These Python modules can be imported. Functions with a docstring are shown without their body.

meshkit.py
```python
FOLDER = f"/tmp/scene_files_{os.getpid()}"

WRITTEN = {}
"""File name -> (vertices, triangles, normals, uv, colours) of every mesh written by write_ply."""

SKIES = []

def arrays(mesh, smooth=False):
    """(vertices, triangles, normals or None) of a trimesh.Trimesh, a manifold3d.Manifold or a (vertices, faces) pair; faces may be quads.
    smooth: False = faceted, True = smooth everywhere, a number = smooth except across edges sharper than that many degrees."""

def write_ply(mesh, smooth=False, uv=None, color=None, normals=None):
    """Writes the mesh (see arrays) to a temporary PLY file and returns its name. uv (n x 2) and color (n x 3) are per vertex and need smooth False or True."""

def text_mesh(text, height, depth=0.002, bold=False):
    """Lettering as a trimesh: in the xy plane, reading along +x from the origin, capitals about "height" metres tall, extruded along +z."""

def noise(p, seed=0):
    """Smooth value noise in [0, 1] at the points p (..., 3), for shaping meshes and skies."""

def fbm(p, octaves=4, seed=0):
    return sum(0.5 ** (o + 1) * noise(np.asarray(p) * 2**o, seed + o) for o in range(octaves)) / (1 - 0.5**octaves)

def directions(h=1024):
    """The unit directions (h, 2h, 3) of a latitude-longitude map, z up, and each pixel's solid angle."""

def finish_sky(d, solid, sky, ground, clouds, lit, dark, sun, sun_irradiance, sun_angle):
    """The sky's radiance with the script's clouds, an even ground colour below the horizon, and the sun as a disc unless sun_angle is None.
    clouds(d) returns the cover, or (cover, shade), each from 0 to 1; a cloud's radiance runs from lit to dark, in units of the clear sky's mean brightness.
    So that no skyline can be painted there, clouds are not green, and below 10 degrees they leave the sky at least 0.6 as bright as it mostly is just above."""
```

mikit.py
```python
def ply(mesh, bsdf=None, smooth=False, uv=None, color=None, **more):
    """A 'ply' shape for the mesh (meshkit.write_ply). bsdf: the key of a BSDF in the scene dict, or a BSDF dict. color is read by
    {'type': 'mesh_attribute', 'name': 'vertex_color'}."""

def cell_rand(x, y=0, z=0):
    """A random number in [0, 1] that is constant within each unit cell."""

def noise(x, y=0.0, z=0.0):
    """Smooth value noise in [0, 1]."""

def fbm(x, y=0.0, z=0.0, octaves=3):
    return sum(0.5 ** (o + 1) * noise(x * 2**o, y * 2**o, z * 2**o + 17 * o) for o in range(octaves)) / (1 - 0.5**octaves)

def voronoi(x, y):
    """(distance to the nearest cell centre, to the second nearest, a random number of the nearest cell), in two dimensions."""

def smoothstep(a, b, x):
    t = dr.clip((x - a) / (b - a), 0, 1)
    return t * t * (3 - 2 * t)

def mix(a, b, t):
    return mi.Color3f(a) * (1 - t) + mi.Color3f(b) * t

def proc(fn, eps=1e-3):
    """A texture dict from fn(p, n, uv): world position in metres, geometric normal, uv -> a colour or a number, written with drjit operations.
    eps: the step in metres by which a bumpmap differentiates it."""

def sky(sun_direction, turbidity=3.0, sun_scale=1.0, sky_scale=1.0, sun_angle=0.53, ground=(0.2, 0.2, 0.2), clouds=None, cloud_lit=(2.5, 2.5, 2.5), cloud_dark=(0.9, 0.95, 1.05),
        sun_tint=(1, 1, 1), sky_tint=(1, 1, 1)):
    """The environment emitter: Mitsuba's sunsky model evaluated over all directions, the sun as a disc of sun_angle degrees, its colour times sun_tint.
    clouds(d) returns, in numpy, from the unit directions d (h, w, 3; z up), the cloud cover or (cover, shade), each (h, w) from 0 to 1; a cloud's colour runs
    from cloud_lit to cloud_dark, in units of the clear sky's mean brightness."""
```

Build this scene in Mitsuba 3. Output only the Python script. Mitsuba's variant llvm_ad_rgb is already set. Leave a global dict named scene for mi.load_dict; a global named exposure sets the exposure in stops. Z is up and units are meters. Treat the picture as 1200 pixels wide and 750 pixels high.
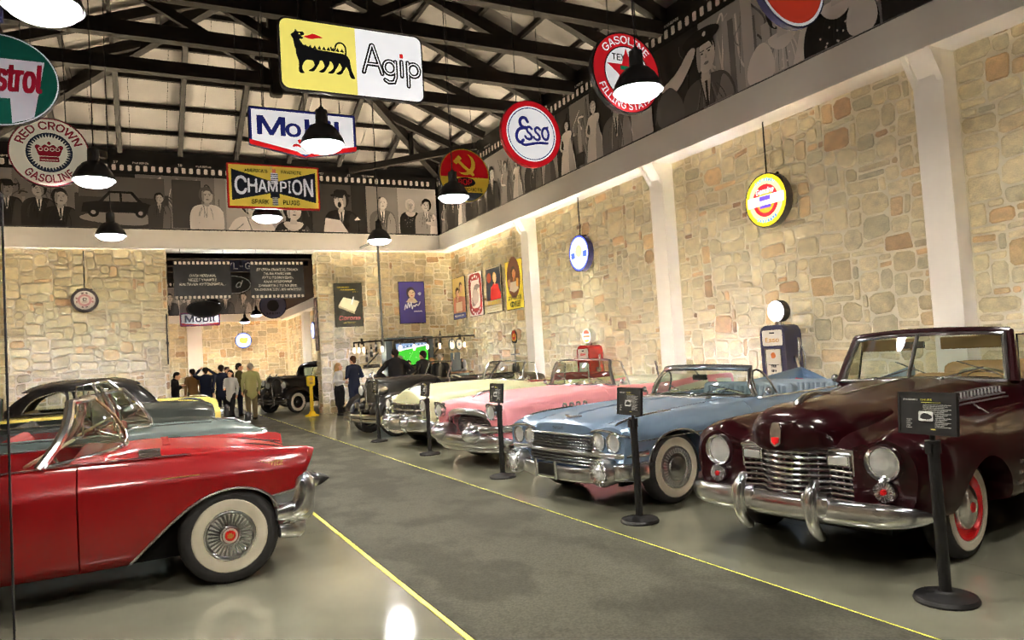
import math, random
import numpy as np, trimesh, manifold3d as m3, shapely, shapely.geometry as sg, shapely.affinity as sa
import drjit as dr, mitsuba as mi, mikit, meshkit
from scipy.interpolate import PchipInterpolator, CubicSpline
T = mi.ScalarTransform4f
PI = math.pi
scene, labels = {}, {}

# ------------------------------------------------------------------ camera, exposure
CAM = np.array([0.0, 0.0, 1.6])
FWD = np.array([0.45574, 0.88892, 0.04589]); UPV = np.array([0.03371, -0.06875, 0.99706])
scene['camera'] = {'type': 'perspective', 'fov': 70.51, 'fov_axis': 'x', 'near_clip': 0.05, 'far_clip': 200.0,
                   'to_world': T().look_at(origin=CAM.tolist(), target=(CAM + FWD).tolist(), up=UPV.tolist())}
exposure = 1.72
LAMP = 92.0          # radiance of a pendant lamp's face
UPL = 3300.0          # radiance of the floor uplights at the foot of the stone walls
# night outside the hall: a faint dusk sky that the translucent roof lets in
scene['dusk'] = {'type': 'constant', 'radiance': {'type': 'rgb', 'value': [0.02, 0.022, 0.028]}}

# ------------------------------------------------------------------ small helpers
def lin(c):
    c = np.asarray(c, float) / 255.0
    return np.where(c <= 0.04045, c / 12.92, ((c + 0.055) / 1.055) ** 2.4)
def hexc(h): return lin([int(h[i:i + 2], 16) for i in (0, 2, 4)])
def rgb(c): return {'type': 'rgb', 'value': [float(x) for x in c]}
def num(key):
    k, n = key, 0
    while k in scene or k in labels or any(q in _roots for q in (k,)):
        n += 1; k = f'{key}_{n:03d}'
    return k
_roots = set()
def thing(name, label, cat=None, group=None, kind=None):
    k = num(name); _roots.add(k); d = {'label': label}
    if cat: d['category'] = cat
    if group: d['group'] = group
    if kind: d['kind'] = kind
    labels[k] = d
    return k
def roof_z(x, y):
    """Height of the underside of the roof sheets."""
    return 8.35 + 0.385 * min(6.7 - abs(x - 2.8), 23.6 - y) - 0.005
def struct(name, label=None):
    _roots.add(name); labels[name] = {'kind': 'structure'}
    if label: labels[name]['label'] = label
    return name
def tf(M): return T(np.asarray(M, float).tolist())
def put(key, mesh, bsdf, smooth=False, M=None, **kw):
    """One entry of scene; the name is numbered if it is taken."""
    n, k = 0, key
    while k in scene: n += 1; k = f'{key}_{n:03d}'
    d = mikit.ply(mesh, bsdf, smooth, **kw)
    if M is not None: d['to_world'] = tf(M)
    scene[k] = d
    return k
def again(key, src, M):
    n, k = 0, key
    while k in scene: n += 1; k = f'{key}_{n:03d}'
    scene[k] = {**scene[src], 'to_world': tf(M)}
    return k
def one(name, label, cat, mesh, bsdf, smooth=False, M=None, group=None, **kw):
    k = thing(name, label, cat, group); put(k, mesh, bsdf, smooth, M, **kw); return k
def pose(x, y, z=0, yaw=0):
    a = math.radians(yaw); c, s = math.cos(a), math.sin(a)
    return np.array([[c, -s, 0, x], [s, c, 0, y], [0, 0, 1, z], [0, 0, 0, 1.0]])
def frame(o, ex, ey, ez=None):
    ex = np.asarray(ex, float) / np.linalg.norm(ex); ey = np.asarray(ey, float) / np.linalg.norm(ey)
    ez = np.cross(ex, ey) if ez is None else np.asarray(ez, float)
    M = np.eye(4); M[:3, 0], M[:3, 1], M[:3, 2], M[:3, 3] = ex, ey, ez, o
    return M
def cat(*ms):
    ms = [m for m in (ms[0] if len(ms) == 1 and isinstance(ms[0], (list, tuple)) else ms) if m is not None]
    return trimesh.util.concatenate(ms) if len(ms) > 1 else ms[0]
def box(x0, x1, y0, y1, z0, z1):
    return trimesh.creation.box(bounds=[[min(x0, x1), min(y0, y1), min(z0, z1)], [max(x0, x1), max(y0, y1), max(z0, z1)]])
def mesh_of(mf):
    m = mf.to_mesh(); return trimesh.Trimesh(np.array(m.vert_properties[:, :3]), np.array(m.tri_verts), process=False)
def mani(tm):
    tm = tm.copy(); tm.merge_vertices()
    return m3.Manifold(m3.Mesh(np.asarray(tm.vertices, np.float32), np.asarray(tm.faces, np.uint32)))
def rbox(x0, x1, y0, y1, z0, z1, r=0.02, n=3):
    """A box with rounded edges: the hull of eight small spheres."""
    r = min(r, 0.499 * min(x1 - x0, y1 - y0, z1 - z0)); p = []
    s = trimesh.creation.icosphere(1 if n < 4 else 2, r).vertices
    for x in (x0 + r, x1 - r):
        for y in (y0 + r, y1 - r):
            for z in (z0 + r, z1 - r): p.append(s + [x, y, z])
    return mesh_of(m3.Manifold.hull_points(np.vstack(p)))
def beam(p0, p1, w, h, up=(0, 0, 1)):
    """A bar of section w (sideways) by h (upwards) from p0 to p1."""
    p0, p1 = np.asarray(p0, float), np.asarray(p1, float); d = p1 - p0; L = np.linalg.norm(d); d /= L
    s = np.cross(d, up); s /= np.linalg.norm(s); u = np.cross(s, d)
    b = trimesh.creation.box((L, w, h)); M = np.eye(4); M[:3, 0], M[:3, 1], M[:3, 2], M[:3, 3] = d, s, u, (p0 + p1) / 2
    b.apply_transform(M); return b
def cyl(p0, p1, r, n=16, r1=None):
    return tube([p0, p1], [r, r if r1 is None else r1], n)
def tube(pts, r, n=8, caps=True, closed=False, flat=1.0):
    """A swept round (or flattened) section along a polyline."""
    p = np.asarray(pts, float); m = len(p); r = np.broadcast_to(np.asarray(r, float), (m,))
    t = np.roll(p, -1, 0) - np.roll(p, 1, 0) if closed else np.gradient(p, axis=0)
    t /= np.linalg.norm(t, axis=1, keepdims=True) + 1e-12
    a = np.cross(t[0], [0, 0, 1.0] if abs(t[0][2]) < 0.9 else [1.0, 0, 0]); A = []
    for k in range(m):
        a = a - t[k] * (a @ t[k]); a /= np.linalg.norm(a) + 1e-12; A.append(a)
    A = np.array(A); B = np.cross(t, A); g = np.arange(n) * 2 * PI / n
    v = p[:, None] + r[:, None, None] * (np.cos(g)[None, :, None] * A[:, None] + flat * np.sin(g)[None, :, None] * B[:, None])
    return skin(v, closed_u=closed, closed_v=True, caps=caps and not closed)
def skin(v, closed_u=False, closed_v=False, caps=False, flip=False):
    """Triangles over a grid of points (rows, columns, 3)."""
    nu, nv = v.shape[:2]; V = v.reshape(-1, 3)
    i, j = np.meshgrid(np.arange(nu if closed_u else nu - 1), np.arange(nv if closed_v else nv - 1), indexing='ij'); i, j = i.ravel(), j.ravel()
    i2, j2 = (i + 1) % nu, (j + 1) % nv
    a, b, c, d = i * nv + j, i2 * nv + j, i2 * nv + j2, i * nv + j2
    F = np.vstack([np.c_[a, b, c], np.c_[a, c, d]])
    if caps:
        for row, sgn in ((0, 1), (nu - 1, -1)):
            V = np.vstack([V, V[row * nv:row * nv + nv].mean(0)]); k = np.arange(nv if closed_v else nv - 1); q = np.c_[np.full(len(k), len(V) - 1), row * nv + k, row * nv + (k + 1) % nv]
            F = np.vstack([F, q if sgn > 0 else q[:, ::-1]])
    m = trimesh.Trimesh(V, F[:, ::-1] if flip else F, process=False)
    return m
def lathe(prof, n=32, axis='z', caps=False):
    """Revolves (radius, height) points about an axis."""
    pr = np.asarray(prof, float); g = np.arange(n) * 2 * PI / n
    v = np.stack([pr[:, None, 0] * np.cos(g), pr[:, None, 0] * np.sin(g), np.broadcast_to(pr[:, None, 1], (len(pr), n))], -1)
    m = skin(v, closed_v=True, flip=True)
    if axis == 'y': m.apply_transform(np.array([[1, 0, 0, 0], [0, 0, 1, 0], [0, -1, 0, 0], [0, 0, 0, 1.0]]))
    if axis == 'x': m.apply_transform(np.array([[0, 0, 1, 0], [1, 0, 0, 0], [0, 1, 0, 0], [0, 0, 0, 1.0]]))
    return m
def extr(poly, h, z0=0.0):
    ms = []
    for g in getattr(poly, 'geoms', [poly]):
        if g.area > 1e-9:
            m = trimesh.creation.extrude_polygon(g, h, engine='earcut'); ms.append(m)
    m = cat(ms); m.apply_translation([0, 0, z0]); return m
def at(m, M):
    m = m.copy(); m.apply_transform(M); return m
def mv(m, x, y, z): m = m.copy(); m.apply_translation([x, y, z]); return m
def rot(ax, deg, o=(0, 0, 0)): return trimesh.transformations.rotation_matrix(math.radians(deg), ax, o)
def curve(pts, n=24, closed=False):
    p = np.asarray(pts, float)
    if closed: p = np.vstack([p, p[:1]])
    s = np.r_[0, np.cumsum(np.linalg.norm(np.diff(p, axis=0), axis=1) ** 0.6 + 1e-6)]
    q = CubicSpline(s, p, bc_type='periodic' if closed else 'natural')(np.linspace(0, s[-1], n + (1 if closed else 0)))
    return q[:-1] if closed else q
def sphere(c, r, sub=2, sc=(1, 1, 1)):
    m = trimesh.creation.icosphere(sub, r); m.vertices *= sc; m.apply_translation(c); return m

# ------------------------------------------------------------------ flat print: coloured shapes laid over one another on a board
_txt = {}
def text2d(s, h, bold=False):
    """(points, triangles) of lettering with capitals h tall, from x = 0 and a baseline at y = 0."""
    k = (s, bold)
    if k not in _txt:
        m = meshkit.text_mesh(s, 1.0, 0.1, bold); f = m.faces[m.face_normals[:, 2] > 0.5]; _txt[k] = (np.array(m.vertices[:, :2]), f)
    v, f = _txt[k]; return v * h, f
class Print:
    """A flat picture in the xy plane: every shape a layer, in its own colour, joined into one mesh with vertex colours."""
    STEP, clip = 0.0006, None
    def __init__(s): s.V, s.F, s.C, s.n, s.L = [], [], [], 0, 1
    def tri(s, v, f, c, layer=None):
        z = s.STEP * (s.L if layer is None else layer); s.L += layer is None
        s.N0 = getattr(s, 'N0', []) + [s.n]; s.V.append(np.c_[v, np.full(len(v), z)]); s.F.append(np.asarray(f) + s.n); s.C.append(np.broadcast_to(c, (len(v), 3))); s.n += len(v)
    def poly(s, p, c):
        p = p if hasattr(p, 'geom_type') else sg.Polygon(p)
        if not p.is_valid: p = p.buffer(0)
        if s.clip is not None: p = p.intersection(s.clip)
        vs, fs, n = [], [], 0
        for g in getattr(p, 'geoms', [p]):
            if g.geom_type == 'Polygon' and g.area > 1e-8:
                v, f = trimesh.creation.triangulate_polygon(g, engine='earcut'); vs.append(v); fs.append(np.asarray(f) + n); n += len(v)
        if vs: s.tri(np.vstack(vs), np.vstack(fs), c)
        return s
    def rect(s, x0, y0, x1, y1, c, r=0):
        b = sg.box(x0, y0, x1, y1); return s.poly(b.buffer(-r).buffer(r) if r else b, c)
    def disc(s, x, y, r, c, ry=None):
        g = np.linspace(0, 2 * PI, 49)[:-1]; return s.poly(np.c_[x + r * np.cos(g), y + (ry or r) * np.sin(g)], c)
    def ring(s, x, y, r0, r1, c): return s.poly(sg.Point(x, y).buffer(r1, 24).difference(sg.Point(x, y).buffer(r0, 24)), c)
    def stroke(s, pts, w, c, n=0):
        p = curve(pts, n) if n else np.asarray(pts, float); return s.poly(sg.LineString(p).buffer(w / 2, 4), c)
    def text(s, t, x, y, h, c, bold=False, w=None, align='c', skew=0.0):
        v, f = text2d(t, h, bold); v = v.copy(); x0, x1 = v[:, 0].min(), v[:, 0].max(); v[:, 0] -= x0
        k = 1.0 if w is None else w / (x1 - x0); v[:, 0] *= k; W = (x1 - x0) * k
        v[:, 0] += skew * v[:, 1] + x - (W / 2 if align == 'c' else W if align == 'r' else 0); v[:, 1] += y; s.tri(v, f, c); return s
    def arc(s, t, x, y, r, h, c, mid=90, bold=False, k=1.0, inside=False):
        """Lettering around a circle; mid: the angle of its middle; inside: read from below, along the bottom."""
        v, f = text2d(t, h, bold); v = v.copy(); xx = (v[:, 0] - (v[:, 0].min() + v[:, 0].max()) / 2) * k
        if inside: rr = r - v[:, 1]; a = math.radians(mid) + xx / r
        else: rr = r + v[:, 1]; a = math.radians(mid) - xx / r
        s.tri(np.c_[x + rr * np.cos(a), y + rr * np.sin(a)], f, c); return s
    def bars(s, x, y, w, h, c, seed=1):
        """A line of print too small to read: short strokes of uneven width, centred at x."""
        q, a = random.Random(seed), x - w / 2
        while a < x + w / 2 - h * .2:
            b = min(x + w / 2, a + h * q.uniform(.35, .9)); s.rect(a, y, b, y + h, c); a = b + h * q.uniform(.15, .6)
        return s
    def arcbars(s, x, y, r, h, c, a0, a1, n, seed=1):
        q = random.Random(seed)
        for k in range(n):
            a = math.radians(a0 + (a1 - a0) * (k + .5) / n); d = math.radians(abs(a1 - a0) / n) * q.uniform(.2, .38)
            s.poly([(x + R * math.cos(a + e), y + R * math.sin(a + e)) for R, e in ((r, -d), (r + h * q.uniform(.7, 1), -d), (r + h * q.uniform(.7, 1), d), (r, d))], c)
        return s
    def build(s, key, M=None, bsdf='print_ink', **kw):
        m = trimesh.Trimesh(np.vstack(s.V), np.vstack(s.F), process=False)
        a, b, c = (m.vertices[m.faces[:, k]] for k in range(3)); neg = np.cross(b - a, c - a)[:, 2] < 0
        m.faces[neg] = m.faces[neg][:, ::-1]
        return put(key, m, bsdf, False, M, color=np.vstack(s.C), **kw)
WHITE, BLACK, RED, YEL, NAVY = lin([240, 240, 240]), lin([16, 16, 17]), lin([196, 28, 32]), lin([244, 226, 92]), lin([22, 30, 84])

# ------------------------------------------------------------------ materials
def two(d): return {'type': 'twosided', 'b': d}
def paint(key, c, rough=0.35, coat=1.0, metallic=0.0, spec=0.5):
    scene[key] = two({'type': 'principled', 'base_color': rgb(c), 'roughness': rough, 'metallic': metallic, 'specular': spec, 'clearcoat': coat, 'clearcoat_gloss': 0.985})
def matte(key, c, rough=0.6, spec=0.4, metallic=0.0):
    scene[key] = two({'type': 'principled', 'base_color': c if isinstance(c, dict) else rgb(c), 'roughness': rough, 'specular': spec, 'metallic': metallic})
scene['chrome'] = two({'type': 'roughconductor', 'material': 'none', 'distribution': 'ggx', 'alpha': 0.025, 'specular_reflectance': rgb([0.86, 0.86, 0.87])})
scene['chrome_dull'] = two({'type': 'roughconductor', 'material': 'none', 'distribution': 'ggx', 'alpha': 0.18, 'specular_reflectance': rgb([0.6, 0.6, 0.61])})
scene['glass'] = {'type': 'thindielectric', 'int_ior': 1.7, 'specular_transmittance': rgb([0.80, 0.87, 0.82])}
scene['smoked_glass'] = {'type': 'thindielectric', 'int_ior': 1.5, 'specular_transmittance': rgb([0.52, 0.52, 0.50])}
scene['lens_glass'] = two({'type': 'principled', 'base_color': rgb([0.86, 0.88, 0.87]), 'roughness': 0.10, 'metallic': 0.6, 'specular': 0.9, 'clearcoat': 1.0, 'clearcoat_gloss': 0.99})
scene['windshield_glass'] = {'type': 'thindielectric', 'int_ior': 1.6, 'specular_transmittance': rgb([0.50, 0.56, 0.50])}
matte('black_iron', lin([19, 16, 15]), 0.6, 0.2)
matte('black_plastic', lin([17, 17, 18]), 0.42, 0.35)
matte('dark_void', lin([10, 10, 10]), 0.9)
matte('rubber', lin([24, 23, 23]), 0.65)
matte('whitewall', lin([226, 216, 196]), 0.5)
matte('plaster', lin([240, 234, 226]), 0.75)
matte('print_ink', {'type': 'mesh_attribute', 'name': 'vertex_color'}, 0.45)
matte('steel_grey', lin([110, 112, 112]), 0.4, metallic=0.4)
# ------------------------------------------------------------------ the setting's surfaces
def f_floor(p, n, uv):
    a = mikit.fbm(p.x * 0.55, p.y * 0.55, 3.0, 4); b = mikit.fbm(p.x * 2.6, p.y * 2.6, 9.0, 3)
    c = mikit.mix([0.074, 0.074, 0.054], [0.134, 0.133, 0.101], mikit.smoothstep(0.25, 0.75, a))
    jx = dr.abs(p.x - 4.9 - 6.0 * dr.round((p.x - 4.9) / 6.0)); jy = dr.abs(p.y - 1.3 - 5.9 * dr.round((p.y - 1.3) / 5.9))
    return c * (0.86 + 0.28 * b) * dr.select(dr.minimum(jx, jy) < 0.004, 0.55, 1.0)
def f_floor_rough(p, n, uv): return 0.07 + 0.11 * mikit.fbm(p.x * 1.3, p.y * 1.3, 1.0, 3)
def f_carpet(p, n, uv):
    a = mikit.fbm(p.x * 3.1, p.y * 2.2, 5.0, 4); b = mikit.noise(p.x * 90, p.y * 90, 0.0); w = mikit.fbm(p.x * 0.6, p.y * 0.9, 8.0, 2)
    return mikit.mix([0.030, 0.029, 0.022], [0.043, 0.042, 0.032], mikit.smoothstep(0.30, 0.62, a)) * (0.8 + 0.4 * b) * (0.85 + 0.3 * w)
def f_stone(p, n, uv):
    q = mikit.fbm(p.x * 9 + uv.y * 37, p.y * 9, p.z * 9 + uv.y * 11, 4); g = mikit.noise(p.x * 70, p.y * 70, p.z * 70)
    t = uv.x
    c = mikit.mix([0.50, 0.455, 0.355], [0.62, 0.575, 0.475], mikit.smoothstep(0.0, 0.4, t))
    c = mikit.mix(c, [0.46, 0.44, 0.37], mikit.smoothstep(0.40, 0.62, t))
    c = mikit.mix(c, [0.55, 0.42, 0.285], mikit.smoothstep(0.64, 0.84, t))
    c = mikit.mix(c, [0.29, 0.19, 0.135], mikit.smoothstep(0.86, 0.97, t))
    return c * mi.Color3f(1.14, 1.05, 0.84) * (0.68 + 0.62 * q) * (0.88 + 0.24 * g) * (0.85 + 0.3 * uv.y)
def f_grain(p, n, uv): return 0.012 * mikit.fbm(p.x * 26, p.y * 26, p.z * 26, 3)
def f_mortar(p, n, uv): return mi.Color3f(0.78, 0.70, 0.54) * (0.82 + 0.36 * mikit.fbm(p.x * 5, p.y * 5, p.z * 5, 4))
def f_roof(p, n, uv):
    s = mikit.fbm(p.x * 1.1, p.y * 1.1, 2.0, 3); k = uv.x * 62.8
    return mi.Color3f(0.195, 0.182, 0.174) * (0.84 + 0.24 * s) * (0.965 + 0.035 * dr.sin(k * 9.0))
scene['concrete'] = two({'type': 'principled', 'base_color': mikit.proc(f_floor), 'roughness': mikit.proc(f_floor_rough), 'specular': 0.62})
scene['carpet'] = two({'type': 'principled', 'base_color': mikit.proc(f_carpet), 'roughness': 0.95, 'specular': 0.1, 'sheen': 0.3})
scene['stone'] = {'type': 'bumpmap', 'map': mikit.proc(f_grain, 0.004), 'scale': 1.0, 'b': two({'type': 'principled', 'base_color': mikit.proc(f_stone), 'roughness': 0.85, 'specular': 0.25})}
scene['mortar'] = two({'type': 'principled', 'base_color': mikit.proc(f_mortar), 'roughness': 0.95, 'specular': 0.1})
scene['roof_sheet'] = two({'type': 'principled', 'base_color': mikit.proc(f_roof), 'roughness': 0.5, 'specular': 0.3})
matte('tape', lin([226, 220, 92]), 0.4)

# ------------------------------------------------------------------ floor, runner, tape
XR, XL, YB, YF = 9.95, -4.35, 23.9, -8.0          # stone faces of the hall, the end wall behind the camera
struct('floor', 'polished grey concrete floor'); put('floor', box(-12, 14, YF - 1, 50, -0.2, 0), 'concrete')
one('carpet_runner', 'long dark grey carpet runner between the two rows of cars', 'carpet', rbox(1.61, 3.56, YF + 1, 46, 0.0, 0.012, 0.004), 'carpet')
one('floor_tape', 'yellow floor tape along the edge of the carpet beside the red car', 'tape', box(1.575, 1.61, YF + 1, 46, 0.0, 0.006), 'tape')
one('floor_tape', 'yellow floor tape along the carpet edge in front of the blue and maroon cars', 'tape', box(3.56, 3.585, YF + 1, 46, 0.0, 0.006), 'tape')

# ------------------------------------------------------------------ rubble masonry, stone by stone
def pack(W, H, seed, cell=0.115, holes=None, small=0.16):
    rnd = random.Random(seed); nx, ny = max(1, round(W / cell)), max(1, round(H / cell)); sx, sy = W / nx, H / ny
    used = np.zeros((nx, ny), bool)
    if holes is not None:
        for (a0, a1, b0, b1) in holes: used[int(round(a0 / sx)):int(round(a1 / sx)), int(round(b0 / sy)):int(round(b1 / sy))] = True
    out = []
    for j in range(ny):
        for i in range(nx):
            if used[i, j]: continue
            w = rnd.choice((2, 3, 3, 4, 4, 5)); h = rnd.choice((1, 2, 2, 3, 3)) if rnd.random() > small else 1
            if w >= 5: h = min(h, 2)
            k = 0
            while k < w and i + k < nx and not used[i + k, j]: k += 1
            w = k; k = 0
            while k < h and j + k < ny and not used[i:i + w, j + k].any(): k += 1
            h = k; used[i:i + w, j:j + h] = True
            if w == 1 and h == 1 and rnd.random() < 0.5: pass
            out.append((i * sx, (i + w) * sx, j * sy, (j + h) * sy))
    return out
def stone_mesh(r, seed, W, H, joint=0.017, depth=0.022):
    rnd = random.Random(seed); a0, a1, b0, b1 = r
    def warp(a, b):
        n = meshkit.noise(np.array([[a * 2.3 + 3.1, b * 2.3, 0.5], [a * 2.3, b * 2.3 + 7.7, 9.5]]))
        e = min(1, 4 * a, 4 * (W - a)), min(1, 4 * b, 4 * (H - b))
        return a + 0.11 * (n[0] - 0.5) * e[0], b + 0.13 * (n[1] - 0.5) * e[1]
    P = []
    cr = min(a1 - a0, b1 - b0) * rnd.uniform(0.12, 0.30)
    for (x, y, dx, dy) in ((a0, b0, 1, 1), (a1, b0, -1, 1), (a1, b1, -1, -1), (a0, b1, 1, -1)):
        q = [(x + dx * joint, y + dy * (joint + cr * rnd.uniform(0.5, 1))), (x + dx * (joint + cr * rnd.uniform(0.5, 1)), y + dy * joint)]
        P += q if dx * dy > 0 else q[::-1]
    P = np.array([warp(*p) for p in P]); P += np.array([[rnd.uniform(-1, 1), rnd.uniform(-1, 1)] for _ in P]) * 0.006
    c = P.mean(0); n = len(P); dp = depth * rnd.uniform(0.6, 1.15)
    rings = [np.c_[P, np.full(n, -0.03)], np.c_[P, np.full(n, dp * 0.45)], np.c_[c + (P - c) * 0.86, dp * (0.9 + 0.1 * np.array([rnd.random() for _ in P]))]]
    V = np.vstack(rings + [np.r_[c + [rnd.uniform(-.02, .02), 0], dp * rnd.uniform(0.9, 1.15)][None]]); F = []
    for k in range(2):
        for i in range(n):
            j = (i + 1) % n; F += [(k * n + i, k * n + j, (k + 1) * n + j), (k * n + i, (k + 1) * n + j, (k + 1) * n + i)]
    for i in range(n): F.append((2 * n + i, 2 * n + (i + 1) % n, 3 * n))
    return trimesh.Trimesh(V, F, process=False)
def masonry(wall, W, H, M, seed, holes=None, far=False, most=300, order=None, cell=0.115, tone=None):
    """Stones over a W x H panel whose plane is given by M (x along, y up, z out of the wall); past `most` the farthest are joined into one part."""
    rnd = random.Random(seed); st = pack(W, H, seed, cell, holes)
    if order: st.sort(key=order)
    rest, ruv = [], []
    for k, r in enumerate(st):
        m = stone_mesh(r, seed * 1000 + k, W, H); big = (r[1] - r[0]) * (r[3] - r[2])
        t = rnd.betavariate(1.3, 1.6) * 0.86 if big > 0.03 else rnd.uniform(0.2, 1.0)
        if rnd.random() < 0.05: t = rnd.uniform(0.8, 0.95)
        uv = np.broadcast_to([t, rnd.random()], (len(m.vertices), 2))
        if far or k >= most: rest.append(at(m, M)); ruv.append(uv)
        else: put(f'{wall}__stone', m, 'stone', False, M, uv=uv)
    if rest:
        key = put(f'{wall}__stone_infill', cat(rest), 'stone', False, uv=np.vstack(ruv)); labels[key] = {'kind': 'stuff', 'label': 'smaller rubble stones set in pale mortar'}
# right wall: four bays between the white columns
COLS = [0.1, 6.0, 11.9, 17.8]
bays = [(0.32, 5.78), (6.22, 11.68), (12.12, 17.58), (18.02, 23.88)]
names = ['wall_right', 'wall_right_001', 'wall_right_002', 'wall_right_003']
says = ['rubble stone wall bay right of the nearest white column', 'rubble stone wall bay with the yellow wall sign above the blue fuel pump', 'rubble stone wall bay with the blue lit sign above the red fuel pump', 'rubble stone wall bay with the four posters near the corner']
for k, (y0, y1) in enumerate(bays):
    w = struct(names[k], says[k]); put(w, box(XR, XR + 0.3, (y0 - 0.3) if k else 2.9, y1 + 0.3, 0, 5.5), 'mortar')
    M = frame([XR, y1, 0], [0, -1, 0], [0, 0, 1])
    hide = [(y1 - 2.9, y1 - y0, 0, 5.5)] if k == 0 else None     # the part beside the camera that the photograph cannot see stays plain
    masonry(w, y1 - y0, 5.42, M, 11 + k, holes=hide, order=lambda r, k=k: -(r[3] - r[2]) * (r[1] - r[0]) + (0.05 if r[3] < 0.9 else 0))
# back wall, both sides of the opening into the second hall
OX0, OX1, OZ = 0.72, 5.18, 5.3
for nm, x0, x1, sd, say in (('wall_back', OX1, XR, 31, 'rubble stone back wall behind the bar'), ('wall_back_001', XL, OX0, 32, 'rubble stone back wall left of the wide opening')):
    w = struct(nm, say); put(w, box(x0, x1, YB, YB + 0.6, 0, 5.5), 'mortar')
    M = frame([x0, YB, 0], [1, 0, 0], [0, 0, 1])
    masonry(w, x1 - x0, 5.42, M, sd, order=lambda r: -(r[3] - r[2]) * (r[1] - r[0]) + (0.05 if r[3] < 1.2 else 0))
    e = x1 if x0 < 0 else x0                                          # the reveal of the opening
    Mr = frame([e, YB, 0], [0, 1, 0], [0, 0, 1]) if x0 < 0 else frame([e, YB + 0.6, 0], [0, -1, 0], [0, 0, 1])
    masonry(w, 0.6, 5.42, Mr, sd + 5, far=True)
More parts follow.
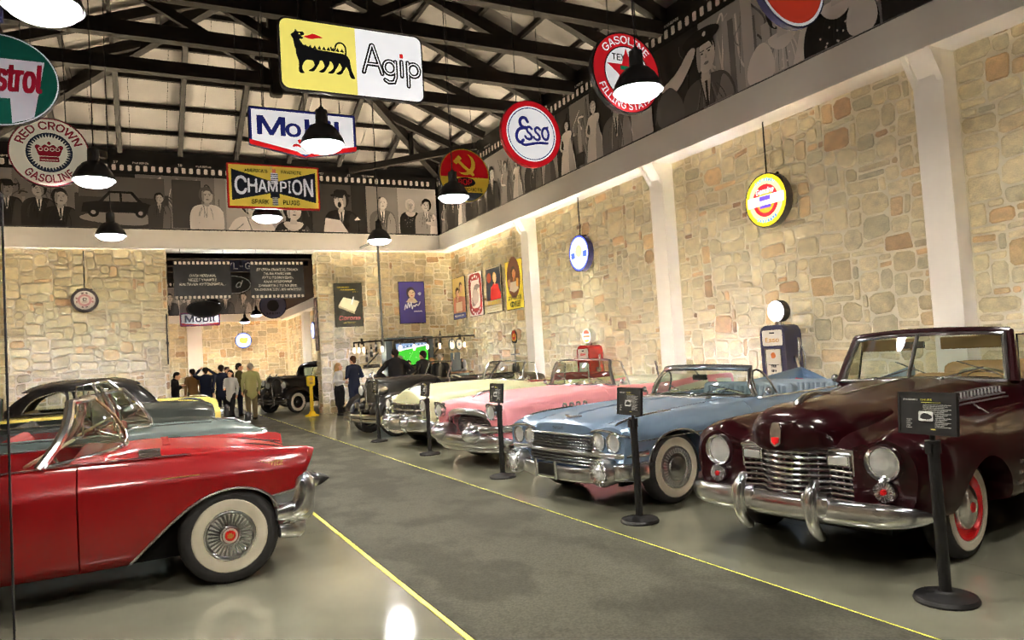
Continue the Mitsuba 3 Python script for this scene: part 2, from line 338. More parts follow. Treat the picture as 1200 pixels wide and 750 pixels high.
# beam and columns
struct('trim_1', 'white plaster ring beam over the stone walls')
put('trim_1', cat(box(9.41, 10.3, YF, 23.6, 5.33, 5.89), box(-4.2, 10.3, 23.6, 24.5, 5.33, 5.89), box(-4.8, -3.8, YF, 23.6, 5.33, 5.89)), 'plaster')
for k, y in enumerate(COLS):
    c = struct(f'trim_{k + 2}', 'white plaster column on the right wall'); put(c, rbox(9.66, XR + 0.25, y - 0.215, y + 0.215, 0, 5.34, 0.012), 'plaster')
    P = sg.Polygon([(9.66, 4.92), (9.66, 5.335), (9.415, 5.335)])
    for s in (-0.215, 0.135):
        m = extr(P, 0.08); m.apply_transform(np.array([[1, 0, 0, 0], [0, 0, 1, y + s], [0, 1, 0, 0], [0, 0, 0, 1.0]])); m.fix_normals(); put(f'{c}__bracket', m, 'plaster')
    m = extr(sg.Polygon([(9.66, 5.02), (9.66, 5.335), (9.46, 5.335)]), 0.28); m.apply_transform(np.array([[1, 0, 0, 0], [0, 0, 1, y - 0.14], [0, 1, 0, 0], [0, 0, 0, 1.0]])); m.fix_normals(); put(f'{c}__bracket', m, 'plaster')
c = struct('trim_7', 'white plaster bracket in the far corner'); put(c, extr(sg.Polygon([(8.9, 23.62), (9.6, 23.62), (9.6, 22.9)]), 0.06, 5.28), 'plaster')
# upper walls that carry the photo frieze, and the walls out of sight
struct('wall_right_upper'); put('wall_right_upper', box(9.50, 10.3, YF, 23.6, 5.89, 8.25), 'black_plastic')
struct('wall_back_upper'); put('wall_back_upper', box(-4.2, 10.3, 23.62, 24.2, 5.89, 8.25), 'black_plastic')
matte('dim_wall', lin([92, 82, 68]), 0.9); matte('dim_brown', lin([66, 50, 38]), 0.9); matte('dark_wall', lin([52, 46, 42]), 0.9)
struct('wall_right_004'); put('wall_right_004', box(XR, XR + 0.3, YF, 2.9, 0, 5.5), 'dim_brown')  # unseen stretch of stone wall, darkened to deepen the reflection in the maroon car
struct('wall_left'); put('wall_left', box(XL - 0.4, XL, YF, YB, 0, 8.25), 'dim_wall')  # unseen stone wall; its lack of light is put into the colour
struct('wall_front'); put('wall_front', box(-4.8, 10.3, YF - 0.4, YF, 0, 11.5), 'dark_wall')  # unseen wall, coloured dark for contrast in the car reflections

# ------------------------------------------------------------------ roof: hipped, king-post trusses, purlins, pale sheets
RX, EZ, SL, HW = 2.8, 8.15, 0.385, 6.7            # ridge line, eaves height, slope, half width
YA = 23.6 - HW                                    # where the hip meets the ridge
struct('ceiling', 'pitched roof of pale sheets over black purlins')
zr = EZ + SL * HW + 0.22; ez = EZ + 0.22 - 0.2
o = HW + 0.5; ze = EZ + 0.22 - SL * 0.5
V = np.array([[RX, YF, zr], [RX, YA, zr], [RX + o, YF, ze], [RX + o, 24.1, ze], [RX - o, YF, ze], [RX - o, 24.1, ze]])
light_block = trimesh.Trimesh(V + [0, 0, 0.06], [[0, 1, 3], [0, 3, 2], [1, 0, 4], [1, 4, 5], [1, 5, 3]], process=False); put('ceiling', light_block, 'dark_void')  # unseen backing over the roof sheets, added to block light
def sheet(pts, key='ceiling__roof_sheet'):
    P = np.array(pts, float); n = np.cross(P[1] - P[0], P[2] - P[0]); n /= np.linalg.norm(n); n *= np.sign(n[2])
    q = np.vstack([P, P + n * 0.02]); k = len(P); F = [[0, i, i + 1] for i in range(1, k - 1)] + [[k, k + i + 1, k + i] for i in range(1, k - 1)] + [[i, i + k, (i + 1) % k + k] for i in range(k)] + [[i, (i + 1) % k + k, (i + 1) % k] for i in range(k)]
    ax = 1 if abs(n[0]) > abs(n[1]) else 0
    m = trimesh.Trimesh(q, F, process=False); m.fix_normals(); put(key, m, 'roof_sheet', False, uv=np.c_[m.vertices[:, ax], m.vertices[:, 2]])
def rz(d): return EZ + 0.2 + SL * d               # underside of the sheets, d metres in from the eaves
y = -6.0
while y < 23.5:
    y1 = min(y + 1.0, 23.6)
    for s in (1, -1):
        a, b = y + 0.006, y1 - 0.006; da, db = min(HW, 23.6 - a), min(HW, 23.6 - b)
        if db < 0.2: continue
        p = [(RX + s * (HW + 0.3), a, rz(-0.3)), (RX + s * (HW + 0.3), b, rz(-0.3)), (RX + s * (HW - db), b, rz(db))]
        if a < YA < b: p.append((RX, YA, rz(HW)))
        if da < HW or True: p.append((RX + s * (HW - da), a, rz(da)))
        sheet(p)
    y += 1.0
x = RX - HW
while x < RX + HW - 0.05:
    a, b = x + 0.006, x + 0.95 - 0.006; da, db = HW - abs(a - RX), HW - abs(b - RX)
    db = max(db, 0.02); da = max(da, 0.02)
    p = [(a, 23.9, rz(-0.3)), (b, 23.9, rz(-0.3)), (b, 23.6 - db, rz(db))]
    if a < RX < b: p.append((RX, YA, rz(HW)))
    p.append((a, 23.6 - da, rz(da))); sheet(p); x += 0.95
for d in (0.5, 1.5, 2.5, 3.5, 4.5, 5.5, 6.4):      # purlins
    for s in (1, -1):
        X = RX + s * (HW - d); put('ceiling__purlin', beam((X, YF, rz(d) - 0.06), (X, 23.6 - d, rz(d) - 0.06), 0.09, 0.11), 'black_iron')
for d in (0.75, 1.8, 2.85, 3.95, 5.05, 6.1):
    put('ceiling__purlin', beam((RX - HW + d, 23.6 - d, rz(d) - 0.06), (RX + HW - d, 23.6 - d, rz(d) - 0.06), 0.09, 0.11), 'black_iron')
def rfz(d): return EZ - 0.02 + SL * d
for X in (-1.95, -0.38, 1.22, 2.8, 4.38, 5.98, 7.55):   # rafters of the hip end
    d = HW - abs(X - RX); put('ceiling__rafter', beam((X, 23.5, rfz(.1)), (X, 23.6 - d, rfz(d)), 0.13, 0.17), 'black_iron')
for yy in (17.75, 19.4, 21.05, 22.5):
    d = 23.6 - yy
    for s in (1, -1): put('ceiling__rafter', beam((RX + s * (HW - .13), yy, rfz(.13)), (RX + s * (HW - d), yy, rfz(d)), 0.15, 0.22), 'black_iron')
for s in (1, -1):
    put('ceiling__hip_rafter', beam((RX + s * HW, 23.6, rfz(0) - 0.05), (RX, YA, rfz(HW) - 0.05), 0.2, 0.3), 'black_iron')
    put('ceiling__corner_tie', beam((RX + s * 3.55, 23.46, 7.98), (RX + s * 6.5, 19.78, 7.98), 0.14, 0.2), 'black_iron')
put('ceiling__corner_post', beam((RX + 5.1, 21.75, 8.0), (RX + 5.1, 21.75, rfz(1.85)), 0.12, 0.12, (1, 0, 0)), 'black_iron')
put('ceiling__ridge_beam', beam((RX, YF, rfz(HW) - 0.02), (RX, YA, rfz(HW) - 0.02), 0.14, 0.24), 'black_iron')
for k, yy in enumerate([16.05, 14.4, 12.75, 11.1, 9.45, 7.8, 6.15, 4.5, 2.8, -0.5]):
    t = thing('roof_truss', f'black king-post roof truss, number {k + 1} counted from the hip end of the roof', 'roof truss', 'roof trusses', 'structure')
    put(f'{t}__tie_beam', beam((RX - HW - 0.1, yy, 7.845), (RX + HW + 0.1, yy, 7.845), 0.2, 0.27), 'black_iron')
    for s in (1, -1):
        put(f'{t}__rafter', beam((RX + s * (HW + 0.05), yy, rfz(-0.05) - 0.02), (RX, yy, rfz(HW) - 0.02), 0.18, 0.28), 'black_iron')
        put(f'{t}__strut', beam((RX + s * 0.1, yy, 7.95), (RX + s * 2.9, yy, rfz(3.8) - 0.1), 0.13, 0.18), 'black_iron')
    put(f'{t}__king_post', rbox(RX - 0.13, RX + 0.13, yy - 0.13, yy + 0.13, 7.50, rfz(HW), 0.05), 'black_iron')

# ------------------------------------------------------------------ the second hall beyond the opening
w = struct('wall_far', 'stone wall at the end of the second hall'); put(w, box(-6, 8.1, 46.2, 46.5, 0, 5.2), 'mortar'); masonry(w, 10, 4.6, frame([-2, 46.2, 0], [1, 0, 0], [0, 0, 1]), 51, far=True, cell=0.17)
w = struct('wall_far_right', 'stone side wall of the second hall'); put(w, box(8.1, 8.4, 24.5, 46.5, 0, 5.2), 'mortar'); masonry(w, 21.5, 4.6, frame([8.1, 46, 0], [0, -1, 0], [0, 0, 1]), 52, far=True, cell=0.17)
struct('wall_far_left'); put('wall_far_left', box(-6.3, -6, 24.5, 46.5, 0, 9), 'dim_brown')
struct('trim_8', 'white beam around the second hall'); put('trim_8', cat(box(-6, 8.1, 45.8, 46.4, 4.5, 4.95), box(7.6, 8.2, 24.5, 46.4, 4.5, 4.95)), 'plaster')
struct('trim_9', 'white column on the far wall of the second hall'); put('trim_9', rbox(2.35, 3.15, 45.9, 46.3, 0, 4.6, 0.02), 'plaster')
struct('trim_10', 'white column on the side wall of the second hall'); put('trim_10', rbox(7.75, 8.2, 39.5, 40.2, 0, 4.6, 0.02), 'plaster')
struct('wall_far_upper'); put('wall_far_upper', cat(box(-6, 8.1, 45.9, 46.4, 4.95, 8), box(7.8, 8.3, 24.5, 46.4, 4.95, 8)), 'dim_brown')
struct('ceiling_far'); put('ceiling_far', box(-6.3, 8.5, 24.3, 46.6, 7.4, 7.6), 'black_iron')
for k in range(9): put('ceiling_far__tie_beam', beam((-6, 26 + 2.4 * k, 6.9), (8.1, 26 + 2.4 * k, 6.9), 0.2, 0.25), 'black_iron')
# ------------------------------------------------------------------ pendant lamps (each carries its own light)
def glow(c, w=None):
    d = {'type': 'area', 'radiance': rgb(c)}
    if w is not None: d['sampling_weight'] = w
    return d
shade = lathe([(0.05, 0.44), (0.072, 0.43), (0.075, 0.27), (0.09, 0.25), (0.13, 0.235), (0.19, 0.17), (0.245, 0.075), (0.268, 0.0), (0.262, 0.0), (0.24, 0.07), (0.185, 0.16), (0.12, 0.225), (0.05, 0.235)], 40)
disc = lathe([(0.0, -0.10), (0.10, -0.097), (0.17, -0.082), (0.215, -0.055), (0.238, -.02), (0.245, 0.0)], 36)
if disc.face_normals[:, 2].mean() > 0: disc.invert()
scene['lamp_face'] = {'type': 'diffuse', 'reflectance': rgb([0.7, 0.7, 0.68])}
capm = cat(cyl((0, 0, 0.43), (0, 0, 0.47), 0.03, 10), cyl((0, 0, 0.46), (0, 0, 0.5), 0.012, 8))
_p0 = {}
def pendant(x, y, label, top=None, power=1.0, group='black bell pendant lamps'):
    top = roof_z(x, y) if top is None else top
    t = thing('pendant_lamp', label, 'pendant lamp', group); M = pose(x, y, 4.28)
    if not _p0:
        _p0['s'] = put(f'{t}__shade', shade, 'black_plastic', 40, M); _p0['c'] = put(f'{t}__cap', capm, 'black_plastic', 40, M)
        d = mikit.ply(mv(disc, 0, 0, 0.012), 'lamp_face'); scene[f'{t}__bulb_face'] = {**d, 'to_world': tf(M)}; _p0['d'] = f'{t}__bulb_face'
    else:
        again(f'{t}__shade', _p0['s'], M); again(f'{t}__cap', _p0['c'], M); again(f'{t}__bulb_face', _p0['d'], M)
    scene[f'{t}__bulb_face'] = {**scene[f'{t}__bulb_face'], 'emitter': glow(np.array([1.0, 0.93, 0.82]) * LAMP * power)}
    put(f'{t}__cord', cyl((x, y, 4.77), (x, y, top), 0.008, 6), 'black_plastic')
pendant(-0.55, 5.99, 'largest black pendant lamp, cut off by the top left corner')
pendant(-0.50, 11.16, 'black pendant lamp just right of the round red crown sign')
pendant(-0.45, 15.5, 'smaller black pendant lamp below the one beside the red crown sign')
pendant(2.07, 13.35, 'black pendant lamp directly below the yellow spark plug sign')
pendant(2.05, 8.77, 'black pendant lamp in front of the red, white and blue oil company sign')
pendant(4.78, 15.54, 'smallest black pendant lamp of the hall, right of the spark plug sign')
pendant(4.76, 11.16, 'black pendant lamp in front of the red and yellow hammer sign')
pendant(4.76, 6.04, 'black pendant lamp in front of the round red star sign')
for k, (x, y) in enumerate(((2.06, 4.2), (-0.5, 1.4), (4.77, 1.4), (2.06, -0.4))):
    pendant(x, y, 'black pendant lamp outside the photograph, ' + ('above the carpet just ahead of the camera', 'left above the camera', 'right above the camera', 'above the carpet behind the camera')[k], group='pendant lamps outside the photograph')
for k, (x, y) in enumerate(((2.53, 30.6), (2.58, 35.9), (2.65, 41.1), (5.07, 32.9), (5.13, 37.9), (5.21, 43.1))):
    pendant(x, y, ['nearest pendant lamp of the left row inside the second hall', 'middle pendant lamp of the left row inside the second hall', 'farthest pendant lamp of the left row inside the second hall', 'nearest pendant lamp of the right row inside the second hall', 'middle pendant lamp of the right row inside the second hall', 'farthest pendant lamp of the right row inside the second hall'][k], 7.4, 1.2, 'pendant lamps in the second hall')

# ------------------------------------------------------------------ small uplights on the floor, along the foot of the stone walls
can = lathe([(0.0, 0.0), (0.09, 0.0), (0.09, 0.16), (0.075, 0.16), (0.075, 0.10), (0.0, 0.10)], 20)
lens = lathe([(0.0, 0.0), (0.072, 0.0)], 20)
if lens.face_normals[:, 2].mean() < 0: lens.invert()
_u = {}
ORD = ('first', 'second', 'third', 'fourth', 'fifth', 'sixth', 'seventh', 'eighth', 'ninth', 'tenth', 'eleventh')
def uplight(x, y, tx, ty, c=(1.0, 0.82, 0.55), power=1.0):
    w = ('the right wall from the camera' if y < 24 else 'the second hall side wall from the opening') if tx else ('the back wall from the left' if y < 24 else 'the second hall end wall from the left'); _u[w] = _u.get(w, 0) + 1
    t = thing('floor_uplight', f'small black floor uplight, {ORD[_u[w] - 1]} along {w}', 'uplight', 'floor uplights along the stone walls'); M = pose(x, y, 0.0) @ rot([-ty, tx, 0], 8)
    M[2, 3] = 0.03
    put(f'{t}__housing', can, 'black_plastic', 40, M); d = mikit.ply(mv(lens, 0, 0, 0.13), 'lamp_face'); scene[f'{t}__lens'] = {**d, 'to_world': tf(M), 'emitter': glow(np.array(c) * UPL * power)}
for y in (4.7, 6.9, 9.5, 10.6, 13.2, 14.85, 16.5, 19.2, 21.0, 22.6): uplight(9.45, y, 1, 0, power=.45 if y < 5 else 1.0)
for x in (-3.2, -1.4, 0.1, 5.7, 7.0, 8.6): uplight(x, 23.4, 0, 1, power=1.6)
for x in (0.2, 2.0, 4.2, 6.4): uplight(x, 45.3, 0, 1, (1.0, 0.64, 0.38), .30)
for y in (28, 33, 38, 43): uplight(7.5, y, 1, 0, (1.0, 0.64, 0.38), .30)
# ------------------------------------------------------------------ car kit: local axes x = rearwards from the front bumper, y = the car's right, z = up
paint('paint_red', lin([112, 3, 7]), 0.2, 0.8, 0, .3); paint('paint_maroon', lin([25, 1, 4]), 0.15, 0.35, 0, .18); paint('paint_blue', lin([112, 136, 162]), 0.32, 1.0, 0.6)
paint('paint_pink', lin([248, 164, 174]), 0.4, 0.8); paint('paint_cream', lin([226, 226, 186]), 0.4, 0.8); paint('paint_black', lin([10, 9, 10]), 0.2, .6, 0, .35)
paint('paint_teal', lin([72, 86, 86]), 0.32, .8, 0.3); paint('paint_dark_grey', lin([26, 31, 28]), 0.25, .7, 0., .35); paint('paint_yellow', lin([236, 214, 112]), 0.4, 0.8); paint('paint_white', lin([232, 226, 206]), 0.4, 0.8)
matte('leather_red', lin([112, 24, 26]), 0.45); matte('leather_blue', lin([112, 126, 140]), 0.42); matte('leather_tan', lin([150, 118, 78]), 0.55); matte('leather_white', lin([226, 222, 210]), 0.5); matte('leather_black', lin([28, 26, 26]), 0.5)
matte('dark_cloth', lin([22, 20, 20]), 0.8); matte('enamel_red', lin([190, 20, 24]), 0.3); matte('ivory', lin([222, 214, 190]), 0.35); matte('gold_trim', lin([190, 150, 80]), 0.3, metallic=0.8); matte('reflection_brown', lin([112, 88, 62]), 0.3, metallic=0.7); matte('grille_black', lin([14, 14, 15]), 0.5)
class Cage:
    """A smooth closed shell through half sections (bottom centre -> side -> top centre), mirrored about y = 0."""
    def __init__(s, st, sharp=(), nx=72, nv=6, y0=0.0):
        X = np.array([q[0] for q in st], float); A = np.array([[(q[0] + (p[2] if len(p) > 2 else 0), p[0], p[1]) for p in q[1]] for q in st], float)
        u = np.unique(np.r_[np.linspace(X[0], X[-1], nx), X]); R = PchipInterpolator(X, A, axis=0)(u); N = A.shape[1]
        br = [0] + sorted(sharp) + [N - 1]; cols = []
        for a, b in zip(br[:-1], br[1:]):
            w = np.linspace(a, b, (b - a) * nv + 1); seg = PchipInterpolator(np.arange(a, b + 1), R[:, a:b + 1], axis=1)(w); cols.append(seg if b == N - 1 else seg[:, :-1])
        s.H = np.concatenate(cols, 1); s.u = u
        s.rows = s.H[:, :, 0].mean(1)
        if y0 == 0.0:
            m = s.H[:, 1:-1][:, ::-1].copy(); m[:, :, 1] *= -1; ring = np.concatenate([s.H, m], 1)
        else: ring = s.H
        s.mesh = skin(ring, closed_v=True, caps=True)
        if s.mesh.volume < 0: s.mesh.invert()
        s.man = mani(s.mesh)
    def sec(s, x):
        return np.stack([np.array([np.interp(x, s.u, s.H[:, j, k]) for j in range(s.H.shape[1])]) for k in (1, 2)], 1)
    def side(s, x, z):
        q = s.sec(x); best = 0
        for (y0, z0), (y1, z1) in zip(q[:-1], q[1:]):
            if (z0 - z) * (z1 - z) <= 0 and abs(z1 - z0) > 1e-9: best = max(best, y0 + (y1 - y0) * (z - z0) / (z1 - z0))
        return best or q[:, 0].max()
    def top(s, x, y):
        q = s.sec(x); best = 0; y = abs(y)
        for (y0, z0), (y1, z1) in zip(q[:-1], q[1:]):
            if (y0 - y) * (y1 - y) <= 0 and abs(y1 - y0) > 1e-9: best = max(best, z0 + (z1 - z0) * (y - y0) / (y1 - y0))
        return best or q[:, 1].max()
def mcyl(x, z, r, y0, y1, n=64):
    return m3.Manifold.cylinder(y1 - y0, r, r, n).rotate([-90, 0, 0]).translate([x, y0, z])
def mbox(x0, x1, y0, y1, z0, z1): return m3.Manifold.cube([x1 - x0, y1 - y0, z1 - z0]).translate([x0, y0, z0])
def mprism(poly, z0, z1): return mani(extr(poly, z1 - z0, z0))
def mside(poly, y0, y1):
    """A polygon in x, z, pushed out along y."""
    m = extr(poly, y1 - y0); m.apply_transform(np.array([[1, 0, 0, 0], [0, 0, 1, y0], [0, 1, 0, 0], [0, 0, 0, 1.0]])); m.fix_normals(); return mani(m)
def both(f):
    a = f(1); b = f(-1); return cat(a, b)
MY = np.diag([1.0, -1, 1, 1])
def flipy(m): m = m.copy(); m.apply_transform(MY); m.invert(); return m

_wheel = {}
def wheel_meshes(style, r=0.36, w=0.19):
    k = (style, r)
    if k in _wheel: return _wheel[k]
    h = w / 2; ro = r; P = []
    tire = lathe([(r * 0.60, -h * 0.8), (r * 0.80, -h), (r * 0.94, -h * 0.85), (r, -h * 0.55), (r, h * 0.55), (r * 0.94, h * 0.86), (r * 0.80, h), (r * 0.60, h * 0.8)], 64, 'y')
    ww0, ww1 = {'moon': (0.64, 0.83), 'fins': (0.51, 0.755), 'ribs': (0.57, 0.82), 'steel': (0.56, 0.84)}[style]
    wall = lathe([(r * ww0, h * 0.88), (r * (ww0 + 0.04), h * 0.99 + 0.004), (r * (ww1 - 0.03), h + 0.006), (r * ww1, h * 0.97)], 64, 'y')
    parts = [('tire', tire, 'rubber', 40), ('whitewall', wall, 'whitewall', 40)]; q = r * ww0
    if style == 'fins':
        parts.append(('rim', lathe([(q * 1.02, h * 0.9), (q * 1.0, h * 1.06), (q * 0.95, h * 1.10), (q * 0.90, h * 1.0), (q * 0.86, h * 0.72), (q * 0.3, h * 0.6), (0.0, h * 0.6)], 48, 'y'), 'chrome', 40))
        f = []
        for i in range(30):
            b = trimesh.creation.box((q * 0.44, 0.022, 0.007)); b.apply_transform(rot([1, 0, 0], 35)); b.apply_translation([q * 0.64, h * 0.86, 0]); b.apply_transform(rot([0, 1, 0], i * 12)); f.append(b)
        parts.append(('turbine_fins', cat(f), 'chrome', False))
        parts.append(('hub', lathe([(q * 0.42, h * 0.75), (q * 0.40, h * 1.02), (q * 0.33, h * 1.08), (q * 0.30, h * 1.0), (0, h * 1.0)], 40, 'y'), 'chrome', 40))
        parts.append(('emblem', lathe([(q * 0.22, h * 1.0), (q * 0.2, h * 1.1), (0, h * 1.14)], 30, 'y'), 'enamel_red', 40))
        parts.append(('crest', at(cat(box(-.012, .012, -.004, .004, -.02, .02), box(-.022, -.014, -.004, .004, -.012, .012), box(.014, .022, -.004, .004, -.012, .012)), T4(0, h * 1.14, 0)), 'gold_trim', False))
    elif style == 'ribs':
        parts.append(('hubcap', lathe([(q * 1.02, h * 0.9), (q * 1.0, h * 1.08), (q * 0.94, h * 1.10), (q * 0.90, h * 1.0), (q * 0.72, h * 1.12), (q * 0.66, h * 1.02), (q * 0.52, h * 1.04), (q * 0.48, h * 1.16), (q * 0.30, h * 1.26), (0, h * 1.28)], 48, 'y'), 'chrome', 30))
        f = []
        for i in range(36):
            b = trimesh.creation.box((q * 0.22, 0.012, 0.010)); b.apply_translation([q * 0.80, h * 1.07, 0]); b.apply_transform(rot([0, 1, 0], i * 10)); f.append(b)
        parts.append(('ribs', cat(f), 'chrome_dull', False))
        parts.append(('emblem', lathe([(q * 0.17, h * 1.24), (q * 0.16, h * 1.33), (0, h * 1.36)], 24, 'y'), 'grille_black', 40))
        v = at(extr(sg.Polygon([(-.018, .012), (-.009, .012), (0, -.004), (.009, .012), (.018, .012), (.004, -.016), (-.004, -.016)]), .004), frame([0, h * 1.36, 0], [-1, 0, 0], [0, 0, 1])); parts.append(('crest', v, 'chrome', False))
    elif style == 'moon':
        parts.append(('rim', lathe([(q * 1.02, h * 0.88), (q * 1.0, h * 0.98), (q * 0.93, h * 0.94), (q * 0.86, h * 0.66), (0, h * 0.6)], 48, 'y'), 'enamel_red', 40))
        parts.append(('hubcap', lathe([(q * 0.70, h * 0.6), (q * 0.69, h * 0.85), (q * 0.62, h * 1.02), (q * 0.45, h * 1.18), (q * 0.25, h * 1.26), (0, h * 1.28)], 48, 'y'), 'chrome', 40))
        parts.append(('emblem', lathe([(q * 0.17, h * 1.24), (q * 0.14, h * 1.33), (0, h * 1.35)], 24, 'y'), 'enamel_red', 40))
    else:
        parts.append(('rim', lathe([(q * 1.02, h * 0.88), (q * 1.0, h * 0.98), (q * 0.92, h * 0.9), (q * 0.8, h * 0.4), (q * 0.4, h * 0.5), (0, h * 0.5)], 40, 'y'), 'paint_black', 40))
        parts.append(('hubcap', lathe([(q * 0.34, h * 0.5), (q * 0.32, h * 0.75), (q * 0.2, h * 0.95), (0, h * 1.0)], 30, 'y'), 'chrome', 40))
        f = [at(cyl((q * 0.55, h * 0.45, 0), (q * 0.55, h * 0.62, 0), 0.012, 8), rot([0, 1, 0], a)) for a in range(0, 360, 60)]; parts.append(('bolts', cat(f), 'chrome', 30))
    _wheel[k] = parts; return parts
def T4(x, y, z): M = np.eye(4); M[:3, 3] = x, y, z; return M
_wk = {}
def wheel(car, M, x, y, style, r=0.36, steer=0, name='front_wheel', z=None):
    """A wheel with its outer face at y (signed)."""
    W = M @ T4(x, y - math.copysign(0.095, y), (z if z is not None else r)) @ rot([0, 0, 1], steer + (0 if y > 0 else 180))
    base = None
    for nm, m, b, sm in wheel_meshes(style, r):
        if base is None: base = put_or(f'{car}__{name}', (style, r, nm), m, b, sm, W)
        else: put_or(f'{base}__{nm}', (style, r, nm), m, b, sm, W)
def put_or(key, tag, m, b, sm, W):
    if tag in _wk: return again(key, _wk[tag], W)
    _wk[tag] = put(key, m, b, sm, W); return _wk[tag]
def headlight(car, M, x, y, z, r=0.09, proud=0.05, yaw=0, ring=1.22, name='headlight'):
    """Chrome bezel with a glass lens, looking forwards (-x)."""
    b = lathe([(r * ring, -proud), (r * ring, proud * 0.3), (r * (ring * 0.5 + 0.55), proud * 0.85), (r * 1.02, proud * 0.7), (r * 0.98, proud * 0.3)], 32)
    l = lathe([(r * 1.0, proud * 0.5), (r * 0.8, proud * 0.5 + r * 0.12), (r * 0.45, proud * 0.5 + r * 0.23), (0, proud * 0.5 + r * 0.27)], 18)
    flute = [beam((k * r * 0.26, -r * math.sqrt(max(0, 0.8 - (k * .26) ** 2)), 0), (k * r * 0.26, r * math.sqrt(max(0, 0.8 - (k * .26) ** 2)), 0), 0.006, 0.004) for k in range(-3, 4)]
    F = M @ T4(x, y, z) @ rot([0, 0, 1], yaw) @ frame([0, 0, 0], [0, 1, 0], [0, 0, 1], [-1, 0, 0])
    if np.linalg.det(F[:3, :3]) < 0: F = F @ np.diag([-1.0, 1, 1, 1])
    k = put(f'{car}__{name}', b, 'chrome', 40, F); put(f'{k}__lens', l, 'lens_glass', False, F)
def arcs(xc, xs, Y, zc, zs, p=2.4, n=25):
    y = np.linspace(-Y, Y, n); t = np.abs(y / Y) ** p; return np.c_[xc + (xs - xc) * t, y, zc + (zs - zc) * t]
def windshield(car, M, bot, top, r=0.016, post=0.02, split=False, header=None, bsdf='chrome', bow=0.03, name='windshield'):
    """Curved glass between a bottom and a top arc, in a bright frame."""
    B, U = arcs(*bot), arcs(*top); t = np.linspace(0, 1, 9)[:, None, None]
    G = B[None] * (1 - t) + U[None] * t; G[:, :, 0] -= bow * np.sin(PI * t[:, :, 0])
    k = put(f'{car}__{name}', skin(G), 'windshield_glass', True, M)
    put(f'{k}__frame', cat(tube(U, header or r, 8), tube(G[:, 0], post, 8), tube(G[:, -1], post, 8)), bsdf, 40, M)
    put(f'{k}__sill_trim', tube(B, r, 8), 'chrome', 40, M)
    if split: put(f'{k}__centre_post', tube(G[:, len(B) // 2] - [0.006, 0, 0], 0.018, 8), 'chrome', 40, M)
    return G
def wipers(car, M, G, zs=(0.18, 0.62)):
    n = G.shape[1]
    for s in (0, 1):
        i = int(n * (0.32 if s == 0 else 0.68)); j = int(n * (0.10 if s == 0 else 0.46)); o = np.array([-0.03, 0, 0.015])
        put(f'{car}__wiper', cat(tube([G[0, i] + o, G[1, (i + j) // 2] + o * 0.8, G[2, j] + o * .6], 0.006, 6), tube([G[1, j - 2 if j > 2 else 0] + o * .6, G[3, min(n - 1, j + 4)] + o * 0.6], 0.005, 6), sphere(G[0, i] + o, 0.018, 1)), 'chrome', 40, M)
def bench(car, M, x, z, Y=0.66, back=0.40, bsdf='leather_red', name='front_seat', pleat=12, lean=12):
    m = [rbox(x - 0.50, x + 0.05, -Y, Y, z - 0.18, z, 0.07)]
    b = [rbox(-0.07, 0.08, -Y, Y, -0.12, back, 0.065)]
    for i in range(pleat):
        y = -Y + 0.08 + (2 * Y - 0.16) * (i + 0.5) / pleat; w = (2 * Y - 0.16) / pleat * 0.46
        b.append(rbox(-0.10, 0.0, y - w, y + w, -0.02, back - 0.05, w * 0.9)); m.append(rbox(x - 0.46, x - 0.02, y - w, y + w, z - 0.05, z + 0.025, w * 0.7))
    bb = at(cat(b), T4(x + 0.05, 0, z) @ rot([0, 1, 0], lean)); k = put(f'{car}__{name}', cat(m), bsdf, 40, M); put(f'{k}__backrest', bb, bsdf, 40, M)
def steering(car, M, x, y, z, r=0.2, bsdf='ivory', tilt=62):
    g = np.linspace(0, 2 * PI, 33)[:-1]; ring = tube(np.c_[r * np.cos(g), r * np.sin(g), 0 * g], 0.012, 8, closed=True)
    sp = [tube([(0, 0, -.02), (r * math.cos(a), r * math.sin(a), 0)], 0.008, 6) for a in (0.0, PI, -PI / 2)]; g2 = tube(np.c_[.68 * r * np.cos(g), .68 * r * np.sin(g), 0 * g], 0.005, 6, closed=True)
    F = M @ T4(x, y, z) @ rot([0, 1, 0], -tilt + 90) @ rot([0, 0, 1], 90); k = put(f'{car}__steering_wheel', cat([ring] + sp), bsdf, 40, F); put(f'{k}__horn_ring', cat(g2, sphere((0, 0, -.01), 0.035, 2, (1, 1, .6)), tube([(0, 0, -.03), (0, 0, -.45)], 0.02, 8)), 'chrome', 40, F)
def mirror(car, M, x, y, z, s=1):
    k = put(f'{car}__side_mirror', cat(tube([(x, y, z), (x + .01, y + s * .02, z + .05), (x + .01, y + s * .05, z + .07)], 0.009, 8), at(lathe([(0.0, -.02), (.02, -.017), (.038, 0), (.040, .010), (.035, .012)], 24), frame([x + .012, y + s * .075, z + .08], [0, 1, 0], [0, 0, 1], [1, 0, 0]))), 'chrome', 40, M)
    put(f'{k}__glass', at(lathe([(.035, .010), (0, .010)], 24), frame([x + .012, y + s * .075, z + .08], [0, 1, 0], [0, 0, 1], [1, 0, 0])), 'lens_glass', False, M)
def sweep(path, prof, scale=None, twist=True):
    """A profile of (outwards, up) points carried along a plan path (x, y, z); outwards is the path's horizontal left normal."""
    p = np.asarray(path, float); pr = np.asarray(prof, float); t = np.gradient(p, axis=0); t[:, 2] = 0; t /= np.linalg.norm(t, axis=1, keepdims=True) + 1e-9
    nrm = np.c_[-t[:, 1], t[:, 0], 0 * t[:, 0]]; sc = np.ones(len(p)) if scale is None else np.asarray(scale, float)
    v = p[:, None] + sc[:, None, None] * (pr[None, :, :1] * nrm[:, None] + pr[None, :, 1:2] * np.array([0, 0, 1.0]))
    m = skin(v, closed_v=True, caps=True)
    if m.volume < 0: m.invert()
    return m
